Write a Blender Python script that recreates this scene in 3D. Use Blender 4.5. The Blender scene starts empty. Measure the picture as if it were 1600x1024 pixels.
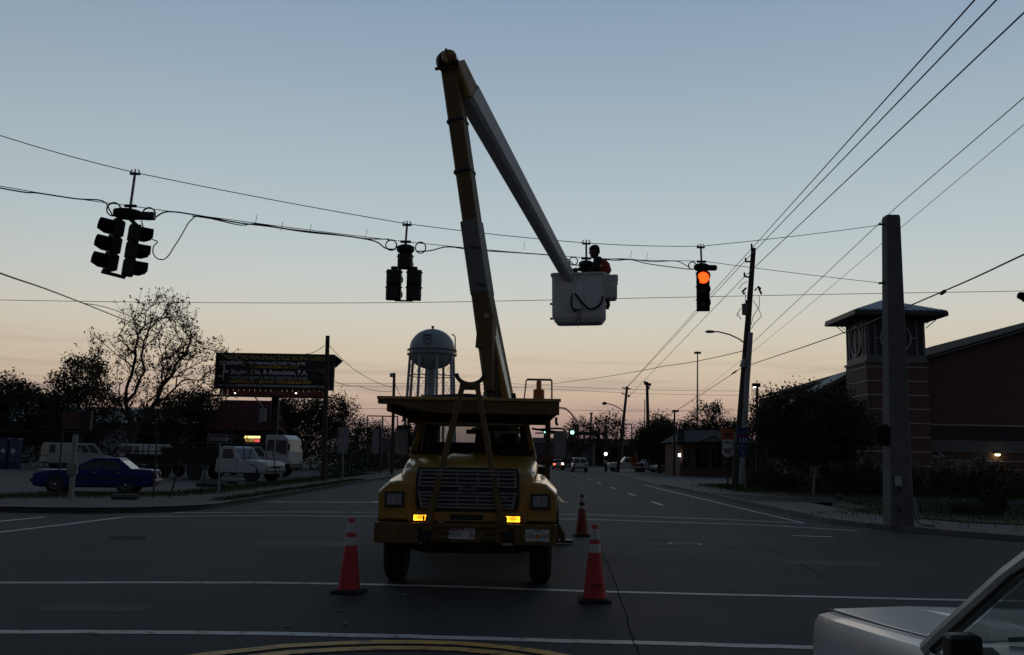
import bpy, bmesh, math, random
import numpy as np
from mathutils import Vector, Matrix
SC = bpy.context.scene
COL = SC.collection
PI = math.pi
R = math.radians
# ---------------------------------------------------------------- camera
F = 1450.0                      # focal length in pixels of the 1600 px wide picture
EYE = 1.72
TH = math.atan(201 / F)
RO = R(1.0)
_fw = Vector((0, math.cos(TH), math.sin(TH)))
_r0 = Vector((1, 0, 0)); _u0 = Vector((0, -math.sin(TH), math.cos(TH)))
_rt = _r0 * math.cos(RO) + _u0 * math.sin(RO)
_up = -_r0 * math.sin(RO) + _u0 * math.cos(RO)
_cd = bpy.data.cameras.new('camera'); CAM = bpy.data.objects.new('camera', _cd); COL.objects.link(CAM)
_cd.sensor_width = 36; _cd.lens = F / 1600 * 36; _cd.clip_end = 20000; _cd.clip_start = 0.05
_m = Matrix((_rt, _up, -_fw)).transposed().to_4x4(); _m.translation = (0, 0, EYE)
CAM.matrix_world = _m
SC.camera = CAM
def at(px, py, d):              # the point d metres ahead (along +Y) seen at a pixel of the photograph
    v = _fw * F + _rt * (px - 800) + _up * (512 - py)
    return Vector((0, 0, EYE)) + v * (d / v.y)
def gr(px, py, z=0.0):          # the point of the ground seen at a pixel
    v = _fw * F + _rt * (px - 800) + _up * (512 - py)
    return Vector((0, 0, EYE)) + v * ((z - EYE) / v.z)
# ---------------------------------------------------------------- world: dusk sky, sun just below the horizon ahead
def lin(r, g, b):
    return tuple(((c / 255 / 12.92) if c <= 10 else ((c / 255 + .055) / 1.055) ** 2.4) for c in (r, g, b)) + (1,)
W = bpy.data.worlds.new('World'); SC.world = W; W.use_nodes = True
def _world():
    nt = W.node_tree; N = nt.nodes; L = nt.links
    bg = N['Background']
    tc = N.new('ShaderNodeTexCoord'); sp = N.new('ShaderNodeSeparateXYZ'); L.new(tc.outputs['Generated'], sp.inputs[0])
    def math_(op, a, b=None, c=None):
        n = N.new('ShaderNodeMath'); n.operation = op
        for i, x in enumerate((a, b, c)):
            if x is None: continue
            if isinstance(x, (int, float)): n.inputs[i].default_value = x
            else: L.new(x, n.inputs[i])
        return n.outputs[0]
    el = math_('MULTIPLY', math_('ARCSINE', sp.outputs['Z']), 180 / PI)
    def ramp(stops):
        r = N.new('ShaderNodeValToRGB'); cr = r.color_ramp; cr.interpolation = 'B_SPLINE' if False else 'LINEAR'
        L.new(math_('DIVIDE', el, 90.0), r.inputs[0])
        while len(cr.elements) < len(stops): cr.elements.new(0.5)
        for e, (p, c) in zip(cr.elements, stops):
            e.position = p / 90; e.color = lin(*c)
        return r.outputs[0]
    west = ramp([(0, (122, 106, 112)), (1.0, (150, 125, 124)), (2.2, (182, 152, 138)), (3.8, (201, 178, 156)), (6.0, (209, 195, 172)),
                 (8.2, (207, 203, 190)), (10.5, (198, 203, 199)), (13.5, (184, 197, 200)), (18, (169, 185, 194)), (23, (151, 170, 187)),
                 (28.5, (132, 155, 179)), (40, (80, 102, 126)), (55, (58, 76, 96)), (90, (46, 60, 76))])
    east = ramp([(0, (60, 60, 66)), (6, (72, 72, 79)), (14, (80, 81, 88)), (28, (74, 80, 90)), (50, (58, 68, 80)), (90, (46, 60, 76))])
    # azimuth: sunset glow a little to the right of straight ahead
    az = R(8)
    vh = N.new('ShaderNodeVectorMath'); vh.operation = 'MULTIPLY'; L.new(tc.outputs['Generated'], vh.inputs[0]); vh.inputs[1].default_value = (1, 1, 0)
    vn = N.new('ShaderNodeVectorMath'); vn.operation = 'NORMALIZE'; L.new(vh.outputs[0], vn.inputs[0])
    vd = N.new('ShaderNodeVectorMath'); vd.operation = 'DOT_PRODUCT'; L.new(vn.outputs[0], vd.inputs[0]); vd.inputs[1].default_value = (math.sin(az), math.cos(az), 0)
    mr = N.new('ShaderNodeMapRange'); mr.interpolation_type = 'SMOOTHSTEP'; L.new(vd.outputs['Value'], mr.inputs[0])
    mr.inputs[1].default_value = -.15; mr.inputs[2].default_value = 1.0
    mx = N.new('ShaderNodeMix'); mx.data_type = 'RGBA'; L.new(mr.outputs[0], mx.inputs[0]); L.new(east, mx.inputs[6]); L.new(west, mx.inputs[7])
    # thin streaks of grey cloud low over the horizon
    mp = N.new('ShaderNodeMapping'); mp.inputs['Scale'].default_value = (2.2, 2.2, 38); L.new(tc.outputs['Generated'], mp.inputs[0])
    nz = N.new('ShaderNodeTexNoise'); nz.inputs['Scale'].default_value = 2.4; nz.inputs['Detail'].default_value = 5; L.new(mp.outputs[0], nz.inputs['Vector'])
    cm = N.new('ShaderNodeMapRange'); L.new(nz.outputs[0], cm.inputs[0]); cm.inputs[1].default_value = .5; cm.inputs[2].default_value = .72
    em = N.new('ShaderNodeMapRange'); em.interpolation_type = 'SMOOTHSTEP'; L.new(el, em.inputs[0]); em.inputs[1].default_value = 7.5; em.inputs[2].default_value = 3.5
    fac = math_('MULTIPLY', math_('MULTIPLY', cm.outputs[0], em.outputs[0]), .6)
    m2 = N.new('ShaderNodeMix'); m2.data_type = 'RGBA'; L.new(fac, m2.inputs[0]); L.new(mx.outputs[2], m2.inputs[6]); m2.inputs[7].default_value = lin(140, 128, 134)
    L.new(m2.outputs[2], bg.inputs[0]); bg.inputs[1].default_value = 1.0
_world()
SC.view_settings.view_transform = 'Standard'; SC.view_settings.look = 'None'; SC.view_settings.exposure = 0.0; SC.view_settings.gamma = 1
SC.view_settings.use_curve_mapping = False
SC.render.engine = 'CYCLES'
SC.cycles.use_denoising = True
SC.cycles.max_bounces = 6; SC.cycles.transparent_max_bounces = 12
# the last glow of the sun that has set behind the far end of the road
_sd = bpy.data.lights.new('sun', 'SUN'); _sd.energy = .06; _sd.angle = R(20); _sd.color = (1, .74, .6)
_so = bpy.data.objects.new('sun', _sd); COL.objects.link(_so)
_so.rotation_euler = Vector((-math.sin(R(8)), -math.cos(R(8)), -math.tan(R(7)))).to_track_quat('-Z', 'Y').to_euler()

# ---------------------------------------------------------------- materials
MATS = {}
def mat(name, col, rough=.6, metal=0., var=.18, scale=6., bump=0., spec=.5, bscale=None, coat=0.):
    if name in MATS: return MATS[name]
    m = bpy.data.materials.new(name); m.use_nodes = True; MATS[name] = m
    N = m.node_tree.nodes; L = m.node_tree.links; b = N['Principled BSDF']
    b.inputs['Roughness'].default_value = rough; b.inputs['Metallic'].default_value = metal
    b.inputs['Specular IOR Level'].default_value = spec
    if coat: b.inputs['Coat Weight'].default_value = coat; b.inputs['Coat Roughness'].default_value = .12
    tc = N.new('ShaderNodeTexCoord')
    nz = N.new('ShaderNodeTexNoise'); nz.inputs['Scale'].default_value = scale; nz.inputs['Detail'].default_value = 6; nz.inputs['Roughness'].default_value = .65
    L.new(tc.outputs['Object'], nz.inputs['Vector'])
    cr = N.new('ShaderNodeValToRGB'); e = cr.color_ramp.elements
    e[0].position = .3; e[1].position = .72
    e[0].color = tuple(max(0, c * (1 - var)) for c in col) + (1,); e[1].color = tuple(min(1, c * (1 + var * .8)) for c in col) + (1,)
    L.new(nz.outputs[0], cr.inputs[0]); L.new(cr.outputs[0], b.inputs['Base Color'])
    rr = N.new('ShaderNodeMapRange'); L.new(nz.outputs[0], rr.inputs[0]); rr.inputs[3].default_value = max(.02, rough - .1); rr.inputs[4].default_value = min(1, rough + .12)
    L.new(rr.outputs[0], b.inputs['Roughness'])
    if bump:
        n2 = N.new('ShaderNodeTexNoise'); n2.inputs['Scale'].default_value = bscale or scale * 8; n2.inputs['Detail'].default_value = 4
        L.new(tc.outputs['Object'], n2.inputs['Vector'])
        bp = N.new('ShaderNodeBump'); bp.inputs['Strength'].default_value = bump; bp.inputs['Distance'].default_value = .02
        L.new(n2.outputs[0], bp.inputs['Height']); L.new(bp.outputs[0], b.inputs['Normal'])
    return m
def lamp_lens(name, col, s0, s1):     # a lit lens: bulb bright behind its middle, dimmer to the edges
    if name in MATS: return MATS[name]
    m = bpy.data.materials.new(name); m.use_nodes = True; MATS[name] = m
    N = m.node_tree.nodes; L = m.node_tree.links; b = N['Principled BSDF']; b.inputs['Base Color'].default_value = (*col, 1); b.inputs['Roughness'].default_value = .25
    tc = N.new('ShaderNodeTexCoord'); sb = N.new('ShaderNodeVectorMath'); sb.operation = 'SUBTRACT'; L.new(tc.outputs['Generated'], sb.inputs[0]); sb.inputs[1].default_value = (.5, .5, .55)
    ln = N.new('ShaderNodeVectorMath'); ln.operation = 'LENGTH'; L.new(sb.outputs[0], ln.inputs[0])
    wv = N.new('ShaderNodeTexWave'); wv.inputs['Scale'].default_value = 3.2; L.new(tc.outputs['Generated'], wv.inputs['Vector'])
    mr = N.new('ShaderNodeMapRange'); mr.interpolation_type = 'SMOOTHSTEP'; L.new(ln.outputs['Value'], mr.inputs[0]); mr.inputs[1].default_value = .5; mr.inputs[2].default_value = .78; mr.inputs[3].default_value = s1; mr.inputs[4].default_value = s0
    mu = N.new('ShaderNodeMath'); mu.operation = 'MULTIPLY_ADD'; L.new(wv.outputs['Fac'], mu.inputs[0]); mu.inputs[1].default_value = .4; mu.inputs[2].default_value = .75
    m2 = N.new('ShaderNodeMath'); m2.operation = 'MULTIPLY'; L.new(mu.outputs[0], m2.inputs[0]); L.new(mr.outputs[0], m2.inputs[1])
    b.inputs['Emission Color'].default_value = (*col, 1); L.new(m2.outputs[0], b.inputs['Emission Strength'])
    return m
def cat_rom(P, k):
    P = [Vector(p) for p in P]; out = []
    for i in range(len(P) - 1):
        a, b, c, d = P[max(i - 1, 0)], P[i], P[i + 1], P[min(i + 2, len(P) - 1)]
        for j in range(k):
            t = j / k; out.append(.5 * ((2 * b) + (c - a) * t + (2 * a - 5 * b + 4 * c - d) * t * t + (3 * b - a - 3 * c + d) * t ** 3))
    return out + [P[-1]]
def emit(name, col, s):
    if name in MATS: return MATS[name]
    m = bpy.data.materials.new(name); m.use_nodes = True; MATS[name] = m
    b = m.node_tree.nodes['Principled BSDF']; b.inputs['Base Color'].default_value = (*col, 1); b.inputs['Roughness'].default_value = .3
    N = m.node_tree.nodes; L = m.node_tree.links
    # a lit lens is a little uneven: hotter in the middle of its bulb pattern
    tc = N.new('ShaderNodeTexCoord'); nz = N.new('ShaderNodeTexNoise'); nz.inputs['Scale'].default_value = 14
    L.new(tc.outputs['Object'], nz.inputs['Vector'])
    mr = N.new('ShaderNodeMapRange'); L.new(nz.outputs[0], mr.inputs[0]); mr.inputs[3].default_value = s * .7; mr.inputs[4].default_value = s * 1.3
    b.inputs['Emission Color'].default_value = (*col, 1); L.new(mr.outputs[0], b.inputs['Emission Strength'])
    return m
def glass(name, tint=(.6, .66, .66), rough=.03):
    if name in MATS: return MATS[name]
    m = bpy.data.materials.new(name); m.use_nodes = True; MATS[name] = m
    N = m.node_tree.nodes; L = m.node_tree.links; N.remove(N['Principled BSDF']); o = N['Material Output']
    t = N.new('ShaderNodeBsdfTransparent'); t.inputs[0].default_value = (*tint, 1)
    g = N.new('ShaderNodeBsdfGlossy'); g.inputs['Roughness'].default_value = rough; g.inputs[0].default_value = (.9, .9, .9, 1)
    lw = N.new('ShaderNodeLayerWeight'); lw.inputs[0].default_value = .5
    pw = N.new('ShaderNodeMath'); pw.operation = 'POWER'; L.new(lw.outputs['Facing'], pw.inputs[0]); pw.inputs[1].default_value = 4
    fr = N.new('ShaderNodeMath'); fr.operation = 'MULTIPLY_ADD'; L.new(pw.outputs[0], fr.inputs[0]); fr.inputs[1].default_value = .9; fr.inputs[2].default_value = .045
    tc = N.new('ShaderNodeTexCoord'); nz = N.new('ShaderNodeTexNoise'); nz.inputs['Scale'].default_value = 3; nz.inputs['Detail'].default_value = 5
    L.new(tc.outputs['Object'], nz.inputs['Vector'])
    mr = N.new('ShaderNodeMapRange'); L.new(nz.outputs[0], mr.inputs[0]); mr.inputs[3].default_value = .0; mr.inputs[4].default_value = .05
    ad = N.new('ShaderNodeMath'); ad.operation = 'ADD'; L.new(fr.outputs[0], ad.inputs[0]); L.new(mr.outputs[0], ad.inputs[1])
    x = N.new('ShaderNodeMixShader'); L.new(ad.outputs[0], x.inputs[0]); L.new(t.outputs[0], x.inputs[1]); L.new(g.outputs[0], x.inputs[2]); L.new(x.outputs[0], o.inputs[0])
    return m
def m_asphalt():
    m = mat('asphalt', (.027, .030, .033), .8, var=.25, scale=.35, bump=.5, bscale=60, spec=.3)
    N = m.node_tree.nodes; L = m.node_tree.links; b = N['Principled BSDF']
    src = b.inputs['Base Color'].links[0].from_socket
    tc = N.new('ShaderNodeTexCoord')
    def mul(fac_sock, col):
        nonlocal src
        x = N.new('ShaderNodeMix'); x.data_type = 'RGBA'; x.blend_type = 'MULTIPLY'
        L.new(fac_sock, x.inputs[0]); L.new(src, x.inputs[6]); x.inputs[7].default_value = (*col, 1); src = x.outputs[2]
    # crack network
    nz = N.new('ShaderNodeTexNoise'); nz.inputs['Scale'].default_value = .7; nz.inputs['Detail'].default_value = 4; L.new(tc.outputs['Object'], nz.inputs['Vector'])
    wv = N.new('ShaderNodeVectorMath'); wv.operation = 'MULTIPLY_ADD'; L.new(nz.outputs['Color'], wv.inputs[0]); wv.inputs[1].default_value = (1.6, 1.6, 0); L.new(tc.outputs['Object'], wv.inputs[2])
    vo = N.new('ShaderNodeTexVoronoi'); vo.feature = 'DISTANCE_TO_EDGE'; vo.inputs['Scale'].default_value = .22; L.new(wv.outputs[0], vo.inputs['Vector'])
    mr = N.new('ShaderNodeMapRange'); L.new(vo.outputs['Distance'], mr.inputs[0]); mr.inputs[1].default_value = .0; mr.inputs[2].default_value = .006; mr.inputs[3].default_value = .85; mr.inputs[4].default_value = 0
    mul(mr.outputs[0], (.15, .15, .15))
    # worn wheel tracks and oil
    n3 = N.new('ShaderNodeTexNoise'); n3.inputs['Scale'].default_value = 1.0; n3.inputs['Detail'].default_value = 3
    mp = N.new('ShaderNodeMapping'); mp.inputs['Scale'].default_value = (.55, .05, 1); L.new(tc.outputs['Object'], mp.inputs[0]); L.new(mp.outputs[0], n3.inputs['Vector'])
    m3 = N.new('ShaderNodeMapRange'); L.new(n3.outputs[0], m3.inputs[0]); m3.inputs[1].default_value = .45; m3.inputs[2].default_value = .75; m3.inputs[4].default_value = .7
    mul(m3.outputs[0], (.6, .6, .6))
    # pale grit speckle
    n4 = N.new('ShaderNodeTexNoise'); n4.inputs['Scale'].default_value = 45; n4.inputs['Detail'].default_value = 2; L.new(tc.outputs['Object'], n4.inputs['Vector'])
    m4 = N.new('ShaderNodeMapRange'); L.new(n4.outputs[0], m4.inputs[0]); m4.inputs[1].default_value = .62; m4.inputs[2].default_value = .75
    x = N.new('ShaderNodeMix'); x.data_type = 'RGBA'; L.new(m4.outputs[0], x.inputs[0]); L.new(src, x.inputs[6]); x.inputs[7].default_value = (.11, .11, .11, 1)
    L.new(x.outputs[2], b.inputs['Base Color'])
    return m
def worn_paint(name, col, under=(.05, .052, .056)):
    m = mat(name, col, .6, var=.2, scale=1.5)
    N = m.node_tree.nodes; L = m.node_tree.links; b = N['Principled BSDF']
    src = b.inputs['Base Color'].links[0].from_socket
    tc = N.new('ShaderNodeTexCoord'); nz = N.new('ShaderNodeTexNoise'); nz.inputs['Scale'].default_value = 5; nz.inputs['Detail'].default_value = 8; nz.inputs['Roughness'].default_value = .75
    L.new(tc.outputs['Object'], nz.inputs['Vector'])
    mr = N.new('ShaderNodeMapRange'); L.new(nz.outputs[0], mr.inputs[0]); mr.inputs[1].default_value = .52; mr.inputs[2].default_value = .62; mr.inputs[4].default_value = .85
    x = N.new('ShaderNodeMix'); x.data_type = 'RGBA'; L.new(mr.outputs[0], x.inputs[0]); L.new(src, x.inputs[6]); x.inputs[7].default_value = (*under, 1)
    L.new(x.outputs[2], b.inputs['Base Color'])
    return m
def m_brick(name, c1, c2, mortar, sc=1.0):
    m = bpy.data.materials.new(name); m.use_nodes = True; MATS[name] = m
    N = m.node_tree.nodes; L = m.node_tree.links; b = N['Principled BSDF']; b.inputs['Roughness'].default_value = .85
    tc = N.new('ShaderNodeTexCoord'); mp = N.new('ShaderNodeMapping'); L.new(tc.outputs['Object'], mp.inputs[0]); mp.inputs['Rotation'].default_value = (PI / 2, 0, 0)
    br = N.new('ShaderNodeTexBrick'); L.new(mp.outputs[0], br.inputs[0]); br.inputs['Color1'].default_value = (*c1, 1); br.inputs['Color2'].default_value = (*c2, 1); br.inputs['Mortar'].default_value = (*mortar, 1)
    br.inputs['Scale'].default_value = sc; br.inputs['Mortar Size'].default_value = .012; br.inputs['Brick Width'].default_value = .21; br.inputs['Row Height'].default_value = .075
    L.new(br.outputs[0], b.inputs['Base Color'])
    bp = N.new('ShaderNodeBump'); bp.inputs['Strength'].default_value = .4; bp.inputs['Distance'].default_value = .01; bp.invert = True; L.new(br.outputs['Fac'], bp.inputs['Height']); L.new(bp.outputs[0], b.inputs['Normal'])
    return m
ASPH = m_asphalt()
CONC = mat('concrete', (.075, .073, .066), .85, var=.3, scale=1.6, bump=.3, bscale=40)
LINE = worn_paint('road_paint_white', (.5, .5, .49))
YLINE = worn_paint('road_paint_yellow', (.64, .34, .05))
GRASS = mat('grass', (.05, .065, .018), .9, var=.4, scale=3, bump=.6, bscale=80)
DIRT = mat('dirt', (.13, .105, .075), .95, var=.35, scale=1.2, bump=.5, bscale=50)
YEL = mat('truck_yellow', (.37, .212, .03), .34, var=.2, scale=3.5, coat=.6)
YELD = mat('worn_shaded_yellow', (.135, .078, .018), .6, var=.35, scale=5, bump=.15)  # worn yellow, with the shade on the boom side darkened into its colour
BLK = mat('black_plastic', (.012, .012, .013), .5, var=.3)
RUB = mat('rubber', (.014, .014, .014), .85, var=.3, bump=.2)
STEEL = mat('galvanised_steel', (.30, .31, .32), .5, .6, var=.2, scale=12)
DSTEEL = mat('dark_steel', (.05, .05, .052), .55, .5, var=.3, scale=8)
CHROME = mat('chrome', (.5, .5, .5), .18, 1., var=.08)
GREYP = mat('grey_fibreglass', (.40, .42, .44), .5, var=.12, scale=4)
WHITEP = mat('white_paint', (.68, .69, .70), .3, var=.07, scale=3, coat=.3)
WOOD = mat('creosote_wood', (.075, .055, .042), .9, var=.35, scale=3, bump=.5)
WIRE = mat('wire', (.02, .02, .02), .6)
LEAFM = mat('leaves', (.045, .055, .018), .75, var=.45, scale=1.3)
LEAFD = mat('dark_leaves', (.03, .042, .014), .75, var=.45, scale=1.3)
LEAFB = mat('browning_leaves', (.085, .062, .028), .8, var=.45, scale=1.3)
BARK = mat('bark', (.06, .048, .038), .95, var=.35, scale=4, bump=.6)
DGLASS = mat('dark_window', (.012, .014, .016), .06, var=.2, spec=.6)
CGLASS = glass('clear_glass')
# ---------------------------------------------------------------- mesh helpers
class MB:
    def __init__(s): s.v = []; s.f = []; s.mi = []; s.cur = 0
    def m(s, i): s.cur = i; return s
    def add(s, vs, fs):
        o = len(s.v); s.v += [tuple(x) for x in vs]
        for f in fs: s.f.append([i + o for i in f]); s.mi.append(s.cur)
        return s
    def box(s, c, sz, rz=0, M=None):
        x, y, z = (a / 2 for a in sz); c = Vector(c)
        P = [Vector((i, j, k)) for k in (-z, z) for j in (-y, y) for i in (-x, x)]
        if rz: rm = Matrix.Rotation(rz, 3, 'Z'); P = [rm @ p for p in P]
        if M is not None: P = [M @ p for p in P]
        return s.add([p + c for p in P], [(0, 2, 3, 1), (4, 5, 7, 6), (0, 1, 5, 4), (2, 6, 7, 3), (0, 4, 6, 2), (1, 3, 7, 5)])
    def span(s, x0, x1, y0, y1, z0, z1): return s.box(((x0 + x1) / 2, (y0 + y1) / 2, (z0 + z1) / 2), (abs(x1 - x0), abs(y1 - y0), abs(z1 - z0)))
    def poly(s, pts): return s.add(pts, [list(range(len(pts)))])
    def loft(s, rings, cap=True, close=True):
        n = len(rings[0]); V = [p for r in rings for p in r]; Fs = []
        for i in range(len(rings) - 1):
            for j in range(n if close else n - 1):
                a = i * n + j; b = i * n + (j + 1) % n; Fs.append((a, b, b + n, a + n))
        if cap and close: Fs.append(list(range(n - 1, -1, -1))); Fs.append([(len(rings) - 1) * n + j for j in range(n)])
        return s.add(V, Fs)
    def tube(s, pts, r, n=8, cap=True):
        pts = [Vector(p) for p in pts]; rs = r if isinstance(r, (list, tuple)) else [r] * len(pts)
        rings = []; side = None
        for i, p in enumerate(pts):
            t = (pts[min(i + 1, len(pts) - 1)] - pts[max(i - 1, 0)])
            if t.length < 1e-9: t = Vector((0, 0, 1))
            t.normalize()
            if side is None:
                side = t.orthogonal().normalized()
            side = (side - t * side.dot(t))
            side = side.normalized() if side.length > 1e-6 else t.orthogonal().normalized()
            b = t.cross(side)
            rings.append([p + (side * math.cos(2 * PI * k / n) + b * math.sin(2 * PI * k / n)) * rs[i] for k in range(n)])
        return s.loft(rings, cap)
    def beam(s, a, b, w0, h0, w1=None, h1=None, ref=(1, 0, 0), ch=0.0):     # a bar of rectangular (chamfered) section
        a = Vector(a); b = Vector(b); w1 = w0 if w1 is None else w1; h1 = h0 if h1 is None else h1
        t = (b - a).normalized(); x = Vector(ref); x = (x - t * x.dot(t)).normalized(); y = t.cross(x)
        def ring(p, w, h):
            w /= 2; h /= 2
            if not ch: q = [(-w, -h), (w, -h), (w, h), (-w, h)]
            else:
                c = ch * min(w, h); q = [(-w + c, -h), (w - c, -h), (w, -h + c), (w, h - c), (w - c, h), (-w + c, h), (-w, h - c), (-w, -h + c)]
            return [p + x * i + y * j for i, j in q]
        return s.loft([ring(a, w0, h0), ring(b, w1, h1)])
    def lathe(s, prof, n=24, c=(0, 0, 0), axis='Z', a0=0, a1=2 * PI):
        c = Vector(c); full = abs(a1 - a0 - 2 * PI) < 1e-6; k = n if full else n + 1
        def pt(r, z, a):
            x, y = r * math.cos(a), r * math.sin(a)
            return c + (Vector((x, y, z)) if axis == 'Z' else Vector((z, x, y)) if axis == 'X' else Vector((y, z, x)))
        rings = [[pt(r, z, a0 + (a1 - a0) * j / n) for j in range(k)] for r, z in prof]
        return s.loft(rings, cap=full, close=full)
    def prism(s, poly, axis, a, b):      # polygon given in the two other axes
        def P(u, v, w): return {'X': (w, u, v), 'Y': (u, w, v), 'Z': (u, v, w)}[axis]
        return s.loft([[P(u, v, a) for u, v in poly], [P(u, v, b) for u, v in poly]])
    def mesh(s, name, mats):
        me = bpy.data.meshes.new(name); me.from_pydata(s.v, [], s.f)
        for x in (mats if isinstance(mats, (list, tuple)) else [mats]): me.materials.append(x)
        if any(s.mi): me.polygons.foreach_set('material_index', s.mi)
        bm = bmesh.new(); bm.from_mesh(me); bmesh.ops.recalc_face_normals(bm, faces=bm.faces); bm.to_mesh(me); bm.free()
        return me
    def build(s, name, mats, parent=None, smooth=False, bevel=0, label=None, cat=None, group=None, kind=None, loc=None, rot=None, seg=2):
        me = s.mesh(name, mats)
        return link(name, me, parent, smooth, bevel, label, cat, group, kind, loc, rot, seg)
def link(name, me, parent=None, smooth=False, bevel=0, label=None, cat=None, group=None, kind=None, loc=None, rot=None, seg=2):
    o = bpy.data.objects.new(name, me); COL.objects.link(o); o.parent = parent
    if loc is not None: o.location = loc
    if rot is not None: o.rotation_euler = rot
    if bevel:
        b = o.modifiers.new('bevel', 'BEVEL'); b.width = bevel; b.segments = seg; b.limit_method = 'ANGLE'; b.angle_limit = R(35)
    if smooth:
        me.polygons.foreach_set('use_smooth', [True] * len(me.polygons))
        try: me.set_sharp_from_angle(angle=R(40))
        except Exception: pass
    tag(o, label, cat, group, kind)
    return o
def tag(o, label=None, cat=None, group=None, kind=None):
    for k, v in (('label', label), ('category', cat), ('group', group), ('kind', kind)):
        if v: o[k] = v
    return o
def thing(name, label, cat, loc=(0, 0, 0), rz=0, group=None):
    o = bpy.data.objects.new(name, None); COL.objects.link(o); o.empty_display_size = .1
    o.location = loc; o.rotation_euler = (0, 0, rz)
    return tag(o, label, cat, group)
def copy_tree(o, parent=None):
    c = o.copy(); COL.objects.link(c); c.parent = parent
    for ch in o.children: copy_tree(ch, c)
    return c
def text(name, body, size, mt, parent, loc, rz=0, sx=1., align='CENTER', rot=None, extr=.002, bold=0.):
    cu = bpy.data.curves.new(name, 'FONT'); cu.body = body; cu.size = size; cu.align_x = align; cu.align_y = 'CENTER'; cu.extrude = extr; cu.resolution_u = 3; cu.offset = bold
    tmp = bpy.data.objects.new(name, cu); COL.objects.link(tmp)
    dg = bpy.context.evaluated_depsgraph_get(); me = bpy.data.meshes.new_from_object(tmp.evaluated_get(dg))
    bpy.data.objects.remove(tmp); me.materials.clear(); me.materials.append(mt)
    o = link(name, me, parent, loc=loc, rot=rot or (PI / 2, 0, rz)); o.scale = (sx, 1, 1)
    return o
def sheet(name, pts, z, mt, parent=None, **k):
    return MB().poly([(p[0], p[1], z) for p in pts]).build(name, mt, parent, **k)
def slab(name, pts, z0, z1, mt, parent=None, **k):
    return MB().loft([[(p[0], p[1], z0) for p in pts], [(p[0], p[1], z1) for p in pts]]).build(name, mt, parent, **k)
def stripm(pts, w, z):
    pts = [Vector((p[0], p[1], 0)) for p in pts]; m = MB(); L = []; Rr = []
    for i, p in enumerate(pts):
        t = (pts[min(i + 1, len(pts) - 1)] - pts[max(i - 1, 0)]).normalized(); n = Vector((-t.y, t.x, 0))
        L.append((p.x + n.x * w / 2, p.y + n.y * w / 2, z)); Rr.append((p.x - n.x * w / 2, p.y - n.y * w / 2, z))
    k = len(pts)
    return m.add(L + Rr, [(i, i + 1, k + i + 1, k + i) for i in range(k - 1)])
def wire(name, pts, r, label, group=None, cat='wire', sag=0., n=5, steps=24, mt=None, parent=None):
    """a wire through the points; sag metres of droop between each two"""
    out = []
    if not sag and len(pts) > 3: pts = cat_rom(pts, 4)
    for a, b in zip(pts[:-1], pts[1:]):
        a = Vector(a); b = Vector(b); k = max(2, steps // max(1, len(pts) - 1))
        for i in range(k):
            t = i / k; p = a.lerp(b, t); p.z -= sag * 4 * t * (1 - t); out.append(p)
    out.append(Vector(pts[-1]))
    return MB().tube(out, r, n).build(name, mt or WIRE, parent, label=label, cat=cat if parent is None else None, group=group)
# ================================================================ THE SETTING
rnd = random.Random(7)
sheet('ground', [(-3000, -300), (3000, -300), (3000, 6000), (-3000, 6000)], -.03, DIRT, kind='structure')
# roadway: the crossing and the street that runs ahead, one asphalt sheet
_rk = .016
_rm = MB()
_rm.poly([(-90, -40, 0), (90, -40, 0), (90, 25, 0), (9.4, 25, 0), (-9.0, 25, 0), (-90, 25, 0)])
_rm.poly([(-9.0, 25, 0), (9.4, 25, 0), (9.5, 60, 0), (-8.6, 60, 0)]); _rm.poly([(-8.6, 60, 0), (9.5, 60, 0), (16, 420, 0), (-3, 420, 0)])
ROAD = _rm.build('road', ASPH, kind='structure')
Z1 = .004
def paint(name, pts, w, mt=LINE, z=Z1): return stripm(pts, w, z).build(name, mt, ROAD)
def wob(pts, n, a, seed):
    r = random.Random(seed); out = []
    for (x0, y0), (x1, y1) in zip(pts[:-1], pts[1:]):
        for i in range(n): t = i / n; out.append((x0 + (x1 - x0) * t + r.uniform(-a, a) * .3, y0 + (y1 - y0) * t + r.uniform(-a, a)))
    return out + [pts[-1]]
paint('crosswalk_line', wob([(-30, 12.0), (-6.47, 12.25), (-3.35, 12.66), (-1.91, 12.68), (-.62, 12.6), (1.05, 12.38), (3.35, 12.28), (5.2, 12.2), (9, 12.1)], 5, .012, 1), .15)
paint('crosswalk_line', wob([(-30, 9.0), (-4.74, 9.05), (-3.01, 9.18), (-1.17, 9.18), (.05, 9.1), (1.19, 9.05), (2.79, 8.97), (9, 8.8)], 5, .012, 2), .17)
paint('crosswalk_line', [(-9.87, 24.33), (-6.86, 25.67), (-3.47, 26.2), (2.27, 26.5), (6.97, 25.35), (8.81, 23.9)], .16)
paint('crosswalk_line', [(-9.3, 26.2), (-6.5, 27.4), (-3.72, 28.1), (2.47, 28.7), (6.2, 27.6), (8.3, 26.4)], .15)
paint('crosswalk_line', [(-9.87, 24.25), (-10.1, 21.8), (-10.38, 19.36), (-10.7, 15)], .16)
paint('crosswalk_line', [(-11.69, 23.84), (-11.9, 22.17), (-12.3, 15)], .16)
paint('stop_line', [(-8.4, 32.7), (-4.7, 33.8), (-1, 34.4)], .3)
paint('stop_line', [(2.0, 36.3), (2.3, 36.3)], .35)
paint('lane_line', [(-4.9, 33.9), (-4.1, 38.5), (-3.6, 60)], .12)
for y in (35.1, 43.6, 53.0, 62.5, 72, 82, 92):
    x = 5.72 + (y - 35) * .014; paint('lane_dash', [(x, y), (x + .04, y + 3.0)], .13)
for y in (62, 74, 86, 98):
    x = -5.2 + (y - 60) * .014; paint('lane_dash', [(x, y), (x + .04, y + 3.0)], .13)
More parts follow.
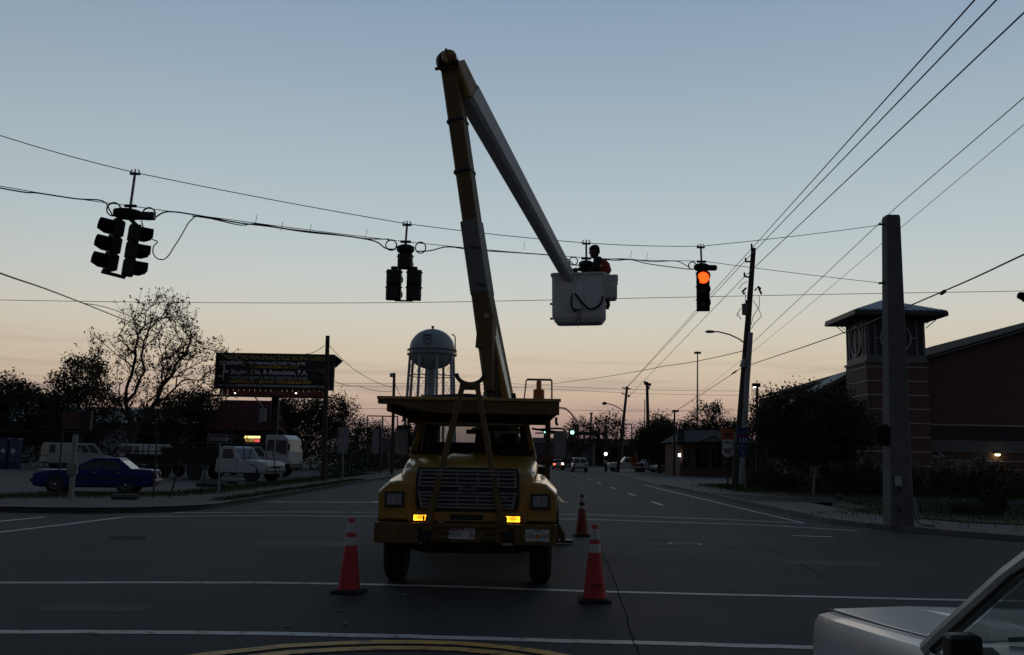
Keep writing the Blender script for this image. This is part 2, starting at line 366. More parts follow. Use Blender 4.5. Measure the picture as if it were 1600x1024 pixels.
paint('edge_line', [(8.3, 26.6), (8.3, 30.1), (8.45, 38.6), (8.6, 50), (8.9, 62)], .12)
paint('edge_dash', [(6.6, 22.0), (7.5, 21.9)], .16)
paint('centre_line', [(2.1, 36.6), (2.15, 45), (2.4, 60), (3.2, 110)], .13, YLINE)
paint('centre_line', [(1.75, 36.6), (1.8, 45), (2.05, 60), (2.85, 110)], .13, YLINE)
_arc = [(-3.4, 7.2), (-2.9, 7.85), (-2.52, 8.22), (-1.98, 8.6), (-1.55, 8.76), (-1.15, 8.86), (-.8, 8.88), (-.43, 8.86), (0, 8.72), (.34, 8.52), (.8, 8.1), (1.2, 7.5)]
paint('turn_line', _arc, .16, YLINE, .009)
paint('turn_line', [(x * .93 - .04, y - .27) for x, y in _arc], .16, YLINE, .009)
# raised reflectors and litter on the asphalt
for i, (px, py) in enumerate([(137, 855), (632, 930), (530, 955), (539, 977), (450, 980)]):
    p = gr(px, py); MB().box((p.x, p.y, .009), (.055, .04, .016), rz=i).build('litter_scrap', mat('paper', (.22, .21, .19), .9), bevel=.006,
        label=['pale scrap lying on the crossing left of the truck', 'small pale scrap on the asphalt below the truck bumper', 'scrap between the two near crosswalk lines left of centre',
               'scrap just behind the nearest crosswalk line', 'small scrap by the nearest crosswalk line, leftmost of three'][i], cat='litter', group='litter on the road')
for (px, py, lb, r_) in ((1070, 850, 'worn round manhole cover in a cracked asphalt patch, right of the cones', .34), (200, 841, 'pale oval manhole cover in the road, left of the left cone', .42)):
    p = gr(px, py); t = thing('manhole_cover', lb, 'manhole cover', (p.x, p.y, 0), group='manhole covers in the road')
    MB().lathe([(0, .012), (r_ - .05, .012), (r_ - .05, .008), (r_, .008), (r_ + .02, .002)], 28).build('ring', DSTEEL if px > 500 else CONC, t)
    g = MB()
    for a in range(-3, 4):
        w = math.sqrt(max(0, (r_ - .07) ** 2 - (a * .085) ** 2)); g.box((0, a * .085, .015), (2 * w, .03, .006))
    g.build('grate_ribs', DSTEEL if px > 500 else CONC, t)
for px, py, w, h, c in ((1030, 851, 1.5, .9, 0), (1115, 852, 1.3, .6, 1)):
    p = gr(px, py)
    pts = [(p.x + w / 2 * math.cos(a) * rnd.uniform(.75, 1.1), p.y + h / 2 * math.sin(a) * rnd.uniform(.75, 1.1)) for a in [i * PI / 7 for i in range(14)]]
    sheet('asphalt_patch', pts, .0035 + c * .001, mat('old_asphalt', (.085, .083, .08), .9, var=.4, scale=3, bump=.6), ROAD)
# tar seams and cracks running over the crossing
TAR = mat('tar', (.014, .014, .015), 1.0, var=.3, spec=.0)
for i, pts in enumerate(([(930, 835), (948, 880), (968, 930), (990, 1000), (1000, 1024)], [(330, 935), (400, 920), (455, 908), (470, 898)], [(640, 985), (700, 965), (760, 960), (840, 930)], [(1180, 850), (1250, 880), (1290, 905), (1420, 915)], [(60, 880), (160, 872), (300, 880), (420, 868)], [(1000, 905), (1090, 912), (1180, 905), (1240, 890)])):
    g_ = [gr(*p) for p in pts]; paint('crack', wob([(p.x, p.y) for p in g_], 7, .05, 40 + i), (.009, .007, .008, .009, .008, .007)[i], TAR, .0062)
for i, (px, py, w_, h_) in enumerate(((480, 850, 2.2, 1.1), (1300, 880, 1.8, .8), (150, 950, 1.3, .5))):
    p = gr(px, py); pts = [(p.x + w_ / 2 * (math.cos(a) if abs(math.cos(a)) < .8 else math.copysign(.9, math.cos(a))), p.y + h_ / 2 * math.copysign(min(1, abs(math.sin(a)) * 1.4), math.sin(a))) for a in [k * PI / 8 for k in range(16)]]
    sheet('asphalt_patch', pts, .0025, mat('patch_asphalt', (.024, .025, .026), .8, var=.3, scale=2, bump=.5), ROAD)
# ------------------------------------------------ left block: kerb, pavement, verge, car lot
def arcp(cx, cy, r, a0, a1, n=8): return [(cx + r * math.cos(R(a0 + (a1 - a0) * i / n)), cy + r * math.sin(R(a0 + (a1 - a0) * i / n))) for i in range(n + 1)]
kerbL = [(-90, 25.2), (-40, 25.4), (-14, 25.7)] + arcp(-12.6, 29.3, 3.6, -84, 0, 8) + [(-8.9, 40), (-8.8, 60), (-7.6, 140), (-3.5, 400)]
backL = [(-5.6, 400), (-9.9, 140), (-10.9, 60), (-10.9, 40), (-11.6, 33.5), (-13.5, 31), (-17, 29.3), (-40, 28.6), (-90, 28.4)]
PAVL = slab('pavement', kerbL + backL, -.05, .13, CONC, kind='structure')
for a, b in zip(kerbL[:-1], kerbL[1:]): pass
_kb = stripm([(x - .075 * 0, y) for x, y in kerbL], .16, .136); _kb.build('kerb', mat('kerb_concrete', (.24, .235, .22), .9, var=.35, scale=2.5), PAVL)
_joint = mat('joint_dark', (.06, .058, .05), .95)
for i in range(18):
    y = 33 + i * 3.0; MB().box((-9.9, y, .132), (2.0, .03, .006)).build('joint', _joint, PAVL)
for i in range(12):
    x = -14.5 - i * 2.2; MB().box((x, 27.2, .132), (.03, 2.6, .006)).build('joint', _joint, PAVL)
slab('car_lot', [(-95, 29.6), (-17, 30.4), (-12.6, 34.5), (-12.2, 44), (-12.2, 110), (-95, 110)], -.06, .10, mat('lot_asphalt', (.065, .064, .062), .85, var=.4, scale=.5, bump=.4), kind='structure')
def tufts(name, polys, n, h, mt, seed, label, z=.13, lean=.4, w=.012):
    r = random.Random(seed); V = []; Fs = []
    areas = []
    for (x0, y0, x1, y1, hw) in polys: areas.append(math.hypot(x1 - x0, y1 - y0) * hw)
    for _ in range(n):
        x0, y0, x1, y1, hw = r.choices(polys, areas)[0]; t = r.random(); o = r.gauss(0, .5) * hw
        L = math.hypot(x1 - x0, y1 - y0) or 1; nx, ny = -(y1 - y0) / L, (x1 - x0) / L
        x = x0 + (x1 - x0) * t + nx * o; y = y0 + (y1 - y0) * t + ny * o
        hh = h * r.uniform(.35, 1.25); a = r.uniform(0, PI); dx, dy = math.cos(a) * w, math.sin(a) * w; lx, ly = r.uniform(-lean, lean) * hh, r.uniform(-lean, lean) * hh
        k = len(V); V += [(x - dx, y - dy, z), (x + dx, y + dy, z), (x + lx, y + ly, z + hh)]; Fs.append((k, k + 1, k + 2))
    m = MB(); m.v = V; m.f = Fs; m.mi = [0] * len(Fs)
    me = bpy.data.meshes.new(name); me.from_pydata(V, [], Fs); me.materials.append(mt)
    return link(name, me, label=label, cat='grass', kind='stuff')
sheet('verge_grass', [(-90, 28.5), (-40, 28.7), (-17, 29.4), (-13.5, 31.1), (-11.7, 33.6), (-11.0, 40), (-11.0, 75), (-12.5, 75), (-12.5, 36), (-14, 33), (-17.5, 31.2), (-40, 30.4), (-90, 30.2)], .137, GRASS, kind='structure')
sheet('verge_grass', [(-9.15, 30.2), (-9.02, 40), (-8.95, 58), (-9.6, 58), (-9.75, 44), (-9.9, 33), (-9.7, 30.6)], .137, GRASS, kind='structure')
tufts('grass', [(-50, 29.5, -17, 30.4, 1.6), (-17, 30.4, -12.2, 34.5, 1.6), (-12, 34.5, -11.8, 75, 1.0), (-9.4, 30.6, -9.2, 58, .5)], 34000, .11, mat('dry_grass', (.06, .062, .022), .9, var=.5, scale=2), 3, 'short dry grass along the verge of the left car lot', w=.014)
# ------------------------------------------------ right block
kerbR = [(12.0, 420 * .2 + 60), (10.2, 75), (9.75, 60), (9.6, 47), (9.35, 38), (9.2, 30), (9.1, 26.8), (9.5, 25.2), (10.3, 23.6), (11.2, 22.2), (12.4, 20.9), (15, 19.6), (20, 18.9), (90, 17)]
slab('pavement', kerbR[2:] + [(90, 20.5), (22, 22.6), (16, 24), (12.6, 25.8), (11.4, 28.5), (11.6, 34), (11.9, 39), (12.0, 46), (11.9, 56), (11.4, 60)], -.05, .125, mat('dirty_concrete', (.16, .145, .125), .9, var=.4, scale=1.2, bump=.35, bscale=30), kind='structure')
LAWN = [(11.4, 28.4), (12.6, 25.8), (16, 24), (22, 22.6), (90, 20.5), (90, 70), (18, 70), (17, 38), (11.7, 37)]
slab('lawn', [(11.5, 28.5), (12.7, 25.9), (16, 24.1), (22, 22.7), (90, 20.6), (90, 37.5), (13.6, 37.5), (12.4, 36.2), (11.8, 34)], -.05, .15, GRASS, kind='structure')
slab('lawn', [(12.1, 44.5), (15, 43.8), (90, 42), (90, 57), (17.5, 58.5), (15, 63.5), (13, 61), (11.7, 57.5), (12.0, 48)], -.05, .15, GRASS, kind='structure')
tufts('grass', [(12.2, 32, 17, 27.5, 5), (16, 27, 40, 25.5, 7), (13, 36, 30, 33, 4)], 36000, .10, GRASS, 5, 'short dark lawn grass around the concrete pole', z=.15)
tufts('grass', [(12.6, 46, 13.6, 60, 1.8), (14, 50, 30, 48, 8)], 16000, .14, GRASS, 6, 'lawn grass on the island around the leaning pole', z=.15, w=.02)
sheet('driveway', [(9.6, 37.4), (11.9, 36.8), (13.5, 37.5), (90, 37.5), (90, 42), (15, 43.7), (12.1, 44.4), (9.7, 45.5)], .133, ASPH, kind='structure')
stripm([(11.3, 43.2), (12.7, 42.0), (14.5, 41.2)], .14, .14).build('drive_line', LINE, bpy.data.objects['driveway'])
sheet('side_lot', [(9.8, 62), (13.5, 64), (17, 61), (90, 58), (90, 135), (12.5, 135)], .005, mat('lot_grey', (.09, .088, .085), .8, var=.3, scale=.4), kind='structure')
# ================================================================ THE BUCKET TRUCK
TX, TY = -.545, 13.2
TR = thing('bucket_truck', 'yellow bucket truck with raised boom, black grille and lit amber lamps, parked in the crossing', 'truck', (TX, TY, 0))
def L_(px, py, d): p = at(px, py, d); return Vector((p.x - TX, p.y - TY, p.z))   # truck-local point
def wheel(parent, x, y, r, w, rimr, name='wheel', hub=True, out=1, rimmat=None):
    t = MB().lathe([(rimr, -w / 2 + .02), (r - .06, -w / 2), (r - .015, -w / 2 + .04), (r, -w * .3), (r, w * .3), (r - .015, w / 2 - .04), (r - .06, w / 2), (rimr, w / 2 - .02)], 32, axis='X')
    o = t.build(name, RUB, parent, smooth=True, loc=(x, y, r))
    rm = MB().lathe([(rimr, -w / 2 + .03), (rimr, w / 2 - .03), (rimr - .02, w / 2 - .035), (rimr - .05, w / 2 - .09 * min(1, w / .25)), (.09, w / 2 - .05), (.06, w / 2 - .015), (0, w / 2 - .01)], 24, axis='X')
    if out < 0: rm.v = [(-a, b, c) for a, b, c in rm.v]
    rm.build('rim', rimmat or DSTEEL, o, smooth=True)
    g = MB()
    for k in range(24):
        a = 2 * PI * k / 24; g.box((0, (r + .001) * math.cos(a), (r + .001) * math.sin(a)), (w * .72, .03, .012), M=Matrix.Rotation(a + PI / 2, 3, 'X'))
    g.build('tread_blocks', RUB, o, kind='stuff')
    return o
for sx in (-1, 1): wheel(TR, sx * .99, 0, .5, .28, .29, out=sx)
for sx in (-1, 1):
    for k in (0, 1): wheel(TR, sx * (.74 + .31 * k), 5.3, .5, .26, .29, out=sx)
# chassis
m = MB()
for sx in (-1, 1): m.span(sx * .38, sx * .46, -.75, 7.4, .55, .78)
for y in (-.5, 1.6, 3.4, 5.3, 7.2): m.span(-.38, .38, y - .05, y + .05, .57, .74)
m.build('chassis', DSTEEL, TR)
MB().tube([(-.95, 0, .5), (-.6, 0, .43), (.6, 0, .43), (.95, 0, .5)], .055, 10).build('front_axle', DSTEEL, TR, smooth=True)
MB().tube([(-1.0, 5.3, .5), (-.2, 5.3, .5), (0, 5.3, .5), (.2, 5.3, .5), (1.0, 5.3, .5)], [.07, .08, .2, .08, .07], 12).build('rear_axle', DSTEEL, TR, smooth=True)
m = MB().box((0, .15, .62), (.75, .6, .25)).box((.1, .1, .46), (.35, .5, .12)); m.build('engine_sump', DSTEEL, TR, bevel=.03)
# bumper: heavy steel channel with recesses
def _bend(sx, w): return MB().loft([[(sx * w, -.92, .58), (sx * w, -.92, .845), (sx * w, -.70, .845), (sx * w, -.70, .58)], [(sx * .62, -.95, .58), (sx * .62, -.95, .845), (sx * .62, -.70, .845), (sx * .62, -.70, .58)]])
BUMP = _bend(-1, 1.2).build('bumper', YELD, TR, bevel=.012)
_bend(1, 1.18).build('bumper_end', YELD, BUMP, bevel=.012)
m = MB().span(-.619, .619, -.90, -.72, .60, .80)
m.build('bumper_centre', YELD, BUMP, bevel=.01)
for sx in (-1, 1):
    for x0, x1, y0, z0, z1 in ((.46, .61, -.955, .63, .78), (.2, .38, -.915, .62, .65), (.22, .36, -.915, .70, .725)):
        MB().span(sx * x0, sx * x1, y0, -.902, z0, z1).build('tow_slot', BLK, BUMP, bevel=.008)
MB().span(-.66, .66, -.97, -.93, .795, .85).build('bumper_rail', YELD, BUMP, bevel=.008)
# sticker and licence plate
stw = mat('sign_white', (.62, .62, .6), .5, var=.08)
st = MB().box((-.06, -.907, .72), (.34, .006, .15)).build('warning_sticker', stw, TR)
MB().box((-.13, -.912, .775), (.2, .004, .042)).build('sticker_header', mat('sign_red', (.32, .02, .03), .5), st)
text('sticker_word', 'DANGER', .04, stw, st, (-.13, -.915, .774), sx=1.0)
for i in range(4): MB().box((-.135, -.912, .735 - i * .018), (.17 - .02 * (i == 3), .003, .005)).build('sticker_text_line', BLK, st)
text('sticker_symbol', 'A', .09, BLK, st, (.07, -.913, .69))
MB().tube([(.0, -.912, .77), (.05, -.912, .735), (.085, -.912, .765)], .004, 5).build('sticker_arrow', BLK, st)
pl = MB().box((.92, -.945, .705), (.315, .01, .155)).build('licence_plate', mat('plate_white', (.55, .56, .54), .4, var=.06), TR, bevel=.008)
text('plate_number', 'G92', .085, mat('plate_green', (.03, .09, .06), .5), pl, (.83, -.952, .70), sx=.8)
text('plate_number', '0HI', .085, MATS['plate_green'], pl, (1.02, -.952, .70), sx=.8)
MB().lathe([(0, -.954), (.03, -.954), (.034, -.950)], 14, c=(.925, 0, .695), axis='Y').build('plate_emblem', mat('plate_orange', (.5, .16, .04), .5), pl)
text('plate_state', 'FLORIDA', .024, MATS['plate_green'], pl, (.92, -.952, .765))
text('plate_motto', 'SUNSHINE STATE', .016, MATS['plate_green'], pl, (.92, -.952, .638))
# front fascia: fenders, hood
def fender(sx):
    # rings along y, polygon in x z from inner to outer
    rings = []
    for (y, xo, zt, zc, zb, xi) in ((-.815, 1.165, 1.35, 1.225, .88, .66), (-.76, 1.175, 1.37, 1.24, .86, .66), (-.35, 1.2, 1.40, 1.27, .95, .68), (.25, 1.2, 1.43, 1.29, 1.06, .72), (.8, 1.19, 1.46, 1.31, .9, .78), (1.0, 1.17, 1.46, 1.3, .62, .80)):
        rings.append([(sx * xi, y, zb), (sx * xi, y, zt + .01), (sx * (xo - .22), y, zt + .005), (sx * (xo - .13), y, zt - .015), (sx * xo, y, zc), (sx * (xo + .005), y, (zc + zb) / 2), (sx * (xo - .01), y, zb)])
    o = MB().loft(rings).build('fender', YEL, TR, bevel=.014)
    MB().lathe([(.58, -.12), (.6, .12)], 24, c=(sx * 1.1, 0, .52), axis='X', a0=R(8), a1=R(172)).build('wheel_arch_lip', BLK, o)
    return o
FEN = {s: fender(s) for s in (-1, 1)}
hr = []
for (y, hw, zt, zs, zb) in ((-.79, .80, 1.55, 1.46, .86), (-.75, .86, 1.57, 1.49, .86), (-.6, .90, 1.595, 1.52, 1.2), (-.1, .93, 1.66, 1.59, 1.3), (.45, .955, 1.72, 1.65, 1.4), (.66, .96, 1.735, 1.665, 1.4)):
    hr.append([(-hw, y, zb), (-hw, y, zs - .05), (-hw + .035, y, zs), (-hw * .8, y, zt - .025), (-hw * .36, y, zt), (-hw * .30, y, zt + .022), (hw * .30, y, zt + .022), (hw * .36, y, zt), (hw * .8, y, zt - .025), (hw - .035, y, zs), (hw, y, zs - .05), (hw, y, zb)])
HOOD = MB().loft(hr).build('hood', YEL, TR, smooth=True, bevel=.01)
MB().span(-.78, .78, -.845, -.80, .86, .985).build('grille_valance', YEL, TR, bevel=.01)
MB().span(-.22, .21, -.853, -.842, .885, .955).build('intake_slot', BLK, TR, bevel=.006)
# grille: black surround, two chrome-grey frames with slats and dividers, oval emblem
gpoly = [(-.68, 1.10), (-.64, 1.0), (.64, 1.0), (.68, 1.10), (.68, 1.46), (.655, 1.56), (-.655, 1.56), (-.68, 1.46)]
GR = MB().prism(gpoly, 'Y', -.87, -.79).build('grille', BLK, TR, bevel=.012)
gm = mat('grille_grey', (.24, .245, .25), .4, .3, var=.15)
def gframe(z0, z1, taper):
    fr = MB(); t = .022
    x0, x1 = -.645, .645
    fr.prism([(x0 + taper[0], z0), (x1 - taper[0], z0), (x1 - taper[0], z0 + t), (x0 + taper[0], z0 + t)], 'Y', -.90, -.872)
    fr.prism([(x0 + taper[1], z1 - t), (x1 - taper[1], z1 - t), (x1 - taper[1], z1), (x0 + taper[1], z1)], 'Y', -.90, -.872)
    for s in (-1, 1): fr.prism([(s * (.645 - taper[0]), z0), (s * (.62 - taper[0]), z0), (s * (.62 - taper[1]), z1), (s * (.645 - taper[1]), z1)], 'Y', -.902, -.872)
    o = fr.build('grille_frame', gm, GR)
    n = 4
    for i in range(1, n):
        z = z0 + (z1 - z0) * i / n; MB().box((0, -.885, z), (1.235, .025, .02)).build('grille_slat', gm, o)
    for x in (-.40, -.135, .135, .40): MB().box((x, -.882, (z0 + z1) / 2), (.014, .024, z1 - z0 - .03)).build('grille_divider', gm, o)
gframe(1.31, 1.53, (0, .015)); gframe(1.035, 1.245, (.045, 0))
EM = MB().lathe([(0, -.9), (.1, -.9), (.115, -.893), (.115, -.87)], 28, c=(0, 0, 0), axis='Y')
EM.v = [(x * 1.05, y, z * .44 + 1.28) for x, y, z in EM.v]
EM = EM.build('emblem', mat('emblem_blue', (.03, .04, .06), .3), GR, smooth=True)
er = []
for k in range(28):
    a = 2 * PI * k / 28; er.append((.118 * math.cos(a), -.899, 1.28 + .048 * math.sin(a)))
MB().tube(er + er[:1], .005, 6).build('emblem_ring', gm, EM)
text('emblem_word', 'Ford', .075, gm, EM, (0, -.903, 1.278), sx=1.2)
text('grille_script', 'DIESEL', .03, mat('script_grey', (.4, .4, .4), .4), GR, (.5, -.902, 1.165))
for sx in (-1, 1):
    hl = MB().box((sx * .955, -.815, 1.135), (.25, .07, .20)).build('headlight_bezel', BLK, TR, bevel=.012)
    MB().box((sx * .955, -.856, 1.135), (.255, .012, .205)).box((sx * .955, -.858, 1.135), (.2, .02, .15)).build('bezel_trim', DSTEEL, hl, bevel=.004)
    MB().box((sx * .955, -.87, 1.135), (.19, .012, .14)).build('headlight_lens', mat('lamp_lens', (.30, .31, .33), .12, .35, var=.5, scale=22, bump=.5, bscale=70), hl, bevel=.005)
    tl = MB().box((sx * .6, -.87, .905), (.21, .05, .09)).build('turn_lamp', BLK, TR, bevel=.008)
    MB().box((sx * .6, -.90, .908), (.185, .03, .072)).build('turn_lens', lamp_lens('amber_lit', (1, .36, .015), 5.5, 1.3), tl, bevel=.01)
# cab: roof, pillars, doors, glass, interior
CAB = MB()
CAB.loft([[(-.93, .62, 1.40), (-.93, .62, 1.71), (.93, .62, 1.71), (.93, .62, 1.40)], [(-.95, .75, 1.40), (-.95, .75, 1.74), (.95, .75, 1.74), (.95, .75, 1.40)]])
CAB = CAB.build('cowl', YEL, TR, bevel=.01)
rr = []
for (y, hw, zt, zb) in ((1.03, .80, 2.215, 2.18), (1.12, .835, 2.27, 2.19), (1.4, .85, 2.31, 2.19), (1.9, .85, 2.315, 2.19), (2.28, .84, 2.29, 2.19), (2.36, .82, 2.24, 2.19)):
    rr.append([(-hw, y, zb), (-hw + .01, y, zb + (zt - zb) * .5), (-hw + .09, y, zt - .012), (-hw * .4, y, zt), (hw * .4, y, zt), (hw - .09, y, zt - .012), (hw - .01, y, zb + (zt - zb) * .5), (hw, y, zb)])
ROOF = MB().loft(rr).build('cab_roof', YEL, TR, smooth=True)
for x in (-.72, -.25, 0, .25, .72):
    MB().box((x, 1.16, 2.32), (.12, .08, .05)).build('clearance_lamp', mat('amber_off', (.25, .08, .02), .3), ROOF, bevel=.018)
for sx in (-1, 1):
    MB().beam((sx * .91, .67, 1.67), (sx * .79, 1.08, 2.22), .07, .075).build('windscreen_pillar', YEL, TR, bevel=.01)
    MB().beam((sx * .93, 2.31, 1.45), (sx * .815, 2.31, 2.22), .1, .1).build('rear_pillar', YEL, TR, bevel=.01)
    d = MB().loft([[(sx * .95, .76, .95), (sx * .97, .76, 1.3), (sx * .945, .76, 1.74), (sx * .89, .76, 1.74), (sx * .89, .76, .95)], [(sx * .95, 2.26, .95), (sx * .97, 2.26, 1.3), (sx * .945, 2.26, 1.74), (sx * .89, 2.26, 1.74), (sx * .89, 2.26, .95)]]).build('door', YEL, TR, bevel=.01)
    MB().tube([(sx * .925, .80, 1.74), (sx * .815, 1.12, 2.17), (sx * .80, 1.3, 2.19), (sx * .80, 2.2, 2.19), (sx * .9, 2.24, 1.74)], .022, 6).build('window_frame', BLK, d)
    MB().poly([(sx * .92, .84, 1.745), (sx * .815, 1.14, 2.17), (sx * .81, 2.2, 2.18), (sx * .91, 2.23, 1.745)]).build('window_pane', CGLASS, d)
    MB().box((sx * .985, 2.05, 1.58), (.02, .12, .035)).build('door_handle', CHROME, d, bevel=.006)
MB().box((0, 2.33, 1.55), (1.8, .06, .4)).build('cab_back', YEL, TR, bevel=.01)
bw = MB().box((-.79, 2.33, 1.97), (.16, .05, .44)).box((.79, 2.33, 1.97), (.16, .05, .44)).build('back_frame', BLK, TR)
MB().box((0, 2.33, 1.97), (1.42, .008, .43)).build('rear_window', glass('rear_glass', (.75, .79, .77)), TR)
wsp = [(-.89, .69, 1.75), (.89, .69, 1.75), (.78, 1.07, 2.19), (-.78, 1.07, 2.19)]
MB().poly(wsp).build('windscreen', glass('screen_glass', (.85, .88, .86)), TR)
ws = [Vector(p) for p in wsp]
MB().tube(ws + ws[:1], .022, 6).build('windscreen_seal', BLK, TR)
for x in (-.35, .42): MB().tube([(x, .66, 1.75), (x + .1, .65, 1.765), (x + .48, .71, 1.80)], .011, 5).build('wiper', BLK, TR)
m = MB().box((0, .97, 1.60), (1.75, .42, .16)); m.build('dashboard', BLK, TR, bevel=.04)
m = MB().box((0, 2.15, 1.62), (1.6, .16, .62)).box((0, 1.9, 1.36), (1.6, .6, .16)); m.build('seat', mat('seat_vinyl', (.03, .03, .032), .7), TR, bevel=.05)
m = MB(); cp = []
for k in range(20):
    a = 2 * PI * k / 20; cp.append((.42 + .21 * math.cos(a), 1.28 + .07 * math.sin(a), 1.80 + .2 * math.sin(a)))
m.tube(cp + cp[:1], .014, 6).tube([(.42, 1.28, 1.8), (.42, 1.05, 1.70)], .03, 8).build('steering_wheel', BLK, TR)
MB().box((.52, 2.06, 1.98), (.3, .12, .2)).build('headrest', MATS['seat_vinyl'], TR, bevel=.05)
MB().box((.04, 2.06, 1.95), (.14, .05, .34), M=Matrix.Rotation(.1, 3, 'Y')).build('hanging_vest', mat('red_cloth', (.28, .03, .04), .8), TR, bevel=.02)
MB().box((0, 1.10, 2.08), (.26, .03, .07)).build('rear_view_mirror', BLK, TR, bevel=.012)
# side mirrors on tube frames
for sx in (-1, 1):
    x = -1.04 if sx < 0 else 1.27
    mr_ = MB().box((x, .52, 1.90), (.175, .05, .40)).build('side_mirror', mat('mirror_grey', (.2, .2, .205), .45), TR, bevel=.035)
    MB().tube([(sx * .93, .8, 2.12), (x - sx * .03, .6, 2.14), (x + sx * .07, .58, 2.13), (x + sx * .1, .58, 2.08), (x + sx * .1, .58, 1.72), (x + sx * .05, .6, 1.66), (sx * .96, .78, 1.62)], .014, 8).build('mirror_arm', BLK, mr_, smooth=True)
    MB().tube([(sx * 1.02, .75, 2.12), (x - sx * .1, .6, 1.9), (sx * .97, .8, 1.72)], .008, 6).build('mirror_brace', BLK, mr_)
# A-frame boom rest on the bumper
af = MB().beam((-.50, -.98, .83), (-.115, -.62, 2.64), .09, .08, .07, .07, ch=.4)
REST = af.build('boom_rest', YELD, TR)
MB().beam((.46, -.98, .83), (.09, -.62, 2.64), .09, .08, .07, .07, ch=.4).build('rest_leg', YELD, REST)
MB().span(-.15, .13, -.66, -.58, 2.60, 2.69).build('rest_head', YELD, REST, bevel=.01)
MB().span(-.04, .02, -.67, -.655, 2.625, 2.645).build('rest_slot', BLK, REST)
ca = [(-.20 + .0, -.62, 2.82)] + [(-.01 + .19 * math.cos(a), -.62, 2.83 + .15 * math.sin(a)) for a in [PI + .1 + (PI - .2) * k / 14 for k in range(15)]] + [(.19, -.62, 2.83)]
MB().tube(ca, .028, 8).build('rest_cradle', mat('rest_rubber', (.03, .028, .026), .8), REST, smooth=True)
for sx, x in ((-1, -.5), (1, .46)):
    MB().box((x, -.96, .80), (.14, .06, .1)).box((x - .055, -.97, .88), (.02, .05, .12)).box((x + .055, -.97, .88), (.02, .05, .12)).build('rest_bracket', YELD, REST, bevel=.006)
# cab guard / deck above the cab
GU = MB()
g = [(-1.35, 2.43), (-1.35, 2.53), (1.24, 2.53), (1.24, 2.31), (-.55, 2.31), (-1.1, 2.42)]
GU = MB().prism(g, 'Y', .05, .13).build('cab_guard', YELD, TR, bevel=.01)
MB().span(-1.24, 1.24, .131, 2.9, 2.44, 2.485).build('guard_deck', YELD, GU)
for x in (-1.2, -.6, 0, .6, 1.2): MB().span(x - .03, x + .03, .13, 2.9, 2.33, 2.44).build('guard_joist', YELD, GU)
MB().span(-1.24, 1.24, 2.9, 2.98, 2.26, 2.49).build('guard_beam', YELD, GU)
MB().span(-1.36, 1.26, .02, .05, 2.495, 2.54).build('guard_lip', YEL, GU, bevel=.006)
for x in (-1.02, -.70, 1.19): MB().span(x - .045, x + .045, 2.75, 2.85, .95, 2.27).build('guard_post', YELD, GU, bevel=.008)
for x, z in ((-.98, 2.28), (1.2, 2.26)): MB().tube([(x, .12, z + .02), (x, .12, z - .06), (x + .02, .13, z - .09)], .02, 6).build('guard_hook', DSTEEL, GU)
MB().tube([(-.86, .2, 2.3), (-.96, .12, 2.24), (-1.0, .1, 2.18)], .014, 6).build('guard_latch', DSTEEL, GU)
MB().tube([(-.9, .3, 2.10), (-.5, .35, 2.125), (-1.1, .32, 2.09)][::2], .02, 6).build('guard_bar', DSTEEL, GU)
MB().tube([(.88, 1.0, 2.14), (1.0, .9, 2.12), (1.34, .75, 2.08)], .016, 6).build('guard_bar', DSTEEL, GU)
# coiled hose on the deck
co = []
for k in range(120):
    a = 2 * PI * k / 22; rr_ = .50 + .04 * math.sin(k * .37)
    co.append((-.33 + rr_ * math.cos(a), .85 + .55 * math.sin(a), 2.505 + .016 * (k / 22) + .012 * math.sin(k * .9)))
MB().tube(co, .022, 7).build('hose_coil', mat('hose_blue_black', (.018, .022, .028), .5), TR, smooth=True)
# warning beacon with wire guard
BC = MB().lathe([(0, 0), (.125, 0), (.125, .03), (.10, .07), (.085, .08), (.085, .24), (.04, .255), (.04, .36), (.03, .375), (0, .375)], 20, c=(.97, .9, 2.487)).build('beacon', mat('beacon_orange', (.5, .13, .02), .3, var=.1), TR, smooth=True)
MB().lathe([(0, -.002), (.13, -.002), (.13, .035), (.105, .075), (.09, .078)], 20, c=(.97, .9, 2.487)).build('beacon_base', BLK, BC, smooth=True)
for yy in (.82, .98):
    MB().tube([(.74, yy, 2.487), (.775, yy, 2.86), (.79, yy, 2.88), (1.15, yy, 2.88), (1.165, yy, 2.86), (1.17, yy, 2.487)], .01, 6).build('beacon_guard', STEEL, BC)
# bent antenna rod, cables behind the cab
MB().tube([(1.25, .15, 2.42), (1.33, .1, 2.41), (1.42, .1, 2.33), (1.49, .1, 2.22)], .011, 6).build('bent_rod', YELD, TR)
MB().tube([(.62, 2.6, 2.4), (.66, 2.5, 2.1), (.75, 2.55, 1.8), (.85, 2.6, 1.6)], .022, 6).tube([(.7, 2.6, 2.4), (.73, 2.5, 2.15), (.83, 2.55, 1.9)], .018, 6).build('hydraulic_hose', BLK, TR)
# service body with lockers behind the cab
SB = None
for sx in (-1, 1):
    for y0, y1, z0 in ((2.95, 4.65, .70), (5.95, 7.5, .70), (4.651, 5.949, 1.12)):
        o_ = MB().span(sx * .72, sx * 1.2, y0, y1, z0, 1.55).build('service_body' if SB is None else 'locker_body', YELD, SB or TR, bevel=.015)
        SB = SB or o_
for sx in (-1, 1):
    for y0, y1 in ((3.0, 3.8), (3.85, 4.6), (6.0, 6.7), (6.75, 7.45)):
        l = MB().span(sx * 1.201, sx * 1.215, y0, y1, .76, 1.5).build('locker_door', YELD, SB, bevel=.008); MB().box((sx * 1.222, (y0 + y1) / 2, 1.12), (.015, .1, .05)).build('latch', CHROME, l)
MB().span(-.72, .72, 2.95, 7.5, .80, .86).build('deck_plate', DSTEEL, SB)
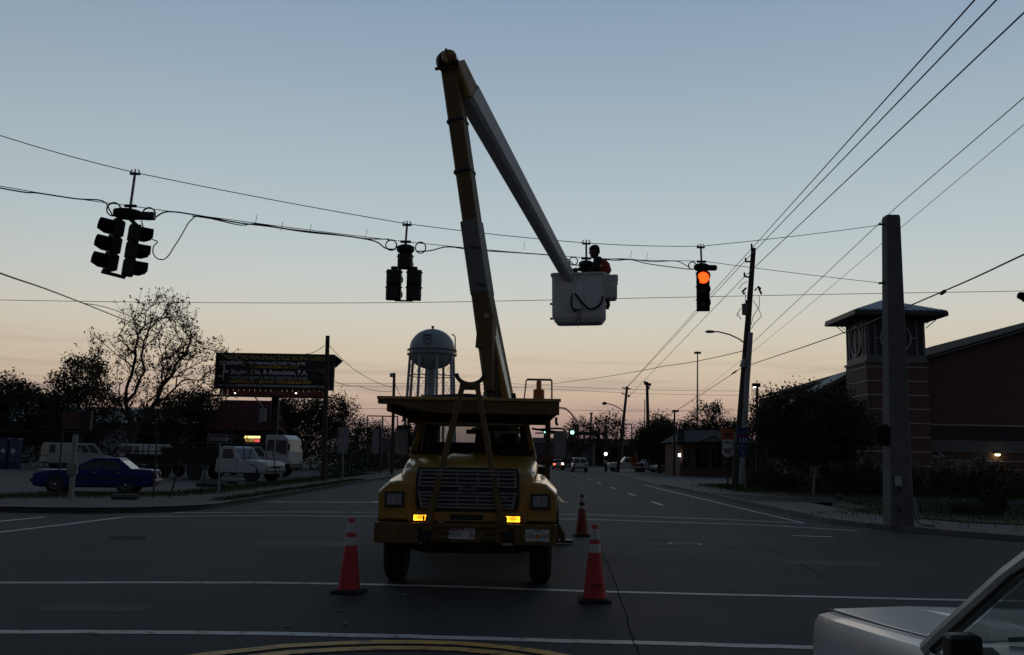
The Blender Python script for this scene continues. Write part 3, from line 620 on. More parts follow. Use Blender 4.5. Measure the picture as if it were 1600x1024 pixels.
# outriggers
for sx in (-1, 1):
    og = MB().beam((sx * 1.15, 5.75, .98), (sx * 1.62, 5.75, .14), .14, .16).build('outrigger', YELD, TR)
    MB().box((sx * 1.66, 5.75, .06), (.34, .3, .05)).beam((sx * 1.62, 5.75, .16), (sx * 1.64, 5.75, .07), .1, .1).build('outrigger_foot', DSTEEL, og, bevel=.01)
    MB().box((sx * 1.08, 5.75, 1.0), (.24, .24, .5)).build('outrigger_housing', YELD, og, bevel=.012)
# pedestal and turret
PD = MB().lathe([(.45, .86), (.45, .95), (.36, 1.0), (.34, 2.1), (.46, 2.14), (.46, 2.22), (.30, 2.24)], 24, c=(.3, 3.75, 0)).build('pedestal', YELD, TR, smooth=True)
def bm_(a, b, w0, h0, w1, h1, name, mt, par=TR, ch=.25, bev=0, ref=(.95, -.3, 0)): return MB().beam(a, b, w0, h0, w1, h1, ref=ref, ch=ch).build(name, mt, par, bevel=bev)
dB = 16.75
pA = L_(783, 636, dB); pS0 = L_(754, 462, dB + .2); pS1 = L_(737, 348, dB + .35); pE = L_(703, 104, dB + .7)
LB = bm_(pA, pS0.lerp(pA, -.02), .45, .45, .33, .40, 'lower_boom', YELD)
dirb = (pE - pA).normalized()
bm_(pS0 - dirb * .3, pE, .29, .36, .31, .34, 'boom_tube', YELD, LB)
bm_(pS0, pS1, .345, .43, .345, .41, 'insulator_sleeve', mat('sleeve_grey', (.16, .158, .145), .6, var=.2, scale=5), LB, ch=.16, bev=.012)
for t_ in (.12, .62): q = pS0.lerp(pS1, t_); MB().box(q + Vector((0, -.255, 0)), (.2, .006, .03), M=Matrix.Rotation(.15, 3, 'Y')).build('stencil_mark', DSTEEL, LB)
for t_ in (.30, .62): q = pS1.lerp(pE, t_); bm_(q, q + dirb * .05, .345, .41, .345, .41, 'boom_band', DSTEEL, LB)
# knuckle link and lift ram at the foot of the boom
bm_(L_(765, 612, dB - .45), L_(762, 500, dB - .3), .16, .22, .26, .3, 'lift_link', YELD, LB, bev=.01)
bm_(L_(752, 545, dB - .32), L_(756, 490, dB - .3), .14, .3, .12, .28, 'link_cheek', YELD, LB, bev=.01)
bm_(L_(792, 625, dB - .25), L_(768, 510, dB - .2), .14, .2, .12, .26, 'ram_cheek', YEL, LB, bev=.01)
MB().tube([L_(775, 640, dB - .4), L_(771, 560, dB - .3)], .07, 10).build('lift_ram', DSTEEL, LB, smooth=True)
MB().tube([L_(778, 640, dB + .1), L_(786, 622, dB), L_(806, 618, dB)], .05, 8).build('turret_hose', BLK, LB)
MB().box(L_(760, 632, dB), (.12, .12, .45)).build('turret_post', GREYP, LB)
MB().box(L_(783, 645, dB), (.95, .8, .35)).build('turret_head', YELD, LB, bevel=.04)
# elbow
eC = L_(701, 97, dB + .6)
EL = MB().lathe([(.13, -.09), (.20, -.09), (.215, -.06), (.215, .06), (.20, .09), (.13, .09)], 28, axis='X')
EL = EL.build('elbow_wheel', BLK, TR, smooth=True, loc=eC + Vector((-.03, 0, 0)), rot=(0, 0, R(-62)))
bm_(L_(680, 108, dB + .62), L_(716, 104, dB + .62), .36, .06, .36, .06, 'boom_end_plate', YELD, LB, bev=.01)
MB().lathe([(0, -.12), (.13, -.12), (.15, -.08), (.15, .0)], 22, c=eC + Vector((.02, -.12, .02)), axis='Y').build('elbow_disc', YEL, LB, smooth=True)
MB().box(eC + Vector((.0, -.27, .03)), (.05, .03, .26), M=Matrix.Rotation(-.35, 3, 'Y')).build('elbow_link', YELD, LB, bevel=.008)
MB().box(eC + Vector((.10, -.25, -.02)), (.12, .04, .12)).build('elbow_tag', mat('rust_red', (.22, .06, .03), .7), LB, bevel=.01)
pU0 = L_(714, 97, dB + .6); pU1 = L_(733, 152, dB + .85); pU2 = L_(897, 448, 21.55)
bm_(pU0, pU1, .22, .30, .36, .45, 'upper_boom_socket', YEL, TR, bev=.012, ref=(.83, -.55, 0))
UB = bm_(pU1.lerp(pU0, .12), pU2, .40, .46, .25, .27, 'upper_boom', mat('boom_fibreglass', (.62, .65, .67), .45, var=.12, scale=3), TR, ch=.35, ref=(.83, -.55, 0))
MB().lathe([(0, -.3), (.045, -.3), (.045, -.2)], 12, c=L_(715, 106, dB + .62), axis='Y').build('pivot_pin', BLK, LB)
# ---------------------------------------------------------------- the bucket, a part of the truck
bp = L_(905, 470, 21.6)
W2, H2, D2 = .62, .56, .36
BK = MB()
def bring(w, d, z, c=.08): return [(-w + c, -d, z), (w - c, -d, z), (w, -d + c, z), (w, d - c, z), (w - c, d, z), (-w + c, d, z), (-w, d - c, z), (-w, -d + c, z)]
BK.loft([bring(W2 - .10, D2 - .06, -H2), bring(W2 - .02, D2 - .01, -H2 + .1), bring(W2, D2, -H2 + .16), bring(W2, D2, H2), bring(W2 + .03, D2 + .03, H2), bring(W2 + .03, D2 + .03, H2 + .045), bring(W2 - .04, D2 - .04, H2 + .045), bring(W2 - .05, D2 - .05, -H2 + .14)])
BK = BK.build('bucket', mat('bucket_white', (.74, .75, .75), .5, var=.12, scale=5), TR, smooth=True, loc=bp, rot=(0, R(-1), R(-7)))
TT = MB().loft([bring(.14, .24, -.24, .05), bring(.17, .27, -.19, .05), bring(.18, .28, .26, .05), bring(.2, .3, .26, .05), bring(.2, .3, .3, .05), bring(.17, .27, .3, .05)]).build('tool_tray', MATS['bucket_white'], BK, smooth=True, loc=(W2 + .1, -.05, H2 - .32))
for z in (.17, .21): MB().box((0, 0, z), (.385, .585, .012)).build('tray_rib', MATS['bucket_white'], TT)
MB().box((-.2, -.05, H2 + .1), (.34, .3, .14)).build('control_box', BLK, BK, bevel=.02)
MB().tube(cat_rom([(-.08, -.42, .1), (-.02, -.47, .02), (.1, -.48, -.14), (.24, -.46, -.27), (.40, -.44, -.25), (.53, -.41, -.12), (.56, -.36, .02)], 5), .026, 8).build('hose_loop', BLK, BK, smooth=True)
MB().tube(cat_rom([(-.13, -.42, .1), (-.17, -.46, -.1), (-.13, -.45, -.25), (-.06, -.4, -.32)], 5), .02, 8).build('hose_loop', BLK, BK, smooth=True)
MB().box((-.02, -.40, -.02), (.24, .08, .5)).build('bucket_bracket', MATS['bucket_white'], BK, bevel=.02)
for x in (-.02, .04): MB().tube([(x, -.40, .1), (x, -.39, -.5), (x + .005, -.39, -.68 + x)], .006, 5).build('hanging_line', BLK, BK)
MB().tube([(.02, -.39, H2 + .05), (-.06, -.43, .38), (-.1, -.44, .2)], .008, 5).build('yellow_strap', mat('strap_yellow', (.5, .42, .03), .6), BK)
for z in (-.1, -.45): MB().box((-W2 - .02, -.2, z), (.07, .05, .05)).build('bucket_step', BLK, BK, bevel=.01)
MB().tube([(W2 + .04, -.05, .03), (W2 + .06, -.05, -.12), (W2 + .02, -.05, -.22)], .05, 8).build('tool_pouch', BLK, BK)
# ---------------------------------------------------------------- the worker (stands in the bucket)
def person(root_loc, rz):
    t = thing('person', 'worker in dark clothes and orange vest leaning over the rim of the raised bucket', 'person', root_loc, rz)
    # local frame: facing -X, z up, feet at z = 0
    J = {'pel': (-.16, 0, .98), 'wa': (-.11, 0, 1.1), 'ch': (-.05, 0, 1.30), 'up': (-.08, 0, 1.43), 'nk': (-.12, 0, 1.52),
         'hl': (-.16, -.1, .93), 'kl': (-.33, -.11, .66), 'al': (-.14, -.12, .34), 'tl': (-.30, -.13, .29), 'hr': (-.16, .1, .93), 'kr': (-.31, .11, .66), 'ar': (-.12, .12, .34), 'tr': (-.28, .13, .29),
         'sl': (-.08, -.17, 1.42), 'el': (-.2, -.23, 1.17), 'wl': (-.44, -.17, 1.10), 'sr': (-.08, .17, 1.42), 'er': (-.3, .2, 1.24), 'wr': (-.52, .1, 1.3)}
    Ed = [('pel', 'wa'), ('wa', 'ch'), ('ch', 'up'), ('up', 'nk'), ('pel', 'hl'), ('hl', 'kl'), ('kl', 'al'), ('al', 'tl'), ('pel', 'hr'), ('hr', 'kr'), ('kr', 'ar'), ('ar', 'tr'),
          ('up', 'sl'), ('sl', 'el'), ('el', 'wl'), ('up', 'sr'), ('sr', 'er'), ('er', 'wr')]
    Rd = dict(pel=(.16, .15), wa=(.16, .14), ch=(.19, .16), up=(.15, .13), nk=(.08, .075), hl=(.1, .1), kl=(.07, .07), al=(.05, .05), tl=(.045, .04), hr=(.1, .1), kr=(.07, .07), ar=(.05, .05), tr=(.045, .04),
              sl=(.095, .09), el=(.07, .055), wl=(.035, .035), sr=(.075, .075), er=(.055, .055), wr=(.035, .035))
    def skin(name, J, Ed, Rd, root, mt, par, sub=2):
        ks = list(J); me = bpy.data.meshes.new(name); me.from_pydata([J[k] for k in ks], [(ks.index(a), ks.index(b)) for a, b in Ed], [])
        o = bpy.data.objects.new(name, me); COL.objects.link(o)
        sk = o.modifiers.new('skin', 'SKIN'); sv = me.skin_vertices[0].data
        for i, k in enumerate(ks): sv[i].radius = Rd[k]; sv[i].use_root = k == root
        sb = o.modifiers.new('sub', 'SUBSURF'); sb.levels = sub; sb.render_levels = sub
        dg = bpy.context.evaluated_depsgraph_get(); m2 = bpy.data.meshes.new_from_object(o.evaluated_get(dg)); bpy.data.objects.remove(o)
        m2.materials.clear(); m2.materials.append(mt)
        return link(name, m2, par, smooth=True)
    body = skin('body', J, Ed, Rd, 'pel', mat('dark_shirt', (.02, .02, .024), .85), t)
    skinm = mat('skin', (.10, .055, .04), .6)
    # head in profile, looking to -X and a little down
    hd = MB(); rings = []
    prof = [(-.155, .035, .045, .0), (-.13, .07, .06, -.015), (-.09, .092, .075, -.012), (-.05, .1, .08, -.004), (0, .108, .085, 0), (.05, .112, .086, .006), (.09, .1, .078, .01), (.12, .072, .056, .012), (.138, .03, .025, .014)]
    for z, rx, ry, cx in prof: rings.append([(cx + rx * math.cos(2 * PI * k / 18), ry * math.sin(2 * PI * k / 18), z) for k in range(18)])
    hd.loft(rings); hl_ = (-.165, 0, 1.655)
    HD = hd.build('head', skinm, t, smooth=True, loc=hl_, rot=(0, R(-8), 0))
    MB().loft([[(-.098, -.018, -.035), (-.098, .018, -.035), (-.125, .012, -.035), (-.125, -.012, -.035)], [(-.1, -.01, .02), (-.1, .01, .02), (-.11, .006, .02), (-.11, -.006, .02)]]).build('nose', skinm, HD, smooth=True)
    MB().box((-.094, 0, -.075), (.014, .05, .014)).build('mouth', mat('lip', (.09, .04, .035), .6), HD, bevel=.005)
    for s in (-1, 1):
        MB().lathe([(0, -.012), (.012, -.006), (.014, .004), (0, .012)], 10, c=(-.094, s * .033, .01), axis='X').build('eye', mat('eye', (.08, .08, .08), .2), HD, smooth=True)
        MB().box((.0, s * .086, -.01), (.045, .016, .065)).build('ear', skinm, HD, bevel=.007)
    hair = MB(); hr_ = []
    for z, rx, ry, cx in [(-.05, .06, .075, .056), (0, .1, .09, .02), (.05, .118, .092, .005), (.095, .108, .084, .008), (.128, .078, .06, .012), (.148, .03, .025, .014)]: hr_.append([(cx + rx * math.cos(2 * PI * k / 18), ry * math.sin(2 * PI * k / 18), z) for k in range(18)])
    hair.loft(hr_).build('hair', mat('dark_hair', (.008, .007, .006), .7), HD, smooth=True)
    # safety vest shell round the trunk
    v = MB(); vr = []
    for z, rx, ry, cx in [(1.04, .15, .2, -.12), (1.13, .16, .2, -.08), (1.25, .175, .215, -.035), (1.38, .165, .21, -.065), (1.47, .11, .13, -.09)]: vr.append([(cx + .025 + (rx + .03) * math.cos(2 * PI * k / 20), ry * math.sin(2 * PI * k / 20), z) for k in range(20)])
    # open front: vest covers the back two thirds
    cut = [[p for k, p in enumerate(r) if not 7 <= k <= 13] for r in vr]; cut = [r[7:] + r[:7] for r in cut]
    vest = v.loft(cut, cap=False, close=False).build('vest', mat('vest_orange', (.28, .03, .018), .8, var=.4), t, smooth=True)
    so = vest.modifiers.new('solid', 'SOLIDIFY'); so.thickness = .012; so.offset = 1
    ym = mat('vest_stripe', (.7, .6, .15), .5)
    for zz, rx, cx in ((1.12, .182, -.012), (1.30, .192, -.045)):
        st_ = MB(); rg = [[(cx + rx * math.cos(a), (rx + .035) * math.sin(a), z) for a in [-1.7 + 3.4 * k / 12 for k in range(13)]] for z in (zz - .025, zz + .025)]
        st_.loft(rg, cap=False, close=False).build('vest_stripe', ym, vest)
    # hands with five fingers, curled over what they hold
    for wk, s, nm in (('wl', -1, 'l'), ('wr', 1, 'r')):
        w = Vector(J[wk]); Jh = {'w': tuple(w), 'p': tuple(w + Vector((-.055, 0, -.01)))}; Eh = [('w', 'p')]; Rh = {'w': (.028, .022), 'p': (.036, .018)}
        for i, (dy, ln) in enumerate(((-.03, .075), (-.01, .085), (.01, .08), (.03, .065))):
            a = 'f%d' % i; k1 = w + Vector((-.085, dy, -.012)); k2 = k1 + Vector((-ln * .5, 0, -ln * .3)); k3 = k2 + Vector((-ln * .15, 0, -ln * .4))
            Jh[a + 'a'] = tuple(k1); Jh[a + 'b'] = tuple(k2); Jh[a + 'c'] = tuple(k3); Eh += [('p', a + 'a'), (a + 'a', a + 'b'), (a + 'b', a + 'c')]
            for q in 'abc': Rh[a + q] = (.0095, .0095)
        k1 = w + Vector((-.04, -s * .04, -.01)); k2 = k1 + Vector((-.035, -s * .02, -.02)); Jh['ta'] = tuple(k1); Jh['tb'] = tuple(k2); Eh += [('w', 'ta'), ('ta', 'tb')]; Rh['ta'] = (.012, .012); Rh['tb'] = (.01, .01)
        skin('hand', Jh, Eh, Rh, 'w', skinm, t, 1)
    for k in ('tl', 'tr'):
        x, y, z = J[k]; MB().loft([[(x + .2, y - .05, .25), (x + .2, y + .05, .25), (x + .2, y + .05, .36), (x + .2, y - .05, .36)], [(x - .02, y - .055, .25), (x - .02, y + .055, .25), (x - .02, y + .05, .34), (x - .02, y - .05, .34)], [(x - .09, y - .04, .25), (x - .09, y + .04, .25), (x - .09, y + .035, .30), (x - .09, y - .035, .30)]]).build('boot', BLK, t, bevel=.012)
    return t
_hp = at(936, 430, 21.6)
_pp = person((_hp.x + .07, _hp.y + .02, _hp.z - 1.25), 0); _pp.scale = (1.1,) * 3
# ================================================================ SIGNALS, SPAN WIRES, POLES, SIGNS, CONES
def span_d(px): return 21.39 / (1 - .464 * (px - 800) / 1450)
SIGB = mat('signal_black', (.014, .017, .015), .55, var=.2)
HOODM = mat('visor_black', (.010, .010, .010), .9, spec=.1)
def lens_mat(c): return {'r': emit('signal_red_lit', (1, .055, .006), 3.4), 'g': emit('signal_green_lit', (.25, 1, .75), 6), 'off': mat('signal_lens_off', (.03, .02, .015), .15)}[c]
def head(parent, loc, rz, n=3, lit=None, tilt=(0, 0)):
    """n sections hanging from loc; faces -Y before rotation"""
    S = .345; out = None
    for i in range(n):
        z = -S * (i + .5)
        M_ = Matrix.Rotation(tilt[1], 4, 'Y') @ Matrix.Rotation(rz, 4, 'Z')
        o = MB().loft([[(-.165, -.09, z - S / 2 + .004), (.165, -.09, z - S / 2 + .004), (.165, -.09, z + S / 2 - .004), (-.165, -.09, z + S / 2 - .004)],
                       [(-.165, .06, z - S / 2 + .004), (.165, .06, z - S / 2 + .004), (.165, .06, z + S / 2 - .004), (-.165, .06, z + S / 2 - .004)],
                       [(-.12, .12, z - S / 2 + .03), (.12, .12, z - S / 2 + .03), (.12, .12, z + S / 2 - .03), (-.12, .12, z + S / 2 - .03)]]).build('signal_section', SIGB, parent, bevel=.014)
        o.matrix_local = Matrix.Translation(loc) @ M_
        l = MB().lathe([(0, -.115), (.08, -.112), (.14, -.10), (.15, -.092)], 24, c=(0, 0, z), axis='Y').build('lens', lens_mat(lit[1]) if lit and lit[0] == i else lens_mat('off'), o, smooth=True)
        v = MB(); r0 = .158
        rg = []
        for yy, e0 in ((-.09, 0), (-.2, .0), (-.33, .55)):
            rg.append([(r0 * math.cos(a), yy, z + r0 * math.sin(a)) for a in [R(-50) + e0 + (R(280) - 2 * e0) * k / 18 for k in range(19)]])
        vo = v.loft(rg, cap=False, close=False).build('visor', HOODM, o, smooth=True)
        so = vo.modifiers.new('s', 'SOLIDIFY'); so.thickness = .006
        for sx in (-1, 1): MB().box((sx * .175, -.02, z + .12), (.022, .05, .03)).build('hinge', SIGB, o)
    return out
def hanger(parent, top, bot, slim=.028):
    top = Vector(top); bot = Vector(bot)
    MB().beam(top, bot, slim * 1.6, slim * 1.1).build('hanger_bar', STEEL, parent)
    d = (bot - top)
    for t in (.2, .4, .6, .8): p = top.lerp(bot, t); MB().box(p + Vector((0, -slim * .6, 0)), (slim * .7, .01, .05)).build('hanger_slot', BLK, parent)
    c = MB().box(top + Vector((0, 0, .0)), (.2, .06, .035)).tube([top + Vector((-.1, 0, .01)), top + Vector((-.06, 0, .09))], .013, 5).tube([top + Vector((.1, 0, .01)), top + Vector((.06, 0, .09))], .013, 5).tube([top + Vector((0, 0, .0)), top + Vector((0, 0, .1))], .015, 5); c.build('span_clamp', DSTEEL, parent)
    MB().box(bot, (.24, .07, .05)).build('tether_clamp', DSTEEL, parent, bevel=.01)
    MB().tube([bot, bot + (d.normalized() * .14)], .03, 8).build('drop_pipe', DSTEEL, parent)
def hub(parent, c, w=.26):
    return MB().lathe([(0, .1), (.12, .1), (w, .06), (w, -.02), (w - .04, -.07), (.1, -.09), (0, -.09)], 20, c=c).build('disconnect_hub', SIGB, parent, smooth=True)
# leftmost: two heads on one hanger, swinging, visors to left and right
d0 = span_d(211); T = at(211, 272, d0); B = at(204, 322, d0)
t = thing('traffic_signal', 'leftmost hanging traffic signal, two dark heads side by side swinging on one hanger', 'traffic signal', (T.x, T.y, T.z), group='signals hung on the span wire')
b_ = B - T; hanger(t, (0, 0, 0), b_); hub(t, b_ + Vector((-.05, 0, -.17)), .27)
MB().box(b_ + Vector((.32, 0, -.2)), (.36, .16, .15)).build('terminal_box', SIGB, t, bevel=.03)
MB().tube([b_ + Vector((-.08, 0, -.2)), b_ + Vector((-.2, 0, -.28)), b_ + Vector((-.3, 0, -.3))], .04, 8).build('bracket_arm', SIGB, t)
MB().tube([b_ + Vector((0, 0, -.25)), b_ + Vector((.1, -.02, -.35)), b_ + Vector((.16, -.03, -.4))], .04, 8).build('bracket_arm', SIGB, t)
tilt = R(6)
head(t, b_ + Vector((-.22, 0, -.30)), R(-50), 3, tilt=(0, tilt)); head(t, b_ + Vector((.16, -.05, -.40)), R(118), 3, tilt=(0, R(5)))
MB().beam(b_ + Vector((-.47, 0, -1.34)), b_ + Vector((.02, -.05, -1.46)), .06, .04).build('bottom_bracket', SIGB, t)
# middle: five-section cluster seen from behind
d1 = span_d(636); T = at(636, 352, d1); B = at(634, 378, d1)
t = thing('traffic_signal', 'middle hanging signal, cluster of one dark head above two, left of the boom', 'traffic signal', (T.x, T.y, T.z), group='signals hung on the span wire')
b_ = B - T; hanger(t, (0, 0, 0), b_); hub(t, b_ + Vector((0, 0, -.18)), .2)
zz = b_.z - .28
head(t, (b_.x, 0, zz), R(180), 1); zz2 = zz - .36
head(t, (b_.x - .235, 0, zz2), R(178), 2); head(t, (b_.x + .215, 0, zz2), R(183), 2)
for sx in (-.235, .215): MB().box((b_.x + sx, 0, zz2 + .03), (.14, .12, .08)).build('head_cap', SIGB, t, bevel=.02)
MB().box((b_.x, 0, zz2 - .70), (.4, .05, .03)).build('bottom_bracket', SIGB, t)
# the hanger being worked on, beside the worker
d2 = 21.95; T = at(916, 381, d2); B = at(916, 404, d2)
t = thing('traffic_signal', 'hanger and hub of a signal without heads, in front of the worker in the bucket', 'traffic signal', (T.x, T.y, T.z), group='signals hung on the span wire')
b_ = B - T; hanger(t, (0, 0, 0), b_); hub(t, b_ + Vector((0, 0, -.17)), .18)
MB().box(b_ + Vector((-.02, 0, -.29)), (.5, .08, .05)).build('bracket_arm', SIGB, t, bevel=.01)
# edge of another signal at the right border
T = at(1604, 452, 33.9); t = thing('traffic_signal', 'dark signal head cut off by the right edge of the picture', 'traffic signal', tuple(T), group='signals hung on the span wire')
head(t, Vector((0, 0, -.12)), R(-70), 1); MB().box((0, 0, -.06), (.12, .12, .14)).build('span_clamp', DSTEEL, t)
# right: one head facing the camera, red lit
d3 = span_d(1095); T = at(1095, 387, d3); B = at(1096, 409, d3)
t = thing('traffic_signal', 'rightmost hanging traffic signal with its red light on', 'traffic signal', (T.x, T.y, T.z), group='signals hung on the span wire')
b_ = B - T; hanger(t, (0, 0, 0), b_); hub(t, b_ + Vector((.0, 0, -.16)), .2)
MB().box(b_ + Vector((.26, 0, -.16)), (.28, .14, .14)).build('terminal_box', SIGB, t, bevel=.04)
head(t, b_ + Vector((.03, 0, -.27)), R(-5), 3, lit=(0, 'r'))
# --- span wire, tether wire and signal cable
def spts(l): return [at(x, y, span_d(x)) for x, y in l]
wire('span_wire', spts([(-330, 105), (0, 212), (211, 270), (636, 350), (916, 380), (1095, 385), (1382, 351)]), .009, 'upper span wire that carries the hanging traffic signals', cat='wire', sag=.03)
wire('tether_wire', spts([(-330, 215), (0, 291), (204, 322), (634, 378), (916, 403), (1096, 408), (1382, 443)]), .008, 'lower tether wire just above the traffic signal heads', cat='wire', sag=.02)
CB = wire('signal_cable', spts([(-330, 225), (0, 294), (60, 302), (120, 311), (160, 314), (172, 330), (178, 337), (200, 333)]) , .014, 'black signal cable lashed along the tether wire, left of the leftmost signal', cat='cable', group='signal cables', steps=40)
wire('signal_cable', spts([(222, 342), (240, 341), (262, 331), (310, 337), (370, 348), (420, 354), (480, 363), (540, 369), (585, 377), (602, 388), (618, 390)]), .016, 'black signal cable between the leftmost and the middle signal', cat='cable', group='signal cables', steps=60)
wire('signal_cable', spts([(300, 338), (330, 342), (375, 352), (400, 350), (450, 358), (520, 366), (570, 373), (608, 374)]), .012, 'thinner cable sagging under the thick signal cable', cat='cable', group='signal cables', steps=60)
wire('drooping_cable', spts([(221, 345), (225, 358), (236, 373), (246, 378), (240, 385), (239, 395), (244, 403), (252, 406), (259, 404), (266, 396), (272, 386), (280, 374), (288, 360), (295, 348), (307, 337)]), .012, 'loose cable drooping in a loop right of the leftmost signal', cat='cable', steps=70)
wire('signal_cable', spts([(650, 393), (672, 392), (700, 386), (740, 391), (790, 394), (860, 399), (885, 404), (897, 414), (908, 414)]), .014, 'black signal cable between the middle signal and the bucket', cat='cable', group='signal cables', steps=50)
wire('signal_cable', spts([(930, 404), (960, 407), (985, 406), (1010, 412), (1045, 417), (1078, 421), (1090, 420)]), .012, 'lower signal cable between the bucket and the red signal', cat='cable', group='signal cables', steps=40)
wire('signal_cable', spts([(945, 405), (980, 405), (1020, 409), (1055, 408), (1070, 414), (1078, 419)]), .012, 'upper signal cable between the bucket and the red signal', cat='cable', group='signal cables', steps=40)
def coil(px, py, rpx, lb, sq=1.0):
    d = span_d(px); c = at(px, py, d); r = rpx * d / F; pts = []
    for k in range(40):
        a = 2 * PI * k / 20; pts.append((c.x + r * sq * math.cos(a) * (1 + .04 * (k // 20)), c.y + .02 * (k / 20), c.z + r * math.sin(a) * (1 - .03 * (k // 20))))
    MB().tube(pts, .013, 6).build('cable_coil', WIRE, label=lb, cat='cable', group='cable coils beside the signals')
coil(177, 327, 11, 'round cable coil left of the leftmost signal'); coil(232, 334, 10, 'round cable coil right of the leftmost signal')
coil(611, 383, 8.5, 'round cable coil left of the middle signal'); coil(657, 387, 9, 'round cable coil right of the middle signal', .9)
coil(896, 408, 6.5, 'round cable coil above the bucket rim'); coil(1082, 415, 6, 'round cable coil left of the red signal')
for px, py in ((399, 346), (439, 357), (484, 360), (571, 368), (818, 386), (985, 400), (1010, 404)):
    p = at(px, py, span_d(px)); MB().tube([p - Vector((0, 0, .06)), p + Vector((.03, 0, .14))], .006, 4).build('cable_tie', WIRE, CB)
# --- concrete strain pole at the right
bp_ = gr(1404, 820, .13); top = at(1392, 338, bp_.y + .0)
H = top.z; t = thing('concrete_pole', 'thick square concrete pole beside the right pavement that anchors the signal wires', 'pole', (bp_.x, bp_.y, .1))
PC = mat('pole_concrete', (.135, .138, .14), .9, var=.25, scale=2.5, bump=.3, bscale=30)
w0 = 35 / F * bp_.y / 2; w1 = 22 / F * bp_.y / 2; lean = top.x - bp_.x
def sq(w, z, x): c = w * .16; return [(x - w + c, -w, z), (x + w - c, -w, z), (x + w, -w + c, z), (x + w, w - c, z), (x + w - c, w, z), (x - w + c, w, z), (x - w, w - c, z), (x - w, -w + c, z)]
MB().loft([sq(w0 * 1.02, 0, 0), sq(w1, H - .16, lean), sq(w1 * .9, H - .1, lean)]).build('shaft', PC, t)
for py, s in ((351, 1), (443, 1)):
    q = at(1381, py, bp_.y) - Vector((bp_.x, bp_.y, .1)); MB().tube([q + Vector((-.14, 0, 0)), q + Vector((.1, 0, .02))], .03, 6).build('eye_bolt', DSTEEL, t)
q = at(1376, 680, bp_.y) - Vector((bp_.x, bp_.y, .1))
pd = MB().box(q + Vector((-.02, -.1, 0)), (.34, .34, .46)).build('pedestrian_signal', HOODM, t, bevel=.03)
for z in (-.26, .26): MB().box(q + Vector((.2, -.05, z)), (.5, .06, .04)).build('signal_bracket', BLK, pd, bevel=.008)
q = at(1394, 751, bp_.y) - Vector((bp_.x, bp_.y, .1)); MB().box(q + Vector((0, -.4, 0)), (.16, .03, .26)).build('push_button_sign', mat('sign_grey', (.42, .43, .44), .5), t, bevel=.006); MB().box(q + Vector((.01, -.4, -.22)), (.08, .06, .1)).build('push_button', BLK, t, bevel=.01)
q = at(1395, 795, bp_.y) - Vector((bp_.x, bp_.y, .1)); MB().box(q + Vector((0, -.42, 0)), (.07, .03, .14)).build('cover_plate', BLK, t, bevel=.008)
MB().tube([(.27, -.42, .75), (.28, -.42, .3), (.33, -.42, .12), (.45, -.42, .07), (.75, -.42, .06)], .035, 8).build('conduit', mat('pvc_grey', (.26, .27, .28), .5), t, smooth=True)
# --- leaning utility pole with transformer, twin steel riser pole
ud = 59.0
ub = at(1158, 762, ud); ut = at(1177.5, 388, ud)
t = thing('utility_pole', 'tall leaning wooden utility pole with a transformer and lamp arm, above the route signs', 'pole', (ub.x, ub.y, 0))
def u(px, py, dd=0): p = at(px, py, ud + dd); return Vector((p.x - ub.x, p.y - ub.y, p.z))
MB().tube([u(1149, 764), u(1163, 580), u(1177.5, 388)], [.27, .22, .15], 12).build('shaft', WOOD, t, smooth=True)
MB().tube([u(1158, 764, -.3), u(1167, 600, -.3), u(1173, 520, -.3)], [.2, .17, .15], 12).build('riser_pole', mat('weathered_grey', (.30, .32, .34), .7, var=.2), t, smooth=True)
MB().tube([u(1160, 574, -.3), u(1164, 562, -.3)], .2, 10).build('pole_band', STEEL, t)
for a, b in (((1176, 409), (1164, 409)), ((1174, 434), (1162, 432))):
    MB().beam(u(*a), u(*b), .09, .1).build('crossarm', WOOD, t); p = u(*b); MB().lathe([(.03, 0), (.07, .04), (.05, .1), (.08, .14), (.04, .22), (0, .24)], 10, c=p + Vector((.05, 0, .03))).build('insulator', DSTEEL, t, smooth=True)
MB().lathe([(.05, -.2), (.08, 0), (.05, .08), (.08, .14), (.04, .3), (0, .32)], 10, c=u(1174.5, 388)).build('insulator', DSTEEL, t, smooth=True)
tp = u(1164.5, 484); TRF = MB().lathe([(0, -.34), (.2, -.34), (.22, -.3), (.22, .28), (.24, .3), (.24, .34), (.1, .4), (0, .4)], 16, c=tp).build('transformer', mat('transformer_grey', (.18, .19, .2), .5), t, smooth=True)
MB().tube([tp + Vector((.05, 0, .38)), tp + Vector((.05, 0, .62))], .05, 8).tube([tp + Vector((.2, 0, .1)), tp + Vector((.42, 0, .1))], .05, 6).build('bushing', DSTEEL, TRF)
for pts in ([(1180, 454), (1184, 448), (1190, 460), (1186, 450)], [(1166, 450), (1160, 456), (1163, 460)], [(1184, 448), (1189, 452)]):
    MB().tube([u(*p) for p in pts], .07, 6).build('fuse_cutout', DSTEEL, t)
for pts in ([(1186, 462), (1187, 478), (1176, 496), (1174, 508)], [(1177, 470), (1186, 484), (1190, 495), (1180, 504), (1174, 514)], [(1164, 455), (1165, 470)], [(1157, 482), (1151, 494), (1158, 499), (1152, 489)], [(1168, 440), (1160, 444), (1154, 452)]):
    MB().tube([u(*p) for p in pts], .022, 5).build('jumper_wire', WIRE, t)
LA = MB().tube([u(1163, 536), u(1155, 530), u(1140, 523), u(1122, 518.5), u(1114, 518.5)], .045, 8).build('lamp_arm', STEEL, t, smooth=True)
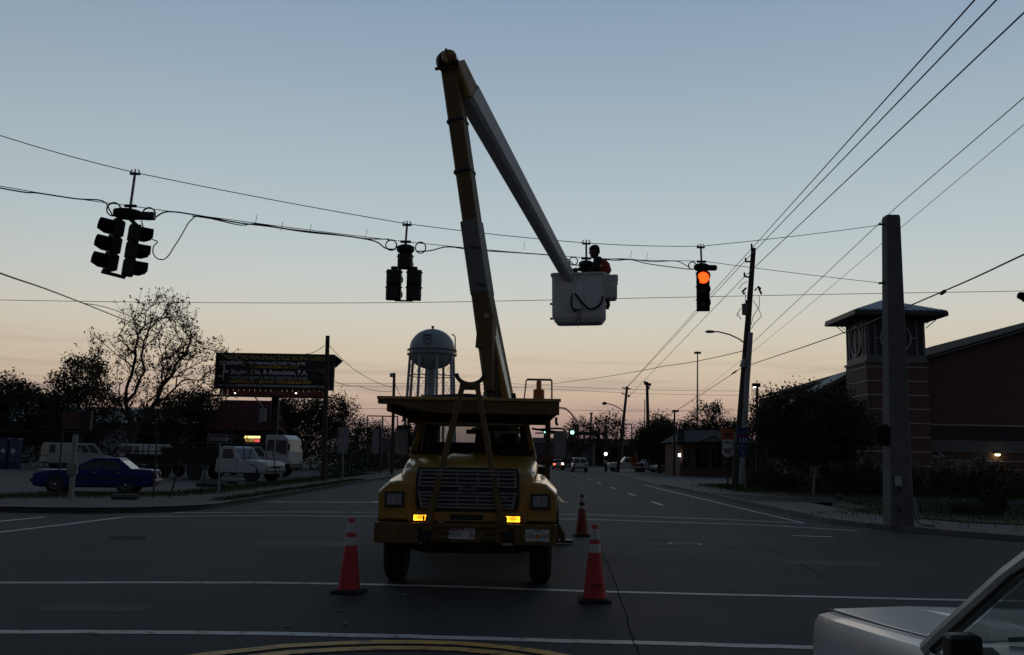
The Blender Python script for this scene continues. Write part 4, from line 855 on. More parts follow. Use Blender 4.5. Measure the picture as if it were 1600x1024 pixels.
lp = u(1109, 518.5); MB().loft([[(lp.x + dx, lp.y + w * math.cos(a), lp.z + h * math.sin(a)) for a in [2 * PI * k / 10 for k in range(10)]] for dx, w, h in ((.3, .05, .05), (.18, .13, .09), (-.12, .16, .1), (-.28, .08, .05))]).build('lamp_head', STEEL, LA, smooth=True)
# power lines from the right over the pole and down the street
far = lambda px, py, d: at(px, py, d)
PW = [((1523, 0), (1175, 388), (979, 606)), ((1557, 0), (1165, 407), (972, 614)), ((1600, 20), (1160, 436), (982, 620))]
_pl = ['leftmost', 'middle', 'rightmost']
for i, (a, b, c) in enumerate(PW):
    k = 1.35; a2 = (b[0] + (a[0] - b[0]) * k, b[1] + (a[1] - b[1]) * k)
    wire('power_line', [at(*a2, 15), at(*b, ud), at(*c, 115)], .02, f'{_pl[i]} of the three high power lines running over the leaning utility pole', cat='wire', group='power lines', steps=40)
wire('power_line', [at(1680, 84, 20), at(1405, 320, 34), at(1163, 548, ud)], .014, 'cable from the upper right corner down to the middle of the leaning pole', cat='wire', group='power lines')
wire('power_line', [at(1680, 128, 24), at(1405, 358, 42), at(1200, 530, 70), at(1060, 640, 130)], .012, 'faintest lower line crossing behind the concrete pole', cat='wire', group='power lines')
wire('telephone_cable', [at(1163, 548, ud), at(1040, 572, 75), at(900, 595, 110), at(800, 606, 150)], .025, 'thin cable running left from the leaning pole behind the truck', cat='wire', sag=.1)
wire('telephone_cable', [at(1720, 345, 17), at(1600, 398, 20), at(1480, 453, 26), at(1300, 527, 38), at(1163, 574, ud - .3), at(1130, 594, 66), at(1024, 660, 100), at(960, 673, 115), at(890, 690, 150)], .022, 'thick black telephone cable running from the right edge to the leaning pole', cat='wire', steps=60)
for px, py, d in ((1478, 454, 26.1), (1152, 579, 61)):
    p = at(px, py, d); q = at(px - 9, py + 6, d * 1.01); MB().tube([p, p.lerp(q, .2), p.lerp(q, .8), q], [.02, .055, .055, .02], 8).build('cable_splice', BLK, label=('cable splice right of the concrete pole' if px > 1300 else 'cable splice beside the leaning pole'), cat='splice', smooth=True)
wire('span_wire', [at(-300, 462, 36), at(0, 469, 35), at(300, 473, 34), at(636, 473, 34), at(1000, 466, 34), at(1300, 460, 34), at(1600, 455, 34), at(1760, 452, 34)], .011, 'nearly level wire crossing the whole view at mid height', cat='wire')
wire('telephone_cable', [at(-200, 350, 14), at(0, 427, 20), at(70, 451, 25), at(140, 478, 33), at(220, 510, 42), at(300, 540, 50), at(400, 560, 58), at(507, 586, 62)], .02, 'thick bundled cable sloping down from the left edge past the bare tree', cat='wire', steps=60)
wire('telephone_cable', [at(130, 474, 32), at(180, 485, 40), at(260, 520, 52), at(340, 551, 66), at(400, 572, 80)], .016, 'second cable parting from the thick bundle in front of the bare tree', cat='wire', steps=40)
for i, (pts, lb) in enumerate((([(513, 538), (560, 582), (612, 605)], 'wire from the dark pole by the billboard down to the right'), ([(520, 594), (560, 603), (612, 612)], 'lower wire between billboard and lamp pole'),
        ([(507, 540), (478, 553)], 'short guy wire left of the dark billboard pole'), ([(617, 600), (640, 640)], 'guy wire from the lamp pole towards the deck'))):
    wire('service_wire', [at(x, y, 62 + 8 * k) for k, (x, y) in enumerate(pts)], .02, lb, cat='wire', group='thin wires left of the truck', sag=.15)
for i, (y0, y1) in enumerate(((597, 611), (601, 618), (636, 640))):
    wire('power_line', [at(330, y0 - 4, 190), at(760, y0, 200), at(1180, y1, 210), at(1500, y1 + 22, 220)], .035, ['uppermost far power line low above the roofs', 'second far power line low above the roofs', 'lowest far power line just above the tree tops'][i], cat='wire', group='far power lines', sag=.6, steps=40)
# --- more poles
def pole(name, lb, base, top, d, r0, r1, mt=WOOD, cat='pole', group=None):
    a = at(*base, d); b = at(*top, d); t = thing(name, lb, cat, (a.x, d, 0), group=group)
    MB().tube([(0, 0, 0), (b.x - a.x, 0, b.z)], [r0, r1], 10).build('shaft', mt, t, smooth=True)
    return t, a, (lambda px, py, dd=0: at(px, py, d + dd) - Vector((a.x, d, 0)))
t, a, q = pole('utility_pole', 'leaning utility pole with crossarm and a lamp arm to its left, beside the street', (965, 739), (980, 604), 114, .24, .15)
MB().beam(q(972, 606), q(986, 608), .14, .14).build('crossarm', WOOD, t); MB().beam(q(971, 615), q(978, 617), .12, .12).build('crossarm', WOOD, t); MB().tube([q(981, 619), q(984, 619)], .15, 6).build('insulator', DSTEEL, t)
MB().tube([q(975, 644), q(966, 637), q(958, 633), q(950, 631), q(944, 630.5)], .06, 6).build('lamp_arm', DSTEEL, t); MB().tube([q(948, 630.5), q(945, 630.5), q(941, 631)], [.1, .22, .12], 8).build('lamp_head', DSTEEL, t)
MB().box(q(968, 662), (.3, .3, .7)).build('pole_box', DSTEEL, t)
t, a, q = pole('utility_pole', 'straight dark utility pole between the leaning street pole and the lamp pole', (1014, 736), (1011, 597), 132, .3, .2)
MB().beam(q(1007, 600), q(1017, 602), .3, .3).build('crossarm', WOOD, t)
for px, py in ((1008, 596), (1015, 599), (1013, 604)): MB().tube([q(px, py), q(px, py + 4)], .2, 6).build('insulator', DSTEEL, t)
t, a, q = pole('flag_pole', 'thin pale pole beside the straight dark utility pole', (1007, 736), (1007.5, 624), 128, .1, .06, STEEL)
t, a, q = pole('utility_pole', 'far utility pole with a short crossarm, above the mast-arm signal', (920, 690), (924, 645), 200, .3, .2)
MB().beam(q(921, 646), q(927, 646), .25, .2).build('crossarm', WOOD, t)
t, a, q = pole('utility_pole', 'far thin pole just left of the distant signal post', (935, 700), (936, 658), 210, .2, .15)
for px, lb in ((898, 'far pole just right of the distant green light'), (902, 'second far pole right of the distant green light')): pole('utility_pole', lb, (px, 735), (px + 1, 662 if px > 900 else 664), 170, .22, .14, group='far thin poles')
t, a, q = pole('lamp_post', 'dark parking-lot lamp post with box heads, left of the gabled house', (1053, 737), (1054, 642), 95, .12, .09, DSTEEL)
MB().box(q(1055.5, 642.5), (.62, .3, .22)).build('lamp_head', BLK, t, bevel=.02)
t, a, q = pole('high_mast_light', 'very tall thin highway mast with a ring of lamps on top', (1089, 705), (1090, 549), 230, .3, .14, STEEL)
MB().lathe([(.1, .2), (.8, .1), (.8, -.3), (.1, -.3)], 10, c=q(1090, 551)).build('lamp_ring', DSTEEL, t)
for s in (-1, 1): MB().box(q(1090 + s * 3.6, 551.5), (.5, .5, .5)).build('lamp_head', DSTEEL, t)
t, a, q = pole('lamp_post', 'parking-lot lamp post with a lit box head, right of the leaning pole', (1184, 742), (1182.5, 600), 75, .13, .1, DSTEEL)
hd_ = MB().box(q(1181.5, 602), (.62, .42, .3)).build('lamp_head', BLK, t, bevel=.03); MB().box(q(1179, 605), (.2, .2, .04)).build('lamp_lens', emit('lamp_white', (.95, 1, .95), 5), hd_)
t, a, q = pole('utility_pole', 'dark wooden pole standing in front of the right end of the billboard', (505, 757), (512, 525), 55, .16, .12)
t, a, q = pole('lamp_post', 'dark pole with a pale floodlight box, left of the water tower', (612, 742), (616, 583), 75, .14, .11)
MB().box(q(612.5, 586.5), (.33, .3, .32)).build('lamp_head', mat('pale_box', (.3, .33, .36), .5), t, bevel=.03)
t, a, q = pole('globe_lamp', 'small post with a lit white globe, left of the truck mirror', (607, 735), (607, 700), 95, .06, .05, STEEL, cat='lamp')
MB().lathe([(0, -.17), (.12, -.12), (.17, 0), (.12, .12), (0, .17)], 14, c=q(607, 696.5)).build('globe', emit('globe_white', (1, .97, .88), 6), t, smooth=True)
# distant mast-arm signal over the street
t, a, q = pole('mast_arm_signal', 'distant mast-arm traffic signal with green lights across the street', (946.5, 737), (946.5, 666), 118, .2, .16, DSTEEL, cat='traffic signal')
MB().tube([q(947, 678), q(900, 677), q(836, 677)], [.16, .12, .09], 8).build('mast_arm', DSTEEL, t)
MB().box(q(915, 677.5), (2.9, .06, .5)).build('street_name_sign', mat('street_sign_green', (.02, .07, .055), .5), t)
for px in (852, 894):
    h = MB().box(q(px, 679.5), (.42, .25, 1.15)).build('signal_head', BLK, t, bevel=.02); MB().lathe([(0, -.2), (.2, -.19), (.22, -.13)], 14, c=q(px, 676), axis='Y').build('lens', lens_mat('g'), h)
h = MB().box(q(946, 712), (.5, .4, 1.2)).build('pedestrian_signal', BLK, t); MB().lathe([(0, -.3), (.17, -.28), (.2, -.2)], 12, c=q(946.2, 709.5), axis='Y').build('lens', emit('ped_white', (.9, .95, 1), 5), h)
MB().box(q(946, 722) + Vector((0, -.22, 0)), (.36, .03, .4)).build('button_sign', stw, t)
# --- route signs in the island
def sign_post(base, top, d, r=.04, mt=STEEL, name='road_sign', lb='', group=None):
    t, a, q = pole(name, lb, base, top, d, r, r, mt, cat='sign', group=group); return t, q
SO = mat('sign_orange', (.42, .09, .03), .5, var=.1); SBL = mat('sign_blue', (.02, .06, .22), .5, var=.1); SBK = mat('sign_black', (.012, .012, .012), .5)
sd = 52.0
t, q = sign_post((1137, 768), (1137, 672), sd, .05, DSTEEL, lb='post with an orange arrow sign, WEST plate and the route 90 shield')
pn = MB().box(q(1137.5, 678, -.08), (.74, .02, .58)).build('orange_sign', SO, t, bevel=.01); c = q(1137.5, 678, -.1)
MB().poly([(c.x - .22, c.y, c.z - .03), (c.x - .05, c.y, c.z + .12 - .03), (c.x - .05, c.y, c.z + .01), (c.x + .2, c.y, c.z + .01), (c.x + .2, c.y, c.z - .07), (c.x - .05, c.y, c.z - .07), (c.x - .05, c.y, c.z - .15)]).build('arrow', SBK, pn)
pn = MB().box(q(1137, 692, -.08), (.6, .02, .3)).build('direction_plate', stw, t, bevel=.01); c = q(1137, 692, -.1); text('sign_word', 'WEST', .2, SBK, pn, c, sx=1.0, bold=.004)
c = q(1137.2, 705, -.08); w = .32
shp = [(-.95, .8), (-.6, 1), (-.25, .88), (0, 1), (.25, .88), (.6, 1), (.95, .8), (.8, .45), (1, .0), (.95, -.5), (.55, -.9), (0, -1.05), (-.55, -.9), (-.95, -.5), (-1, .0), (-.8, .45)]
pn = MB().prism([(c.x + x * w * 1.0, c.z + z * w) for x, z in shp], 'Y', c.y - .012, c.y + .012).build('route_shield', stw, t)
text('route_number', '90', .46, SBK, pn, (c.x, c.y - .016, c.z - .02), sx=.95, bold=.01)
t, q = sign_post((1164.5, 766), (1163, 668), sd, .04, mat('post_yellow_green', (.24, .2, .05), .6), lb='blue interstate 110 shield with arrow plate, in front of the leaning pole')
pn = MB().box(q(1160, 673, -.08), (.62, .02, .32)).build('direction_plate', SBL, t, bevel=.01)
c = q(1161, 687, -.08); w = .36
shp = [(-.95, .72), (-.5, .95), (0, .82), (.5, .95), (.95, .72), (1.05, .2), (.9, -.35), (.5, -.8), (0, -1.05), (-.5, -.8), (-.9, -.35), (-1.05, .2)]
pn = MB().prism([(c.x + x * w, c.z + z * w) for x, z in shp], 'Y', c.y - .012, c.y + .012).build('interstate_shield', SBL, t)
MB().prism([(c.x + x * w * .98, c.z + z * w * .98) for x, z in [(-.95, .72), (-.5, .95), (0, .82), (.5, .95), (.95, .72), (1.0, .5), (-1.0, .5)]], 'Y', c.y - .018, c.y - .013).build('shield_crown', mat('sign_dull_red', (.2, .02, .03), .5), pn)
text('route_number', '110', .36, stw, pn, (c.x, c.y - .016, c.z - .06), sx=.9, bold=.008)
pn = MB().box(q(1161, 700, -.08), (.58, .02, .2)).build('word_plate', SBL, t, bevel=.008); MB().box(q(1161, 697.2, -.1), (.56, .004, .025)).build('border_line', MATS['sign_dull_red'] if False else stw, pn)
pn = MB().box(q(1162, 709, -.08), (.5, .02, .36)).build('arrow_plate', SBL, t, bevel=.01); c = q(1162, 709, -.1)
MB().poly([(c.x, c.y, c.z + .13), (c.x + .08, c.y, c.z + .03), (c.x + .025, c.y, c.z + .03), (c.x + .025, c.y, c.z - .12), (c.x - .025, c.y, c.z - .12), (c.x - .025, c.y, c.z + .03), (c.x - .08, c.y, c.z + .03)]).build('arrow', stw, pn)
# one-way sign and other posts at the left
t, q = sign_post((341, 786), (344, 680), 32.2, .03, STEEL, lb='black and white one-way arrow sign on a post at the left corner')
pn = MB().box(q(343.5, 686, -.05), (.84, .012, .29)).build('sign_panel', mat('sign_dim_white', (.30, .31, .31), .5), t, bevel=.006); c = q(343.5, 686, -.06)
MB().box((c.x, c.y, c.z), (.8, .006, .25)).build('sign_field', SBK, pn)
MB().poly([(c.x - .34, c.y - .006, c.z + .065), (c.x + .2, c.y - .006, c.z + .065), (c.x + .2, c.y - .006, c.z + .11), (c.x + .37, c.y - .006, c.z), (c.x + .2, c.y - .006, c.z - .11), (c.x + .2, c.y - .006, c.z - .065), (c.x - .34, c.y - .006, c.z - .065)]).build('arrow', MATS['sign_dim_white'], pn)
text('sign_word', 'ONE WAY', .11, SBK, pn, (c.x - .06, c.y - .01, c.z))
t, q = sign_post((535, 754), (537, 670), 58, .04, STEEL, lb='back of a tall pale road sign on the left pavement')
MB().box(q(536.5, 685), (.66, .02, 1.36)).build('sign_panel', mat('sign_back', (.26, .27, .28), .5, .3), t, bevel=.01); MB().box(q(535.5, 705), (.55, .025, .3)).build('sign_panel', MATS['sign_back'], t)
t, q = sign_post((593, 744), (594, 668), 76, .06, DSTEEL, lb='dark post with a grey sign back left of the truck fender')
MB().box(q(590, 690) + Vector((0, .06, 0)), (.85, .03, 2.0)).build('sign_panel', MATS['sign_back'], t); MB().box(q(606, 695) + Vector((0, .1, 0)), (1.5, .03, 1.0)).build('sign_panel', mat('sign_back_dark', (.12, .12, .12), .6), t)
t, q = sign_post((110, 790), (118, 680), 29.5, .085, mat('pale_post', (.33, .33, .31), .7), lb='pale thick post with a push-button box in front of the blue sedan', name='signal_post')
MB().box(q(113.5, 733, -.1), (.3, .12, .36)).build('button_box', mat('box_grey', (.24, .24, .23), .6), t, bevel=.02)
t, q = sign_post((1382, 790), (1384.5, 735), 33, .025, STEEL, lb='small striped sign just left of the concrete pole')
MB().box(q(1386, 720), (.28, .02, .56)).build('sign_panel', stw, t); 
for k in range(3): MB().box(q(1386, 713 + 7 * k, -.03), (.26, .01, .07), M=Matrix.Rotation(.5, 3, 'Y')).build('stripe', MATS['sign_red'], t)
t, q = sign_post((1270, 776), (1273, 733), 41, .025, STEEL, lb='small dark sign on a thin stake in front of the hedge'); MB().box(q(1273, 737), (.4, .02, .5)).build('sign_panel', mat('stake_sign', (.1, .07, .07), .6), t)
# pipe fence of the car lot
t = thing('pipe_fence', 'thin steel pipe posts and rail of a fence in front of the parked cars', 'fence', (0, 0, 0))
fp = [(-40, 36.5), (-30, 35), (-22, 34), (-15.9, 33.2), (-12.0, 30.6 + 1.2)]
for x, y in fp: MB().tube([(x, y, .1), (x, y, 2.35)], .03, 6).build('post', DSTEEL, t)
for (x0, y0), (x1, y1) in zip(fp[:-1], fp[1:]): MB().tube([(x0, y0, 2.3), (x1, y1, 2.3)], .018, 5).build('rail', DSTEEL, t)
# dark leaning pipes by the lot entrance
for i, (a_, b_, lb) in enumerate((((264, 782), (282, 722), 'dark leaning pipe behind the blue sedan'), ((314, 777), (322, 730), 'short dark leaning stake left of the one-way sign'), ((432, 752), (425, 690), 'dark pipe leaning in front of the white pickup'))):
    d = (31.5, 34, 46)[i]; MB().tube([at(*a_, d), at(*b_, d)], .03, 6).build('leaning_pipe', DSTEEL, label=lb, cat='pipe', group='dark pipes in the lot')
# parking stops and kerb logs
for i, (px, py, ln, lb) in enumerate(((345, 756, 1.7, 'pale log-like parking stop right of the one-way post'), (330, 760, 1.3, 'pale parking stop left of the one-way post'), (196, 781, .8, 'broken concrete lump under the blue sedan'))):
    p = gr(px, py, .12); MB().loft([[(p.x + x, p.y + .13 * math.cos(a) + .08 * x, .2 + .1 * math.sin(a)) for a in [2 * PI * k / 8 for k in range(8)]] for x in (-ln / 2, 0, ln / 2)]).build('parking_stop', CONC, label=lb, cat='parking stop', group='parking stops', smooth=True)
# --- traffic cones
def cone(px, py, lb, h=.91, dark=False, tilt=0):
    p = gr(px, py); t = thing('traffic_cone', lb, 'cone', (p.x, p.y, 0), rnd.uniform(-.2, .2), group='traffic cones round the truck')
    O = mat('cone_orange', (.46, .03, .035), .6, var=.3, scale=9) if not dark else mat('cone_dirty', (.30, .05, .035), .7, var=.4)
    S = mat('cone_sleeve', (.45, .46, .46), .4, var=.15, scale=9)
    def r(z): return .036 + (.142 - .036) * (1 - (z - .04) / (h - .04))
    MB().lathe([(r(.04), .04), (r(.3), .3), (r(h - .02), h - .02), (r(h) * .8, h), (.02, h), (.02, h - .05)], 26).build('cone_body', O, t, smooth=True)
    b = MB(); w = .19
    b.loft([[(-w, -w + .03, .003), (-w + .03, -w, .003), (w - .03, -w, .003), (w, -w + .03, .003), (w, w - .03, .003), (w - .03, w, .003), (-w + .03, w, .003), (-w, w - .03, .003)],
            [(-w, -w + .03, .03), (-w + .03, -w, .03), (w - .03, -w, .03), (w, -w + .03, .03), (w, w - .03, .03), (w - .03, w, .03), (-w + .03, w, .03), (-w, w - .03, .03)],
            [(-.15, -.12, .05), (-.12, -.15, .05), (.12, -.15, .05), (.15, -.12, .05), (.15, .12, .05), (.12, .15, .05), (-.12, .15, .05), (-.15, .12, .05)]]).build('cone_base', RUB, t)
    for z0, z1 in (((.58, .68), (.735, .86)) if not dark else ((.6, .67), (.74, .84))):
        MB().lathe([(r(z0) + .003, z0), (r(z1) + .003, z1)], 26).build('reflective_sleeve', S, t, smooth=True)
    if dark: MB().lathe([(r(.84) + .003, .845), (r(h) + .002, h)], 18).build('black_tip', BLK, t, smooth=True); MB().lathe([(r(.67) + .006, .675), (r(.72) + .006, .72)], 18).build('black_band', BLK, t, smooth=True)
    return t, r
cone(545, 926, 'orange traffic cone with two white sleeves, left of the truck')
t, r_ = cone(929, 940, 'orange traffic cone with dark stencil letters, right of the truck')
t.rotation_euler = (0, 0, 0)
text('stencil', 'W1F', .07, BLK, t, (0, -r_(.2) - .004, .2), rot=(PI / 2 - .12, 0, 0)); text('stencil', 'II', .06, BLK, t, (-.06, -r_(.5) + .006, .5), rot=(PI / 2 - .12, 0, -.5))
cone(909, 838, 'dirty dark traffic cone with a black tip, behind the right front cone', dark=True)
# ================================================================ VEHICLES
BLUEP = mat('blue_paint', (.002, .011, .14), .35, var=.08, spec=.3)
def car(name, label, loc, rz, body, paint, gh, wheels, W=1.75, group=None, cat='car', wr=.32, pillars=(), glassm=None, tail=None, headm=None, rim=None, handles=True, plate=True, tumble=.86, extra=None):
    """body: stations (x, z_bottom, z_top, halfwidth) nose (+X) to tail; gh: (x_front_base, x_front_top, x_rear_top, x_rear_base, z_belt, z_roof)"""
    t = thing(name, label, cat, loc, rz, group)
    rings = []
    for x, zb, zt, hw in body:
        zm = zb + (zt - zb) * .45
        rings.append([(x, -hw * .9, zb), (x, -hw, zb + .08), (x, -hw * 1.005, zm), (x, -hw * .985, zt - .06), (x, -hw * .92, zt), (x, hw * .92, zt), (x, hw * .985, zt - .06), (x, hw * 1.005, zm), (x, hw, zb + .08), (x, hw * .9, zb)])
    B = MB().loft(rings).build('body', paint, t, smooth=True)
    hw = W / 2 * .93; tw = hw * tumble
    fb, ft, rt, rb, zb, zr = gh
    g = MB().loft([[(fb, -hw, zb - .05), (fb, hw, zb - .05), (rb, hw, zb - .05), (rb, -hw, zb - .05)], [(ft, -tw, zr - .05), (ft, tw, zr - .05), (rt, tw, zr - .05), (rt, -tw, zr - .05)],
                   [(ft - .09, -tw * .93, zr), (ft - .09, tw * .93, zr), (rt + .07, tw * .93, zr), (rt + .07, -tw * .93, zr)]]).build('cabin', paint, t, bevel=.03)
    G = glassm or DGLASS
    def P(s, u, v):     # u 0..1 front to rear, v 0..1 belt to roof on side s
        x0 = fb + (ft - fb) * v; x1 = rb + (rt - rb) * v
        return (x0 + (x1 - x0) * u, s * (hw + (tw - hw) * v + .006), zb - .05 + (zr - zb) * v)
    for s in (-1, 1):
        for u0, u1 in pillars:
            MB().poly([P(s, u0, .1), P(s, u1, .1), P(s, u1 - (.0 if u1 < .9 else 0), .86), P(s, u0, .86)]).build('side_window', G, g)
    def Q(front, y, v, e=.008):
        x = (fb + (ft - fb) * v + e) if front else (rb + (rt - rb) * v - e); w = (hw + (tw - hw) * v) * .9
        return (x, y * w, zb - .05 + (zr - zb) * v)
    MB().poly([Q(1, -1, .1), Q(1, 1, .1), Q(1, 1, .9), Q(1, -1, .9)]).build('windscreen', G, g)
    if abs(rb - rt) < .25:
        MB().poly([Q(0, -1, .15), Q(0, -.06, .15), Q(0, -.06, .85), Q(0, -1, .85)]).build('rear_window', G, g); MB().poly([Q(0, .06, .15), Q(0, 1, .15), Q(0, 1, .85), Q(0, .06, .85)]).build('rear_window', G, g)
    else: MB().poly([Q(0, -1, .12), Q(0, 1, .12), Q(0, 1, .86), Q(0, -1, .86)]).build('rear_window', G, g)
    for x in wheels:
        for s in (-1, 1):
            y = s * (W / 2 - .12)
            MB().lathe([(wr + .07, -.02), (wr + .07, .16)], 24, c=(x, s * (W / 2 - .10) - (.07 if s > 0 else .07), wr + .02), axis='Y').build('wheel_arch', BLK, t)
            w = MB().lathe([(wr * .6, -.1), (wr - .03, -.11), (wr, -.08), (wr, .08), (wr - .03, .11), (wr * .6, .1)], 24, c=(x, y, wr), axis='Y').build('wheel', RUB, t, smooth=True)
            MB().lathe([(wr * .62, s * .09), (wr * .55, s * .105), (wr * .3, s * .085), (.05, s * .11), (0, s * .11)], 20, c=(x, y + s * .008, wr), axis='Y').build('rim', rim or STEEL, w, smooth=True)
    xf, zfb, zft, whf = body[0]; xr, zrb, zrt, whr = body[-1]
    MB().box((xf + .03, 0, zfb + .13), (.14, whf * 1.96, .16)).build('front_bumper', BLK if paint is BLUEP else STEEL, t, bevel=.04)
    MB().box((xr - .03, 0, zrb + .13), (.14, whr * 1.96, .16)).build('rear_bumper', BLK if paint is BLUEP else STEEL, t, bevel=.04)
    for s in (-1, 1):
        MB().box((xf + .01, s * (whf - .24), zft - .16), (.06, .34, .14)).build('headlight', headm or mat('car_lamp', (.4, .41, .42), .15), t, bevel=.015)
        MB().box((xr - .005, s * (whr - .16), zrt - .17), (.05, .26, .2)).build('tail_light', tail or mat('tail_red', (.16, .012, .012), .3), t, bevel=.015)
        MB().box((fb - .32, s * (W / 2 + .06), zb + .05), (.1, .16, .12)).build('side_mirror', paint if paint is not BLUEP else BLK, t, bevel=.03)
    MB().box((xf + .012, 0, zft - .17), (.05, whf * .9, .13)).build('grille', BLK, t, bevel=.01)
    if plate: MB().box((xr - .035, 0, zrb + .3), (.02, .32, .16)).build('licence_plate', stw, t)
    if handles:
        for s in (-1, 1):
            for x in handles if isinstance(handles, (list, tuple)) else ((ft + rt) / 2 + .1,): MB().box((x, s * (W / 2 + .004), zb - .14), (.15, .02, .03)).build('door_handle', CHROME, t, bevel=.006)
    return t
def seam(t, x, z0, z1, W):
    for s in (-1, 1): MB().box((x, s * (W / 2 + .001), (z0 + z1) / 2), (.012, .012, z1 - z0)).build('door_seam', BLK, t)
SED = [(2.40, .34, .62, .72), (2.36, .26, .72, .80), (2.0, .2, .82, .855), (1.0, .2, .90, .87), (.6, .2, .93, .875), (-1.2, .2, .95, .875), (-1.6, .2, .96, .87), (-2.3, .24, .93, .84), (-2.42, .34, .88, .80)]
# blue sedan in the lot
t = car('sedan', 'blue four-door sedan parked across the front of the left car lot', (-15.75, 36.0, .1), PI + R(9), SED, BLUEP, (.95, .12, -1.02, -1.62, .93, 1.40), (1.45, -1.35), W=1.76, pillars=((.12, .47), (.51, .82)), handles=(-.05, -1.05), rim=mat('hubcap', (.5, .51, .52), .4, .4))
t.scale = (.89, .89, .93)
for x in (.72, -.32, -1.3): seam(t, x, .3, .9, 1.76)
for s in (-1, 1): MB().box((-.2, s * .885, .55), (3.6, .02, .05)).build('side_moulding', BLK, t)
MB().box((1.7, 0, .875), (1.3, 1.4, .03)).build('hood_panel', BLUEP, t, bevel=.014)
# white vans
VAN = [(2.55, .45, .85, .86), (2.45, .36, 1.02, .93), (1.75, .33, 1.15, .98), (1.0, .33, 1.2, .99), (-2.5, .35, 1.25, .99), (-2.62, .42, 1.25, .97)]
VANW = mat('van_white', (.42, .43, .44), .4, var=.1, coat=.1)  # white paint darkened to carry the shade under the trees
def van(label, loc, rz, decal=True):
    t = car('van', label, loc, rz, VAN, VANW, (1.75, 1.1, -2.52, -2.62, 1.2, 2.06), (1.75, -1.5), W=2.0, group='white vans in the lot', cat='van', wr=.37, pillars=((.06, .2), (.23, .36), (.86, .97)), tumble=.9, plate=True)
    for s in (-1, 1):
        MB().box((0, s * .998, 1.28), (3.0, .012, .025)).build('body_crease', STEEL, t)
        if decal:
            for zz_ in (1.75, 1.48): MB().box((-.3, s * .965, zz_), (.3, .05, .2)).build('decal_mark', mat('decal_blue', (.02, .07, .2), .5), t, bevel=.02)
    MB().box((-2.632, 0, 1.5), (.01, .03, 1.1)).build('door_gap', BLK, t); MB().box((-2.64, .12, 1.05), (.03, .12, .05)).build('door_handle', BLK, t)
    for y in (-.5, .45): MB().box((-2.632, y, 1.0), (.008, .45, .06)).build('door_lettering', mat('decal_dark', (.06, .06, .07), .6), t)
    MB().box((-2.66, 0, .5), (.1, 1.96, .18)).build('step_bumper', BLK, t, bevel=.03)
    return t
van('white van with blue letters seen from behind, left of the blue sedan roof', (-36.2, 78.5, .12), R(42))
van('white van mostly hidden by the tree trunk, right of the blue sedan', (-29.5, 77.5, .12), R(58), False)
van('white van behind the dark stake truck, only windows showing', (-23.5, 84, .12), R(20), False)
# white pickup with a dark stake bed
PUB = [(2.5, .5, .95, .88), (2.42, .42, 1.06, .95), (1.9, .4, 1.12, .99), (.75, .4, 1.2, 1.0), (-.75, .4, 1.22, 1.0), (-.8, .45, 1.22, .98)]
t = car('pickup_truck', 'white pickup with a dark stake bed and ladder rack behind the one-way sign', (-15.3, 53.0, .1), R(-22), PUB, mat('pickup_white', (.5, .51, .52), .35, var=.1, coat=.2), (.85, .3, -.62, -.75, 1.18, 1.9), (1.62, -2.3), W=2.0, cat='truck', wr=.42, pillars=((.22, .82),), rim=DSTEEL)
MB().span(-4.6, -.95, -1.05, 1.05, .78, .92).build('bed_floor', DSTEEL, t)
for s in (-1, 1): MB().span(-4.6, -.95, s * 1.03, s * 1.06, .9, 1.75).build('bed_side', mat('bed_black', (.012, .012, .013), .8), t)
MB().span(-1.0, -.94, -1.05, 1.05, .9, 1.95).build('headboard', MATS['bed_black'], t)
for x in (-4.5, -3.4, -2.3, -1.2, 1.0): MB().tube([(x if x < 0 else x + .2, -1.0, .9 if x < 0 else 1.1), (x, -1.0, 2.05), (x, 1.0, 2.05), (x if x < 0 else x + .2, 1.0, .9 if x < 0 else 1.1)], .03, 6).build('rack_hoop', BLK, t)
for s in (-1, 1): MB().tube([(-4.6, s * 1.0, 2.05), (1.1, s * 1.0, 2.05)], .03, 6).build('rack_rail', BLK, t)
seam(t, .62, .5, 1.15, 2.0); seam(t, -.5, .5, 1.15, 2.0)
# dark trailer left of it
t = thing('trailer', 'dark flatbed trailer with open rails behind the pickup bed', 'trailer', (-21.2, 58.0, .1), R(-6))
MB().span(-2.2, 2.2, -1, 1, .75, .95).build('bed_floor', DSTEEL, t)
for s in (-1, 1):
    MB().span(-2.2, 2.2, s * .98, s * 1.02, 1.5, 1.56).build('rail', BLK, t); MB().span(-2.2, 2.2, s * .98, s * 1.02, .95, 1.35).build('side_board', MATS['bed_black'], t)
    for x in (-2.1, -.7, .7, 2.1): MB().span(x - .03, x + .03, s * .97, s * 1.03, .95, 1.95).build('stake', BLK, t)
    for x in (-.5, .4): MB().lathe([(.2, -.1), (.37, -.1), (.38, .0), (.37, .1), (.2, .1)], 18, c=(x, s * .95, .38), axis='Y').build('wheel', RUB, t, smooth=True)
